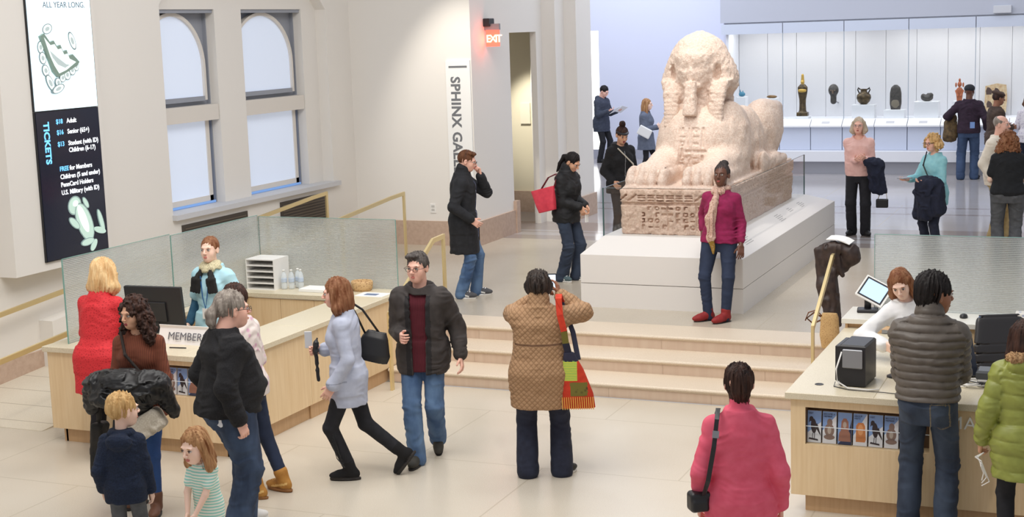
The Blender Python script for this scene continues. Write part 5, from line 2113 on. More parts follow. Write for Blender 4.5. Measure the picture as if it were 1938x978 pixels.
# monitor turned side-on
m2_ = empty('monitor', (-1.10, 11.0, .90))
tag(m2_, 'black monitor seen edge-on between the puffer jacket man and the office chair', 'monitor')
m2_.rotation_euler = (0, 0, math.radians(-62))
R_ = Matrix.Rotation(math.radians(10), 3, 'X')
MB().box((-.22, -.02, 0), (.22, .02, .34), R=R_, o=(0, 0, .04), bev=.008).build('screen_housing', mat('slate_plastic', (52, 58, 74), .35), m2_)
MB().box((-.19, .019, .05), (.19, .022, .31), R=R_, o=(0, 0, .04)).build('lit_display', mat('dim_display', (70, 82, 96), .2, emit=.1), m2_)
MB().box((-.10, -.10, 0), (.10, .10, .014), bev=.004).build('stand_foot', M_BLACK, m2_)
MB().box((-.02, -.02, .01), (.02, .02, .12)).build('stand_neck', M_BLACK, m2_)
# card reader and cables
cr_ = empty('receipt_printer', (-.86, 10.72, .90))
tag(cr_, 'dark receipt printer lying among white cables by the green coat woman', 'printer')
MB().box((-.12, -.09, .05), (.12, .09, .12), bev=.015).build('printer_case', mat('graphite', (70, 72, 76), .35), cr_)
MB().box((-.11, -.08, 0), (.11, .08, .05), bev=.006).build('printer_base', M_GREYM, cr_)
MB().box((-.105, -.095, .045), (.105, -.085, .058)).build('paper_slot', M_WHITE, cr_)
cb = []
rnd = random.Random(3)
for k in range(4):
    pts = []
    for i in range(26):
        t = i / 25 * 2 * math.pi * 1.6
        pts.append((-1.02 + (.07 + .012 * k) * math.cos(t + k) + .03 * math.sin(2.3 * t + k), 10.66 + (.10 - .01 * k) * math.sin(t + k * .7), .907 + .004 * k + .012 * (1 + math.sin(t * 1.7 + k))))
    o = MB().tube(pts, .004, 6).build('cable', M_WHITE if k < 3 else M_BLACK, None, True)
    tag(o, 'coiled %s cable on the right desk beside the receipt printer' % ('white' if k < 3 else 'black'), 'cable', 'cables coiled on the right desk')
# office chair
ch = empty('office_chair', (-.80, 11.9, 0))
tag(ch, 'black leather office chair with horizontal seams behind the right desk', 'office chair')
ch.rotation_euler = (0, 0, math.radians(24))
P = []
P.append((loft([(0, 0, 0, .20, .035), (.12, 0, -.01, .235, .045), (.40, 0, .02, .225, .04), (.60, 0, .05, .19, .035), (.64, 0, .055, .16, .02)], (0, .22, .50), rotm('X', -10), ex=4), .01, 0, 'u'))
V, Q, L_ = solve_blob(P, .008, lambda x, y, z, S: np.where(np.abs(((z - .5) * 14) % 1 - .5) < .05, .005, 0), wd=.02)
mesh_obj('backrest', V, Q, mat('black_leather', (44, 42, 44), .38), ch, None, True)
V, Q, L_ = solve_blob([(rbox((0, -.02, .47), (.25, .25, .05), None, .045), .01, 0, 'u')], .01)
mesh_obj('seat', V, Q, mat('black_leather', (44, 42, 44), .38), ch, None, True)
for sx in (-1, 1):
    MB().tube([(sx * .27, .20, .48), (sx * .29, .16, .68), (sx * .29, -.12, .70), (sx * .27, -.16, .47)], .013, 10).build('armrest', M_GREYM, ch, True)
    MB().box((sx * .29 - .03, -.12, .70), (sx * .29 + .03, .16, .725), bev=.01).build('arm_pad', M_BLACK, ch)
MB().tube([(0, 0, .06), (0, 0, .43)], .03, 12).build('gas_column', M_GREYM, ch, True)
for k in range(5):
    t = 2 * math.pi * k / 5
    lg = MB().tube([(0, 0, .11), (.30 * math.cos(t), .30 * math.sin(t), .075)], [.03, .016], 8).build('base_leg', M_BLACK, ch, True)
    MB().lathe([(.0, -.03), (.025, -.025), (.03, 0), (.025, .025), (0, .03)], (.30 * math.cos(t), .30 * math.sin(t), .03), 12).build('caster', M_BLACK, lg, True)
# ---------------------------------------------------------------- the visitors and staff
J_BLUE = mat('jeans_blue', (66, 92, 132), .85, kind='denim', col2=(50, 74, 112))
J_DARK = mat('jeans_dark', (66, 84, 112), .85, kind='denim', col2=(36, 50, 74))
J_INK = mat('jeans_ink', (40, 52, 78), .85, kind='denim', col2=(28, 38, 60))
J_MID = mat('jeans_mid', (98, 126, 160), .85, kind='denim', col2=(58, 84, 122))
T_BLACK = mat('trouser_black', (30, 30, 36), .85, kind='fabric', col2=(20, 20, 25))
T_GREY = mat('trouser_grey', (92, 94, 98), .85, kind='fabric', col2=(76, 78, 82))
T_KHAKI = mat('trouser_khaki', (190, 166, 118), .85, kind='fabric', col2=(172, 148, 102))
T_NAVY = mat('trouser_navy', (36, 42, 62), .85, kind='fabric', col2=(26, 30, 48))
S_BLACK = mat('shoe_black', (28, 27, 28), .5)
S_SOLE = mat('sole_dark', (40, 36, 34), .7)
S_WSOLE = mat('sole_white', (228, 226, 222), .6)
S_WHITE = mat('lace_white', (236, 236, 234), .6)
S_TAN = mat('boot_tan', (190, 136, 62), .7, kind='fabric', col2=(170, 116, 48))
S_TSOLE = mat('sole_tan', (142, 96, 52), .7)
S_RED = mat('boot_red', (150, 36, 36), .7, kind='fabric', col2=(126, 26, 28))
S_BROWN = mat('boot_brown', (104, 66, 46), .6)
H_BLACK = mat('hair_black', (34, 28, 27), .6, kind='strand', spec=.25, col2=(20, 16, 16), bump=.4)
H_DBROWN = mat('hair_dark_brown', (74, 48, 38), .6, kind='strand', spec=.25, col2=(34, 22, 20), bump=.4)
H_BROWN = mat('hair_brown', (112, 72, 48), .6, kind='strand', spec=.25, col2=(74, 44, 28), bump=.4)
H_AUB = mat('hair_auburn', (152, 108, 78), .6, kind='strand', spec=.25, col2=(112, 64, 38), bump=.4)
H_BLOND = mat('hair_blond', (236, 204, 154), .6, kind='strand', spec=.25, col2=(206, 164, 112), bump=.4)
H_SAND = mat('hair_sandy', (222, 184, 128), .6, kind='strand', spec=.25, col2=(178, 138, 86), bump=.4)
H_GREY = mat('hair_grey', (168, 158, 148), .6, kind='strand', spec=.25, col2=(112, 102, 94), bump=.4)
H_GRBL = mat('hair_grey_blond', (206, 190, 168), .6, kind='strand', spec=.25, col2=(166, 148, 126), bump=.4)
H_SALT = mat('hair_salt', (96, 90, 86), .6, kind='strand', spec=.25, col2=(54, 48, 46), bump=.4)
H_GIRL = mat('hair_light_brown', (190, 148, 104), .6, kind='strand', spec=.25, col2=(136, 88, 54), bump=.4)


def extra_mesh(name, prims, h, mats, sk, parent, band=None, S=False, loc=None, fr=None):
    """accessory in skeleton units, child of a person (or free with parent None)"""
    V, Q, L_ = solve_blob(prims, h, band, S)
    return finish(name, V, Q, L_, mats if isinstance(mats, (list, tuple)) else [mats], sk, parent)


def free_mesh(name, prims, h, mats, sk, person, label, cat, group=None, band=None):
    """a held or worn thing: top-level object sharing the person's place"""
    V, Q, L_ = solve_blob(prims, h, band)
    V = V * sk.sc
    c = V.mean(0)
    o = mesh_obj(name, V - c, Q, mats if isinstance(mats, (list, tuple)) else [mats], None, L_, True)
    o.matrix_world = person.matrix_basis @ Matrix.Translation([float(t) for t in c])
    return tag(o, label, cat, group)


def free_mb(name, mb, mats, sk, person, label, cat, parent=None, smooth=False):
    s_ = sk.sc
    mb.v = [(v[0] * s_, v[1] * s_, v[2] * s_) for v in mb.v]
    o = mb.build(name, mats, None, smooth)
    if parent is not None:
        o.parent = parent
        o.matrix_parent_inverse = Matrix()
    else:
        o.matrix_world = person.matrix_basis.copy()
        tag(o, label, cat)
    return o


def free_root(name, sk, person, label, cat):
    e = empty(name)
    e.matrix_world = person.matrix_basis.copy()
    return tag(e, label, cat)


def C(p0, p1, r0, r1, k=.01, l=0):
    return (cone(p0, p1, r0, r1), k, l, 'u')


def El(c, r, k=.01, l=0, R=None, op='u'):
    return (ell(c, r, R), k, l, op)


def mk(p, skin, x, y, z0, face, label, hairm=None, hk=None, grp=None, res=1.):
    sk = Sk(p)
    b = body(p, sk, skin, res)
    place(sk, b, x, y, z0, face)
    tag(b, label, 'person', grp)
    if hairm is not None:
        hair(p, sk, hairm, b, **(hk or {}))
    return sk, b


def shoes(p, sk, b, mats, kind, sz=1.):
    for k in 'RL':
        shoe(p, sk, k, b, mats, kind, sz=sz)


def m(name, c, r=.8, k='fabric', c2=None, **kw):
    return mat(name, c, r, kind=k, col2=c2, **kw)


WO = dict(sw=.150, neckr=.045, fw=.94, ch=.94, wa=.90, hi=1.0, bust=.8)


def W(**kw):
    d = dict(WO)
    d.update(kw)
    return d


# 1 woman in red lace at the left desk, leaning on it
p = W(H=1.74, lean=10, hyaw=-12, be=.03, hi=1.12, wa=1.05, ch=1.05, hR=(.20, .36, 1.02), hL=(-.16, .38, 1.02), lipm=LIP_PINK, browc='light')
sk, b = mk(p, SK_PINK, -8.05, 9.74, 0, 146, 'woman in a red lace top with shoulder-length blond hair at the left desk', H_BLOND, dict(kind='bob', length=.15, vol=.020, rough=.024))
top(p, sk, 'lace_top', [m('red_lace', (214, 44, 52), .75, 'lace', (186, 28, 38), bump=.4, scale=1.6)], b, off=.020, hem=-.30, hemr=(.215, .19), armr=(.058, .050, .044), wr=.006)
pants(p, sk, [T_BLACK], b)
shoes(p, sk, b, [S_BLACK, S_SOLE], 'shoe')
glasses(sk, b, M_BLACK)

# 2 curly-haired woman carrying coats
p = W(H=1.66, hyaw=-24, hpitch=8, hroll=0, fR=(.10, -.06, -20), fL=(-.11, .16, 10), lipm=LIP_DARK,
      hR=(.12, .30, 1.00), hL=(-.16, .30, 1.02), nR=(0, 0, 1), nL=(0, 0, 1), cR=90, cL=90, ch=1.0, wa=.95, hi=1.0)
sk, b = mk(p, SK_TAN, -6.88, 8.78, 0, -22, 'woman with long dark curly hair in a brown sweater carrying black coats')
hair(p, sk, H_DBROWN, b, kind='curly', length=.30, vol=.016, rough=.020)
top(p, sk, 'sweater', [m('rust_brown', (122, 66, 44), .9, 'knit', (100, 50, 34), bump=.3)], b, off=.014, hem=-.14, wr=.006)
pants(p, sk, [m('jeans_bright', (44, 78, 134), .85, 'denim', (32, 60, 108))], b, th=.080, kn=.056, hm=.046, cut=.84)
shoes(p, sk, b, [S_BROWN, S_SOLE], 'boot')
bs = []
bs += [C((.12, .05, 1.42), (.05, .165, 1.27), .012, .012), C((.05, .165, 1.27), (-.12, .165, 1.06), .012, .012)]
extra = free_mesh('bag_strap', bs, .006, [m('dark_strap', (44, 34, 30))], sk, b, 'dark studded strap crossing the curly-haired woman\'s brown sweater', 'strap')
# heap of coats over her forearms
cp = [El((.02, .32, 1.10), (.24, .12, .070), .03), El((.17, .28, 1.06), (.13, .13, .085), .03), El((-.18, .30, 1.07), (.13, .13, .085), .03), C((.27, .26, 1.05), (.33, .20, .86), .075, .045, .03),
      C((-.24, .27, 1.02), (-.33, .22, .84), .08, .03, .03), El((.0, .41, 1.04), (.20, .06, .055), .02), El((.06, .42, .985), (.16, .05, .045), .02), C((.10, .30, 1.0), (.12, .26, .90), .09, .06, .03), C((-.16, .33, .99), (-.10, .30, .90), .08, .05, .03)]
free_mesh('folded_coat', cp, .009, [m('coat_black_shiny', (30, 29, 30), .45, 'fabric', (18, 18, 19))], sk, b, 'bundle of black padded coats over the curly-haired woman\'s arms', 'coat', band=[wrinkle(.06, 10, 14, 2.), wrinkle(.02, 24, 30, 5.)])
cp = [(rbox((-.14, .30, .76), (.13, .10, .08), rotm('Y', 28) @ rotm('Z', 10), .035), .01, 0, 'u'), C((-.05, .3, .72), (.06, .26, .70), .06, .05, .03)]
free_mesh('cloth_bag', [(rbox((.31, .16, .52), (.045, .09, .21), rotm('X', 8), .03), .01, 0, 'u'), C((.30, .17, .70), (.28, .20, .92), .018, .014, .02)], .009, [m('bag_olive_black', (46, 42, 36), .8, 'fabric', (28, 27, 26))], sk, b, 'long dark cloth bag hanging under the black coats, beside the boy', 'bag', band=wrinkle(.02, 10, 6))
free_mesh('shearling_coat', cp, .008, [m('shearling', (214, 206, 190), .95, 'fleece', (190, 178, 160))], sk, b, 'pale cream lined garment below the black coats, behind the boy', 'coat', band=wrinkle(.02, 8, 8, 5.))

# 3 boy in navy fleece
p = dict(H=1.20, hs=1.42, sw=.150, ch=1.02, wa=1.06, hi=.94, neckr=.050, fw=1.0, hyaw=-48, hpitch=2, hR=(.22, .08, .80), hL=(-.22, .03, .84), browc='light', hsz=1.05, lipm=LIP_PINK, eR=(.4, -.8, 0), shrug=(-.01, -.01), hoodsz=1.35)
sk, b = mk(p, SK_LIGHT, -6.12, 7.56, 0, 166, 'small boy with short blond hair in a navy fleece hoodie, seen from behind', H_SAND, dict(kind='short', vol=.008, rough=.022, front=.07))
top(p, sk, 'hoodie', [m('navy_fleece', (30, 42, 66), .95, 'fleece', (20, 30, 50), bump=.5)], b, off=.030, hem=-.16, hemr=(.185, .14), armr=(.066, .060, .050), wr=.010,
    split=[(ell(sk.tw((0, -.125, .44)), (.125, .075, .085), sk.T @ rotm('X', 20)), .012, 0, 'u'), (ell(sk.tw((0, -.02, .51)), (.125, .105, .04), sk.T), .02, 0, 'u')])
pants(p, sk, [T_GREY], b, th=.088, kn=.068, hm=.062)
shoes(p, sk, b, [S_BLACK, S_WSOLE], 'sneaker')

# 4 girl in striped shirt
p = dict(H=1.01, hs=1.60, sw=.135, ch=.95, wa=1.0, hi=.86, neckr=.040, fw=1.02, hyaw=-4, hpitch=8, lean=8, hR=(.10, .24, .84), hL=(-.02, .30, .80), browc='light', cR=110, cL=110, lipm=LIP_PINK, eR=(.8, -.4, 0), eL=(-.8, -.4, 0), hsz=1.1)
sk, b = mk(p, SK_LIGHT, -5.52, 7.64, 0, -40, 'little girl with long light brown hair in a striped mint polo shirt', H_GIRL, dict(kind='long', length=.24, vol=.008, rough=.014, front=.07))
top(p, sk, 'polo_shirt', [m('mint_stripe', (236, 238, 226), .85, 'stripe', (150, 212, 200), scale=2.6, amt=.55), m('shirt_white', (238, 236, 228))], b, off=.018, hem=-.18, hemr=(.165, .13), sleeve=.30, armr=(.060, .05, .05), wr=.006,
    paint=lambda x, y, z, L, c: np.where((z > .49) | (z < -.15), 1, L))
pants(p, sk, [m('leggings_navy', (48, 46, 74), .85, 'fabric', (40, 38, 62))], b, th=.080, kn=.058, hm=.05)
shoes(p, sk, b, [S_WHITE, S_WSOLE], 'shoe')

# 5 ponytail man in black sweatshirt
p = dict(H=1.80, sw=.180, ch=1.22, wa=1.50, hi=1.30, be=.085, neckr=.066, neckdz=.032, neckfwd=.03, fw=1.12, hs=1.08, hyaw=-2, hpitch=2, hR=(.27, -.02, .84), hL=(-.22, .0, .86), browc='grey', beard=0, cR=100, nR=(-.8, -.4, 0), fR=(.12, -.05, -6), fL=(-.12, .10, 8))
sk, b = mk(p, SK_PINK, -5.92, 8.52, 0, 108, 'heavy-set man with a grey ponytail, glasses and black sweatshirt', H_GREY, dict(kind='tail', length=.10, vol=.008, rough=.018, front=.075))
top(p, sk, 'sweatshirt', [m('sweat_black', (34, 33, 36), .95, 'fleece', (22, 22, 25))], b, off=.026, hem=-.04, hemr=(.225, .22), armr=(.080, .070, .052), wr=.014, seed=2.)
pants(p, sk, [J_DARK], b, th=.104, kn=.092, hm=.086, topz=.02, wr=.010)
shoes(p, sk, b, [S_WSOLE, S_WSOLE], 'sneaker')
glasses(sk, b, M_BLACK)
extra_mesh('hair_tie', [El(sk.hc + sk.RH @ np.array((0, -.128, -.01)), (.026, .022, .026))], .006, M_BLACK, sk, b)
mb = MB().box((.175, -.175, .80), (.255, -.16, .90), R=Matrix.Rotation(math.radians(-8), 3, 'Y'))
free_mb('phone_case', MB().box((.10, -.135, .80), (.19, -.115, .94), bev=.006), [mat('case_white', (236, 238, 244), .6)], sk, b, 'white folded paper in the ponytail man\'s back pocket', 'paper')

# 6 woman in pale pink sweater behind him
p = W(H=1.68, hyaw=-10, lean=4, hR=(.12, .24, 1.04), hL=(-.06, .24, 1.0), fR=(.12, -.22, -10), fL=(-.10, -.12, 8))
sk, b = mk(p, SK_LIGHT, -6.30, 9.32, 0, 236, 'woman in pale pink sweater and tan boots, half hidden by the ponytail man', H_DBROWN, dict(kind='short', vol=.014, rough=.016))
top(p, sk, 'sweater', [m('pink_cream', (232, 220, 214), .95, 'print', (216, 168, 190), scale=.7)], b, off=.024, hem=-.10, armr=(.062, .056, .046), wr=.008)
pants(p, sk, [J_INK], b, th=.082, kn=.058, hm=.048, cut=.84)
shoes(p, sk, b, [S_TAN, S_TSOLE, mat('lace_tan', (220, 180, 110), .7)], 'boot', 1.05)

# 7 walking woman in grey cardigan
p = W(H=1.68, hyaw=0, hpitch=4, lean=2, fR=(.05, -.42, 0, 52, .10), fL=(-.06, .0, 0, 0, 0), kR=(0, 1, 0), pz=.87,
      hL=(-.20, .10, .82), hR=(.18, .22, 1.04), cL=50, nR=(-1, 0, 0), cR=110, wa=.95, lipm=LIP_PINK)
sk, b = mk(p, SK_PINK, -5.74, 9.92, 0, -98, 'woman with auburn hair in a pale grey cardigan striding left', H_AUB, dict(kind='mid', length=.16, vol=.012, rough=.020))
top(p, sk, 'cardigan', [m('pale_grey_blue', (190, 196, 214), .9, 'fabric', (178, 184, 204)), m('seam_grey', (160, 166, 186))], b, off=.022, hem=-.24, hemr=(.178, .150), armr=(.058, .052, .050), wr=.007, bell=1.15,
    paint=lambda x, y, z, L, c: np.where((x < -.08) & (np.abs(z + .02) < .006) & (y > -.02), 1, L))
pants(p, sk, [T_BLACK], b, th=.084, kn=.060, hm=.052, cut=.84)
shoes(p, sk, b, [m('suede_black', (24, 23, 25), .95), S_SOLE], 'boot', 1.02)
fr_ = MB()
for k in range(5):
    a0 = sk.kne['L'] + np.array((-.05, -.02, -.02 - .03 * k))
    fr_.tube([tuple(a0), tuple(a0 + np.array((-.012, -.03, -.10))), tuple(a0 + np.array((-.006, -.05 - .01 * k, -.18)))], .004, 5)
fr_.v = [tuple(np.array(v) * sk.sc) for v in fr_.v]
fr_.build('boot_fringe', M_BLACK, b)
hb = [(loft([(0, 0, 0, .045, .13), (.06, 0, 0, .065, .145), (.20, 0, 0, .045, .10), (.25, 0, 0, .015, .07)], (.215, -.17, .93), rotm('X', 14), ex=3), .01, 0, 'u')]
BAG = free_root('handbag', sk, b, 'black leather shoulder handbag behind the grey cardigan woman', 'handbag')
V, Q, L_ = solve_blob(hb, .007, wrinkle(.01, 8, 8))
BL = mat('bag_black', (28, 28, 31), .42)
mesh_obj('bag_body', V * sk.sc, Q, BL, BAG, None, True)
mb = MB().tube([tuple(np.array(v) * sk.sc) for v in ((.215, -.14, 1.14), (.20, -.06, 1.34), (.17, -.01, 1.43), (.17, -.05, 1.42), (.21, -.12, 1.36), (.215, -.26, 1.14))], .009, 8)
mb.build('bag_handle', BL, BAG, True)
hand = sk.wri['R'] * sk.sc
free_mb('smartphone', MB().box((.155, .30, 1.06), (.163, .36, 1.20), bev=.003), [mat('phone_silver', (200, 204, 210), .3)], sk, b, 'silver phone in the grey cardigan woman\'s raised hand', 'phone')
free_mesh('folded_scarf', [C((.13, .26, 1.13), (.12, .27, 1.05), .016, .022, .02), C((.12, .27, 1.05), (.12, .26, .80), .011, .009, .02)], .007, [M_BLACK], sk, b, 'black gloves and strap hanging from the grey cardigan woman\'s hand', 'gloves', band=wrinkle(.02))

# 8 staff woman behind the left desk
p = W(H=1.72, hyaw=6, hpitch=0, hR=(.26, .06, .86), hL=(-.26, .06, .86), browc='red', lipm=LIP_PINK, ch=.96, wa=.92, shrug=(.0, .0))
sk, b = mk(p, SK_LIGHT, -7.98, 11.36, 0, -34, 'staff woman in a pale blue T-shirt and patterned scarf behind the left desk')
hair(p, sk, H_AUB, b, kind='short', vol=.004, rough=.010, front=.075, extra=[El((0, -.115, .02), (.035, .035, .035), .012)])
top(p, sk, 'sleeves', [m('teal_sleeve', (52, 96, 124), .85, 'fabric', (40, 80, 108))], b, off=.012, hem=-.10, wr=.005)
top(p, sk, 'shirt', [m('tee_blue', (188, 230, 242), .85, 'fabric', (176, 222, 238))], b, off=.024, hem=-.24, hemr=(.185, .150), sleeve=.40, armr=(.066, .060, .06), wr=.010, seed=4.)
pants(p, sk, [T_NAVY], b)
shoes(p, sk, b, [S_BLACK, S_SOLE], 'shoe')
sc_p = [El((0, .012, 1.435), (.098, .088, .035), .02), El((0, .03, 1.41), (.108, .098, .030), .02), El((0, .045, 1.385), (.085, .095, .030), .02)]
extra_mesh('scarf', [q for q in sc_p], .006, [m('scarf_leopard', (206, 198, 164), .9, 'print', (120, 112, 88), scale=3.2)], sk, b, band=wrinkle(.018, 14, 30))
for sx in (-1, 1):
    extra_mesh('scarf_end', [C((sx * .05, .115, 1.38), (sx * .08, .150, 1.31), .022, .03, .01), (rbox((sx * .088, .162, 1.255), (.050, .014, .07), rotm('Y', -sx * 8), .012), .02, 0, 'u')], .006, [m('scarf_black', (40, 38, 38), .9)], sk, b, band=lambda x, y, z, S: .006 * np.sin(x * 420))
mb = MB().tube([tuple(np.array(v) * sk.sc) for v in ((-.05, .145, 1.34), (-.03, .165, 1.15), (-.005, .165, 1.04), (.02, .165, 1.15), (.04, .150, 1.34))], .006, 6)
mb.box(tuple(np.array((-.03, .160, .94)) * sk.sc), tuple(np.array((.03, .168, 1.04)) * sk.sc), 1)
mb.build('lanyard', [mat('lanyard_blue', (46, 96, 150), .6), M_WHITE], b)

# 9 man in dark jacket descending
p = dict(H=1.78, hyaw=-14, hpitch=2, browc='dark', lean=1, fR=(.04, .20, -6, 0, 0), fL=(-.06, -.16, 12, 30, .07), pz=.89, quiff=1, hR=(.13, .20, 1.04), nR=(-.6, -.6, 0), cR=120, hL=(-.31, .02, .84), cL=60, be=.01, lipm=LIP_PINK)
sk, b = mk(p, SK_PINK, -5.40, 10.60, 0, -12, 'man in an open charcoal jacket, maroon sweater and jeans walking forward', H_SALT, dict(kind='short', vol=.006, rough=.016, front=.074))
top(p, sk, 'sweater', [m('maroon', (92, 26, 38), .95, 'knit', (74, 18, 30), bump=.3)], b, off=.016, hem=-.15, wr=.004, armr=(.044, .036, .030))
JK = m('charcoal_jacket', (62, 56, 54), .8, 'fabric', (50, 45, 44))
top(p, sk, 'jacket', [JK, m('jacket_lining', (34, 31, 33), .8)], b, off=.040, hem=-.17, hemr=(.200, .170), armr=(.074, .066, .054), wr=.014, opening=(.072, .050, -.24, .47), seed=6., colr=.075,
    paint=lambda x, y, z, L, c: np.where((np.abs(np.abs(x) - .082) < .020) & (y > .06) & (z < .46), 1, L))
extra_mesh('jacket_collar', [C(sk.tw((sg * .045, .065, .46)), sk.tw((sg * .075, -.01, .53)), .022, .024, .02) for sg in (-1, 1)] + [C(sk.tw((-.075, -.01, .53)), sk.tw((0, -.065, .55)), .024, .024, .02), C(sk.tw((.075, -.01, .53)), sk.tw((0, -.065, .55)), .024, .024, .02)], .006, [JK], sk, b)
pants(p, sk, [J_MID], b, th=.092, kn=.072, hm=.070, wr=.012)
shoes(p, sk, b, [m('shoe_olive', (58, 56, 50), .7), S_SOLE], 'shoe')
glasses(sk, b, M_BLACK)

# 10 woman in tan quilted coat photographing
p = W(H=1.66, sw=.165, ch=1.12, wa=1.3, hi=1.22, be=.04, neckr=.052, hpitch=4, hyaw=-8, hR=(.16, .30, 1.46), hL=(-.02, .32, 1.44), nR=(-1, .2, 0), nL=(1, 0, 0), cR=60, cL=90, dR=(-.25, .25, 1), eR=(1, -.1, -.55), eL=(-1, -.1, -.6), fR=(.15, .03, -38), fL=(-.13, 0, 12))
sk, b = mk(p, SK_BROWN, -4.26, 10.40, 0, 177, 'woman in a tan quilted coat seen from behind, photographing the statue')
hair(p, sk, m('hair_short_dark', (64, 50, 42), .6, 'strand', (28, 22, 20), bump=.6), b, kind='short', vol=.018, rough=.040)
top(p, sk, 'quilted_coat', [m('tan_quilt', (168, 132, 98), .85, 'quilt', (148, 114, 82), scale=2.7, bump=.5), m('coat_brown_trim', (112, 80, 56))], b, off=.045, hem=-.29, hemr=(.250, .205), armr=(.084, .076, .058), wr=.010, seed=1., collar='stand', colr=.074,
    paint=lambda x, y, z, L, c: np.where((y < 0) & (np.abs(z - .235) < .007) & (np.abs(x) < .2), 1, L), res=.008)
pants(p, sk, [T_NAVY], b, th=.090, kn=.080, hm=.092, wr=.008)
shoes(p, sk, b, [S_BLACK, S_WSOLE], 'shoe')
ph = free_root('smartphone', sk, b, 'phone with lit screen held up by the woman in the tan coat', 'phone')
mb = MB().box(tuple(np.array((.055, .345, 1.49)) * sk.sc), tuple(np.array((.135, .355, 1.63)) * sk.sc), bev=.003)
mb.build('phone_case', M_BLACK, ph)
MB().box(tuple(np.array((.061, .3425, 1.50)) * sk.sc), tuple(np.array((.129, .3445, 1.62)) * sk.sc)).build('lit_display', mat('phone_lit', (206, 224, 240), .3, emit=1.0), ph)
tb_ = free_root('patchwork_bag', sk, b, 'fringed patchwork bag in red, orange and yellow on a long strap', 'bag')
col = [m('bag_red', (204, 62, 34), .9, 'fabric', (180, 44, 26)), m('bag_orange', (226, 120, 50), .9), m('bag_yellow', (220, 204, 70), .9, 'stripe', (120, 180, 90), scale=4), m('bag_olive', (112, 104, 44), .9, 'print', (70, 60, 34)), m('bag_navy', (44, 44, 64), .9)]
V, Q, L_ = solve_blob([(loft([(0, .02, 0, .135, .035), (.12, .01, 0, .130, .048), (.32, -.02, 0, .085, .038), (.46, -.05, 0, .04, .022)], (.285, -.13, .61), ex=3), .01, 0, 'u')], .007)
c = V[Q].mean(1)
zz, xx = c[:, 2], c[:, 0]
L_ = np.where(zz > 1.0, 4, np.where((zz > .84) & (xx < .30), 2, np.where((zz > .72) & (zz < .83) & (np.abs(xx - .31) < .07), 3, 0)))
mesh_obj('bag_body', V * sk.sc, Q, col, tb_, L_, True)
mb = MB()
mb.tube([tuple(np.array(v) * sk.sc) for v in ((.235, -.13, 1.05), (.215, -.165, 1.15))], .02, flat=(.055, .012), m=4)
mb.tube([tuple(np.array(v) * sk.sc) for v in ((.215, -.165, 1.15), (.205, -.18, 1.25))], .02, flat=(.05, .012), m=3)
mb.tube([tuple(np.array(v) * sk.sc) for v in ((.205, -.18, 1.25), (.175, -.165, 1.38), (.165, -.11, 1.50), (.165, 0, 1.515), (.18, .10, 1.44))], .02, flat=(.05, .012), m=0)
mb.tube([tuple(np.array(v) * sk.sc) for v in ((.18, .10, 1.44), (.27, .02, 1.20), (.31, -.10, 1.0))], .02, flat=(.04, .012), m=4)
mb.build('bag_strap', col, tb_)
mb = MB()
for k in range(15):
    x = .175 + k * .0175
    mb.tube([tuple(np.array(v) * sk.sc) for v in ((x, -.180, .71), (x + .004, -.184, .61))], .004, 5)
mb.build('fringe', mat('fringe_gold', (226, 170, 80), .8), tb_)

# 11 man in long black coat, hand at chin
p = dict(H=1.76, hpitch=14, lean=1, quiff=1, hR=(.10, .13, 1.06), hL=(-.05, .20, 1.40), eL=(-.3, .9, -1), nL=(.5, -.8, .1), dL=(.25, -.12, 1), cL=150, browc='red', lipm=LIP_PINK, fR=(.10, -.05, -8), fL=(-.10, .10, 6))
p['hR'] = (.22, .12, .92)
sk, b = mk(p, SK_PINK, -7.24, 15.42, U, 82, 'man in a long dark coat with hand at his chin beside the wall banner', H_BROWN, dict(kind='short', vol=.004, rough=.012, front=.07))
CB = m('coat_black', (34, 35, 40), .85, 'fabric', (25, 26, 30))
top(p, sk, 'long_coat', [CB, m('shirt_check', (70, 80, 120), .8, 'print', (200, 204, 214), scale=2)], b, off=.034, hem=-.38, hemr=(.192, .168), armr=(.068, .062, .052), wr=.010, collar='stand', colr=.066, seed=8.,
    paint=lambda x, y, z, L, c: np.where((np.abs(x) < .022) & (y > .05) & (z > -.2) & (z < .44), 1, L))
pants(p, sk, [J_MID], b, th=.086, kn=.066, hm=.068, wr=.010)
shoes(p, sk, b, [m('knit_grey', (84, 84, 88), .8), S_WSOLE, S_WHITE], 'sneaker', 1.05)
glasses(sk, b, M_BLACK)

# 12 woman with red tote
p = W(H=1.64, hpitch=32, lean=3, hyaw=0, hR=(.05, .25, .98), hL=(-.03, .27, .99), nR=(-1, 0, 0), nL=(1, 0, 0), dR=(-.1, .4, -1), dL=(.1, .4, -1), cR=90, cL=90, fR=(.09, -.04, -14), fL=(-.09, .06, 8), eR=(.5, -1, -.3), eL=(-.5, -1, -.3), lipm=LIP_PINK)
sk, b = mk(p, SK_TAN, -6.44, 16.74, U, 55, 'woman in a short black jacket with a ponytail and a red tote, looking down', H_BLACK, dict(kind='tail', length=.22, vol=.006, rough=.010, front=.075))
top(p, sk, 'jacket', [m('jacket_black', (26, 27, 31), .7, 'fabric', (16, 17, 20))], b, off=.034, hem=-.12, hemr=(.188, .155), armr=(.070, .064, .050), wr=.012, collar='stand', colr=.076, ql=(.003, .11), seed=3.)
pants(p, sk, [m('jeans_slate', (52, 64, 84), .85, 'denim', (40, 50, 68))], b, th=.088, kn=.074, hm=.082, wr=.010)
shoes(p, sk, b, [m('sneaker_teal', (86, 106, 112), .8), S_WSOLE, S_WHITE], 'sneaker')
tote = free_root('tote_bag', sk, b, 'bright coral red tote bag on the shoulder of the woman in black', 'tote bag')
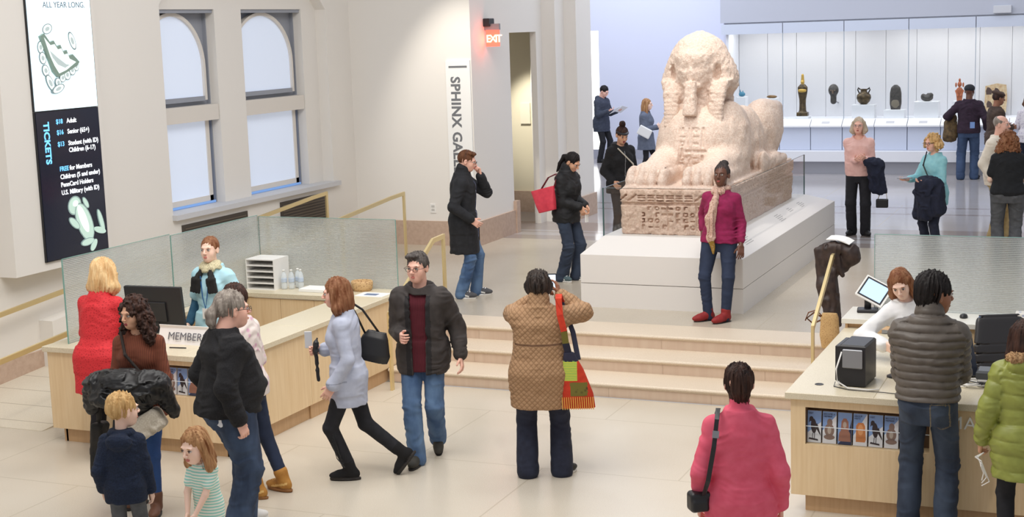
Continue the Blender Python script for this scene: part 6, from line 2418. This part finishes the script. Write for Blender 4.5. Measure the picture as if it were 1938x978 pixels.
V, Q, L_ = solve_blob([(loft([(0, 0, 0, .060, .120), (.10, 0, 0, .060, .145), (.30, 0, 0, .030, .185)], (.255, -.12, .93), rotm('X', 14), ex=4), .01, 0, 'u')], .008)
TR = m('tote_red', (222, 66, 84), .55, 'fabric', (206, 54, 74))
mesh_obj('bag_body', V * sk.sc, Q, TR, tote, None, True)
for dx in (-.012, .012):
    MB().tube([tuple(np.array(v) * sk.sc) for v in ((.255 + dx, -.22, 1.20), (.22 + dx, -.12, 1.36), (.175 + dx, -.03, 1.405), (.20 + dx, .0, 1.36), (.25 + dx, -.04, 1.17))], .006, 6).build('bag_handle', mat('handle_burgundy', (110, 34, 44), .5), tote, True)
free_mb('museum_leaflet', MB().box((-.03, .30, .78), (.03, .312, .95)), [M_PAPER], sk, b, 'white folded leaflet held low by the woman with the red tote', 'leaflet')

# 13 woman with bun in black hoodie
p = W(H=1.74, hpitch=24, hyaw=-4, hR=(.20, .15, .92), hL=(-.20, .15, .92), lipm=LIP_DARK)
sk, b = mk(p, SK_TAN, -6.72, 19.66, U, 28, 'woman with a high bun and dark headband in a black hoodie beside the statue', H_DBROWN, dict(kind='bun', vol=.006, rough=.012, front=.068))
top(p, sk, 'hoodie', [m('hoodie_black', (28, 28, 31), .9, 'fabric', (20, 20, 23)), M_GREYM], b, off=.028, hem=-.14, armr=(.066, .062, .050), wr=.010, collar='hood', paint=lambda x, y, z, L, c: np.where((np.abs(x) < .005) & (y > .05) & (z < .44), 1, L))
pants(p, sk, [T_BLACK], b)
shoes(p, sk, b, [S_BLACK, S_SOLE], 'shoe')
extra_mesh('headband', [(ell(sk.hc + sk.RH @ np.array((0, -.004, .052)), (.088, .108, .026), sk.RH), .0, 0, 'u')], .007, M_BLACK, sk, b)
free_mesh('shoulder_strap', [C((.10, .12, 1.38), (-.10, .175, 1.16), .010, .010), C((-.10, .175, 1.16), (-.17, .15, .98), .010, .010)], .007, [m('strap_cream', (214, 206, 190))], sk, b, 'pale diagonal bag strap across the black hoodie', 'strap')

# 14 reader in dark grey coat at the far wall
p = dict(H=1.80, hpitch=26, lean=2, hR=(.12, .28, 1.14), hL=(-.12, .34, 1.12), nR=(0, .2, 1), nL=(0, .2, 1), cR=50, cL=50, fR=(.10, 0, 0), fL=(-.1, .12, 0))
sk, b = mk(p, SK_PINK, -11.35, 31.9, U, 55, 'young man in a dark grey coat reading an open leaflet near the far wall', H_BLACK, dict(kind='short', vol=.008, res=.008), res=1.8)
top(p, sk, 'coat', [m('coat_slate', (62, 68, 82), .85, 'fabric', (50, 56, 70))], b, off=.032, hem=-.22, hemr=(.195, .16), wr=.008, collar='hood', armr=(.066, .06, .05), res=.011)
pants(p, sk, [T_BLACK], b, res=.012)
shoes(p, sk, b, [S_BLACK, S_SOLE], 'shoe')
mb = MB()
mb.box((-.22, 0, 0), (0, .004, .22), R=Matrix.Rotation(math.radians(-12), 3, 'Y') @ Matrix.Rotation(math.radians(-55), 3, 'X'), o=(0, .36, 1.12))
mb.box((0, 0, 0), (.22, .004, .22), R=Matrix.Rotation(math.radians(12), 3, 'Y') @ Matrix.Rotation(math.radians(-55), 3, 'X'), o=(0, .36, 1.12))
free_mb('open_leaflet', mb, [M_PAPER], sk, b, 'large white leaflet open in the hands of the man by the far wall', 'leaflet')

# 15 woman in grey coat
p = W(H=1.66, hpitch=2, hR=(.10, .24, 1.12), hL=(-.16, .22, 1.08), fR=(.08, -.14, 0), fL=(-.08, .16, 0))
sk, b = mk(p, SK_LIGHT, -9.11, 28.3, U, 78, 'woman with long light brown hair in a mid-grey coat walking beyond the statue', H_GIRL, dict(kind='long', length=.30, vol=.006, res=.008), res=1.6)
top(p, sk, 'coat', [m('coat_grey', (104, 112, 130), .85, 'fabric', (92, 100, 118))], b, off=.032, hem=-.26, hemr=(.205, .19), wr=.008, armr=(.062, .058, .048), res=.010)
pants(p, sk, [T_BLACK], b, th=.078, kn=.054, hm=.045, res=.011)
shoes(p, sk, b, [S_BLACK, S_SOLE], 'shoe')
free_mesh('tote_bag', [(rbox((.26, .02, 1.02), (.03, .14, .10), rotm('X', -28), .02), .01, 0, 'u')], .01, [M_PAPER], sk, b, 'white bag under the arm of the woman in the grey coat', 'bag')

# 16 woman in burgundy leaning on the plinth
p = W(H=1.68, ch=1.06, wa=1.05, hi=1.08, hs=1.04, hyaw=-12, hpitch=0, lean=-3, side=-3, px=-.03, py=-.05, pz=.875, hL=(-.27, .04, .80), nL=(.4, -.8, 0), cL=60, hR=(.16, -.12, .90), eR=(.3, -1, 0),
      fR=(.07, .14, -52, 0, 0), fL=(-.12, .20, -38, 0, 0), kR=(.4, 1, 0), kL=(-.3, 1, 0), lipm=LIP_RED, hroll=2)
sk, b = mk(p, SK_DARK, -4.04, 14.90, U, -8, 'woman in a burgundy sweater and patterned scarf leaning against the white plinth')
hair(p, sk, m('braids_dark', (58, 46, 42), .6, 'strand', (26, 20, 20), bump=.6), b, kind='short', vol=.002, rough=.014, front=.078, extra=[El((0, -.06, .115), (.045, .05, .035), .012)])
top(p, sk, 'sweater', [m('burgundy', (150, 28, 82), .85, 'fabric', (128, 22, 68))], b, off=.018, hem=-.05, sleeve=.86, armr=(.056, .050, .042), wr=.009, seed=9.)
pants(p, sk, [J_INK], b, th=.092, kn=.064, hm=.050, wr=.008)
shoes(p, sk, b, [S_RED, S_SOLE], 'ankleboot', 1.1)
SCF = [m('scarf_floral', (208, 174, 158), .85, 'print', (146, 104, 76), scale=2.2), m('scarf_gold', (150, 118, 44), .85, 'print', (180, 140, 120), scale=2)]
extra_mesh('scarf', [El(sk.tw((0, .005, .535)), (.086, .078, .030), .02), El(sk.tw((.03, .055, .50)), (.07, .06, .028), .02), El(sk.tw((.045, .105, .45)), (.035, .03, .04), .02),
                     C(sk.tw((.05, .13, .42)), sk.tw((.09, .165, .20)), .035, .048, .02), C(sk.tw((.09, .165, .20)), sk.tw((.07, .165, .0)), .045, .040, .02), C(sk.tw((.07, .165, .02)), sk.tw((.03, .16, -.16)), .036, .008, .02, 1)], .006, SCF, sk, b, band=wrinkle(.022, 26, 9))

# 17 woman in pink sweater
p = W(H=1.72, sw=.158, ch=1.12, wa=1.24, hi=1.0, be=.02, hR=(.02, .24, 1.10), hL=(-.10, .26, 1.12), nR=(0, -1, .2), nL=(0, -1, 0), cR=110, cL=110, hyaw=-4, browc='light', lipm=LIP_RED, fR=(.09, 0, -20), fL=(-.10, .06, 24))
sk, b = mk(p, SK_PINK, -3.64, 21.3, U, -4, 'grey-blond woman in a pale pink sweater facing forward with a navy coat', H_GRBL, dict(kind='bob', length=.09, vol=.004, rough=.014, front=.07), res=1.2)
top(p, sk, 'sweater', [m('pale_pink', (240, 196, 186), .9, 'fabric', (230, 182, 172))], b, off=.020, hem=-.04, hemr=(.175, .14), wr=.008, armr=(.060, .056, .046), vneck=.03)
pants(p, sk, [T_BLACK], b, th=.090, kn=.076, hm=.072)
shoes(p, sk, b, [S_BLACK, S_SOLE], 'shoe')
glasses(sk, b, M_GREYM)
CN = m('coat_navy', (28, 34, 56), .85, 'fabric', (20, 25, 44))
free_mesh('folded_coat', [C((-.14, .24, 1.08), (-.30, .18, 1.03), .055, .07, .05), C((-.22, .20, 1.04), (-.26, .17, .70), .085, .09, .05), C((-.28, .20, 1.0), (-.34, .18, .66), .05, .05, .04)], .009, [CN], sk, b, 'navy coat over the arm of the woman in pale pink', 'coat', band=wrinkle(.04, 12, 10))
hb = free_root('handbag', sk, b, 'small black box handbag hanging below the navy coat', 'handbag')
V, Q, L_ = solve_blob([(rbox((-.34, .18, .48), (.085, .045, .062), None, .015), 0, 0, 'u')], .007)
mesh_obj('bag_body', V * sk.sc, Q, BL, hb, None, True)
MB().tube([tuple(np.array(v) * sk.sc) for v in ((-.41, .18, .53), (-.39, .18, .66), (-.33, .18, .68), (-.28, .18, .53))], .005, 6).build('bag_handle', mat('chain_gold', (220, 204, 160), .3, metal=.6), hb, True)

# 18 woman in turquoise sweater
p = W(H=1.62, ch=1.02, wa=1.06, hi=1.04, hpitch=8, hR=(.14, .36, 1.08), hL=(-.12, .28, 1.06), nR=(0, 0, 1), nL=(0, 0, 1), cR=70, cL=80, hyaw=2, browc='light', lipm=LIP_PINK)
sk, b = mk(p, SK_PINK, -2.36, 19.52, U, -48, 'woman with short curly blond hair in a turquoise sweater', None)
hair(p, sk, H_SAND, b, kind='curly', length=.03, vol=.012, rough=.020, front=.07)
top(p, sk, 'sweater', [m('turquoise', (152, 208, 216), .85, 'fabric', (138, 198, 208))], b, off=.020, hem=-.18, hemr=(.190, .16), sleeve=.86, wr=.008, armr=(.060, .054, .046))
pants(p, sk, [T_NAVY], b)
shoes(p, sk, b, [S_BLACK, S_SOLE], 'shoe')
glasses(sk, b, M_BLACK)
free_mesh('folded_coat', [C((-.06, .30, 1.04), (-.24, .20, 1.03), .06, .075, .05), C((-.14, .26, 1.0), (-.10, .24, .62), .12, .10, .06), C((-.24, .18, .98), (-.24, .14, .70), .09, .10, .05), C((-.02, .28, .9), (.04, .24, .60), .07, .07, .05)], .009, [CN], sk, b, 'dark navy coat draped over the turquoise sweater woman\'s forearm', 'coat', band=wrinkle(.045, 11, 9, 4.))
free_mb('tablet_guide', MB().box((-.02, .40, 1.11), (.11, .56, 1.122), bev=.004), [M_GREYM], sk, b, 'flat silver device held by the woman in turquoise', 'device')
free_mesh('bag_strap', [C((.11, .04, 1.44), (.05, .155, 1.27), .009, .009), C((.05, .155, 1.27), (-.07, .165, 1.10), .009, .009)], .006, [M_BLACK], sk, b, 'thin dark strap across the turquoise sweater', 'strap')

# 19 man in cap, from behind
p = dict(H=1.82, hyaw=-18, ch=1.05, wa=1.1, fR=(.10, .05, -30), fL=(-.13, 0, 14), hR=(.30, .05, .90), hL=(-.28, .20, 1.06), eL=(-.8, -.8, -.2))
sk, b = mk(p, SK_DARK, -2.87, 28.9, U, 180, 'man in a black cap and dark plum sweater seen from behind at the case', res=1.5)
extra_mesh('cap', [(ell(sk.hc + sk.RH @ np.array((0, -.01, .050)), (.092, .108, .075), sk.RH), .01, 0, 'u'), (ell(sk.hc + sk.RH @ np.array((0, .10, .045)), (.062, .06, .010), sk.RH), .01, 0, 'u')], .008, m('cap_black', (36, 38, 44), .8), sk, b)
top(p, sk, 'sweater', [m('plum_dark', (50, 32, 48), .9, 'fabric', (38, 24, 38))], b, off=.030, hem=-.06, hemr=(.195, .15), armr=(.072, .064, .050), wr=.012, res=.010)
pants(p, sk, [m('jeans_steel', (64, 84, 116), .85, 'denim', (50, 68, 98))], b, th=.098, kn=.078, hm=.076, wr=.010, res=.011)
shoes(p, sk, b, [S_BLACK, S_SOLE], 'shoe', 1.05)
free_mb('leaflet', MB().box((.02, -.165, .93), (.10, -.155, 1.04)), [mat('leaflet_blue', (120, 150, 200), .6)], sk, b, 'blue and white leaflet in the back pocket of the man in the cap', 'leaflet')
free_mesh('folded_coat', [C((-.28, .14, 1.10), (-.30, .06, .78), .07, .11, .05), C((-.36, .10, 1.0), (-.36, .04, .76), .06, .07, .04)], .011, [m('coat_olive', (104, 82, 48), .8, 'fabric', (66, 52, 36))], sk, b, 'olive brown coat over the left arm of the man in the cap', 'coat', band=wrinkle(.04, 11, 9))

# 20 person in beret
p = dict(H=1.74, hpitch=8, hR=(.12, .24, 1.06), hL=(-.14, .26, 1.06), fw=.96)
sk, b = mk(p, SK_BROWN, -2.28, 27.7, U, 112, 'person in a brown beret and dark brown jacket looking into the case', H_DBROWN, dict(kind='short', vol=.006, res=.008), res=1.5)
extra_mesh('beret', [(ell(sk.hc + sk.RH @ np.array((-.01, -.015, .085)), (.120, .125, .045), sk.RH @ rotm('X', -12)), .01, 0, 'u')], .008, m('beret_brown', (80, 60, 50), .9), sk, b)
top(p, sk, 'jacket', [m('jacket_brown', (72, 54, 42), .8, 'fabric', (54, 40, 32))], b, off=.036, hem=-.14, armr=(.072, .066, .054), wr=.012, res=.011)
pants(p, sk, [T_BLACK], b, res=.012)
shoes(p, sk, b, [S_BLACK, S_SOLE], 'shoe')

# 21 bald man in white sweater
p = dict(H=1.76, be=.05, wa=1.15, hyaw=8, hpitch=4, hR=(.24, .05, .86), hL=(-.24, .10, .86), browc='grey', beard=1, fR=(.10, -.02, 0), fL=(-.10, .04, 0), fw=1.05)
sk, b = mk(p, SK_PINK, -1.68, 20.9, U, 62, 'balding man with a grey beard in a cream sweater and khaki trousers')
hair(p, sk, H_GREY, b, kind='short', vol=.002, rough=.006, front=.09, extra=[El((0, .045, .10), (.085, .11, .055), .02, 0, None, 's')])
top(p, sk, 'sweater', [m('cream_sweater', (236, 226, 210), .9, 'fabric', (226, 214, 196))], b, off=.028, hem=-.12, armr=(.070, .062, .050), wr=.010)
pants(p, sk, [T_KHAKI], b, th=.092, kn=.074, hm=.074, wr=.008)
shoes(p, sk, b, [S_BROWN, S_SOLE], 'shoe')

# 22 auburn woman in black top
p = W(H=1.66, ch=1.08, wa=1.16, hi=1.20, be=.02, hyaw=12, hR=(.16, .28, 1.0), hL=(-.16, .28, 1.0))
sk, b = mk(p, SK_LIGHT, -1.44, 19.42, U, 184, 'woman with long auburn hair in a black T-shirt and grey trousers', H_AUB, dict(kind='curly', length=.20, vol=.012, rough=.018))
top(p, sk, 'shirt', [m('tee_black', (28, 30, 34), .9, 'fabric', (20, 22, 26))], b, off=.024, hem=-.04, hemr=(.20, .16), sleeve=.34, armr=(.064, .06, .06), wr=.008)
pants(p, sk, [T_GREY], b, th=.094, kn=.078, hm=.080, wr=.010)
shoes(p, sk, b, [S_BLACK, S_SOLE], 'shoe')

# 23 partly seen visitor at the frame edge
p = W(H=1.62, hpitch=6, hR=(.10, .26, 1.1), hL=(-.16, .2, 1.0))
sk, b = mk(p, SK_LIGHT, -1.80, 28.9, U, 170, 'visitor in a pale patterned top at the right end of the case', H_BROWN, dict(kind='mid', length=.10, vol=.004, res=.009), res=1.8)
top(p, sk, 'blouse', [m('pale_print', (226, 220, 224), .9, 'print', (180, 170, 190))], b, off=.020, hem=-.14, wr=.006, res=.011)
pants(p, sk, [T_NAVY], b, res=.012)
shoes(p, sk, b, [S_BLACK, S_SOLE], 'shoe')

# 24 woman in coral sweater, near foreground
p = W(H=1.66, sw=.152, ch=1.02, wa=1.10, hi=1.04, be=.02, neckr=.048, hyaw=4, nape=1, hL=(-.235, .03, .86), hR=(.235, .02, .84))
sk, b = mk(p, SK_PINK, -1.99, 7.80, 0, 183, 'short-haired woman in a coral pink sweater seen from behind', H_DBROWN, dict(kind='short', vol=.005, rough=.020, front=.06), res=.9)
top(p, sk, 'sweater', [m('coral_pink', (234, 100, 124), .85, 'fabric', (226, 88, 112))], b, off=.024, hem=-.26, hemr=(.190, .165), armr=(.058, .052, .044), wr=.010, collar='turtle', colr=.056, seed=2., res=.007)
pants(p, sk, [J_DARK], b)
shoes(p, sk, b, [S_BLACK, S_SOLE], 'shoe')
cbg = free_root('crossbody_bag', sk, b, 'small black camera bag on a black strap at the coral sweater woman\'s hip', 'bag')
V, Q, L_ = solve_blob([(rbox((-.235, -.07, .90), (.070, .05, .060), rotm('Z', 20), .025), 0, 0, 'u'), (rbox((-.235, -.115, .885), (.05, .02, .035), rotm('Z', 20), .015), .01, 0, 'u')], .006)
mesh_obj('bag_body', V * sk.sc, Q, BL, cbg, None, True)
MB().tube([tuple(np.array(v) * sk.sc) for v in ((-.215, -.12, .95), (-.19, -.165, 1.05), (-.155, -.165, 1.25), (-.135, -.125, 1.40), (-.125, -.05, 1.445), (-.12, .04, 1.42), (-.16, .12, 1.25), (-.25, .06, .96))], .01, flat=(.026, .005)).build('bag_strap', M_BLACK, cbg)
MB().tube([tuple(np.array(v) * sk.sc) for v in ((-.142, -.150, 1.34), (-.146, -.158, 1.30))], .01, flat=(.036, .010)).build('strap_buckle', M_GREYM, cbg)

# 25 man in dark puffer jacket at the right desk
p = dict(H=1.84, sw=.174, hs=1.12, neckdz=.015, nape=1, ch=1.04, wa=1.02, hyaw=-50, hpitch=6, lean=2, hR=(.15, .33, 1.14), nR=(-.5, .5, 0), cR=80, hL=(-.12, .30, 1.10), eR=(.15, -.8, -1), eL=(-.15, -.8, -1), fR=(.11, 0, -8), fL=(-.12, .03, 8))
sk, b = mk(p, SK_BROWN, -1.22, 9.90, 0, 172, 'man in a grey-brown puffer jacket and dark jeans at the right desk', H_BLACK, dict(kind='short', vol=.012, rough=.020, front=.066), res=.9)
top(p, sk, 'puffer_jacket', [m('puffer_grey', (96, 88, 80), .5, 'fabric', (84, 76, 69))], b, off=.040, hem=.02, hemr=(.190, .150), armr=(.070, .062, .050), wr=.006, ql=(.014, .050), collar='stand', colr=.070, seed=5., res=.006, wd=.035)
pants(p, sk, [m('jeans_indigo', (62, 74, 92), .85, 'denim', (36, 46, 64)), m('stitch_tan', (120, 110, 92))], b, th=.090, kn=.070, hm=.070, wr=.012, res=.0075, topz=.12,
      paint=lambda x, y, z, L, c: np.where((y < -.05) & (((np.abs(np.abs(x - .09) - .055) < .004) & (z < .0) & (z > -.16)) | ((np.abs(z + .0) < .004) & (np.abs(x - .09) < .055)) | ((np.abs(z + .155 - np.abs(x - .09) * .5 + .02) < .004) & (np.abs(x - .09) < .055))), 1, L))
shoes(p, sk, b, [S_BLACK, S_SOLE], 'shoe')

# 26 staff woman in white at the right desk
p = W(H=1.66, hyaw=-24, hpitch=14, lean=8, side=15, hR=(.34, .30, 1.06), hL=(-.20, .30, 1.0), browc='red', eR=(1, -.4, -.4))
sk, b = mk(p, SK_LIGHT, -1.50, 11.62, 0, 12, 'staff woman with straight auburn hair in a white shirt behind the right desk', H_AUB, dict(kind='long', length=.14, vol=.008, rough=.010))
top(p, sk, 'shirt', [m('shirt_bright_white', (240, 240, 240), .8, 'fabric', (230, 230, 232))], b, off=.026, hem=-.16, armr=(.066, .062, .052), wr=.014, seed=7.)
pants(p, sk, [T_BLACK], b)
shoes(p, sk, b, [S_BLACK, S_SOLE], 'shoe')
mb = MB().tube([tuple(np.array(v) * sk.sc) for v in ((-.06, .10, 1.42), (-.03, .20, 1.25), (0, .22, 1.14), (.03, .20, 1.25), (.06, .10, 1.42))], .006, 6)
mb.build('lanyard', mat('lanyard_blue', (46, 96, 150), .6), b)

# 27 woman in green puffer coat at the frame edge
p = W(H=1.62, hyaw=6, hR=(.20, .16, .95), hL=(-.27, .06, .84), cL=120)
sk, b = mk(p, SK_TAN, -.58, 9.60, 0, 184, 'woman in an olive green hooded puffer coat at the right edge', H_DBROWN, dict(kind='long', length=.20, vol=.012, rough=.012))
top(p, sk, 'puffer_coat', [m('puffer_green', (148, 154, 72), .45, 'fabric', (134, 140, 62))], b, off=.036, hem=-.27, hemr=(.200, .175), armr=(.074, .068, .052), wr=.008, ql=(.014, .105), seed=5., collar='hood')
FURM = m('fur_tan', (196, 160, 116), .95, 'fleece', (140, 104, 72))
extra_mesh('fur_trim', [C(sk.tw((-.10, -.02, .545)), sk.tw((-.07, -.12, .56)), .032, .034, .02), C(sk.tw((-.07, -.12, .56)), sk.tw((.07, -.12, .56)), .034, .034, .02), C(sk.tw((.07, -.12, .56)), sk.tw((.10, -.02, .545)), .034, .032, .02)], .007, FURM, sk, b,
           band=lambda x, y, z, S: (vnoise(x * 90, y * 90, z * 90) - .5) * .03)
pants(p, sk, [T_BLACK], b, th=.08, kn=.06, hm=.05)
shoes(p, sk, b, [S_BROWN, S_SOLE], 'shoe')
mb = MB()
for k in range(3):
    mb.tube([tuple(np.array(v) * sk.sc) for v in ((-.27, .02, .80), (-.31 - .01 * k, -.03, .78), (-.29, -.05, .72 + .02 * k), (-.27 + .02 * k, -.02, .66 - .03 * k), (-.28, .0, .60 - .02 * k))], .004, 6)
free_mb('earphones', mb, [M_WHITE], sk, b, 'tangled white earphones in the green coat woman\'s hand', 'earphones')

# ---------------------------------------------------------------- coat, leaflet and bag on the right stair rail
LB = mat('leather_brown', (66, 50, 44), .55, kind='leather', col2=(40, 29, 27))
cp = [El((-2.58, 13.92, 1.24), (.135, .05, .13), .05), El((-2.56, 13.93, 1.37), (.17, .085, .060), .03), El((-2.44, 13.90, 1.30), (.085, .065, .095), .03), (rbox((-2.70, 13.92, 1.12), (.075, .035, .26), rotm('Y', -6), .03), .04, 0, 'u'),
      C((-2.70, 13.90, 1.00), (-2.62, 13.86, .74), .075, .065, .04), C((-2.60, 13.88, 1.28), (-2.52, 13.86, 1.12), .05, .02, .03), C((-2.62, 13.86, 1.14), (-2.58, 13.85, .64), .050, .052, .03)]
V, Q, L_ = solve_blob(cp, .0085, [wrinkle(.022, 18, 6, 3.)])
c = V.mean(0)
tag(mesh_obj('leather_coat', V - c, Q, LB, None, None, True, tuple(float(t) for t in c)), 'brown leather coat draped over the right stair handrail', 'coat')
lf = MB().prism([(-.12, 0), (-.06, .012), (0, .016), (.06, .010), (.12, -.012), (.12, -.016), (0, .010), (-.12, -.006)], lambda u, v, t: (u, t, v), -.06, .06).build('leaflet', M_PAPER, None)
lf.location = (-2.55, 13.92, 1.455)
lf.rotation_euler = (math.radians(12), math.radians(6), math.radians(-14))
tag(lf, 'white folded leaflet lying on top of the brown leather coat', 'leaflet')
stb = empty('straw_bag', (-2.62, 13.76, U))
tag(stb, 'tan straw bag with brown leather loops at the foot of the stair rail', 'bag')
V, Q, L_ = solve_blob([(loft([(0, 0, 0, .075, .05), (.12, 0, 0, .095, .06), (.30, 0, 0, .085, .04), (.34, 0, 0, .07, .03)], (0, 0, .0), ex=2.6), .01, 0, 'u')], .008)
mesh_obj('bag_body', V, Q, mat('straw', (204, 168, 116), .85, kind='print', col2=(170, 130, 84), scale=3, bump=.4), stb, None, True)
MB().tube([(-.08, 0, .30), (-.15, .0, .34), (-.22, 0, .28), (-.16, 0, .23), (-.08, 0, .27)], .008, 8).build('bag_handle', mat('strap_brown', (116, 74, 48), .5), stb, True)
MB().tube([(-.07, -.02, .31), (-.12, -.02, .37), (-.20, -.02, .34), (-.23, -.02, .26)], .006, 8).build('bag_handle', mat('strap_brown', (116, 74, 48), .5), stb, True)
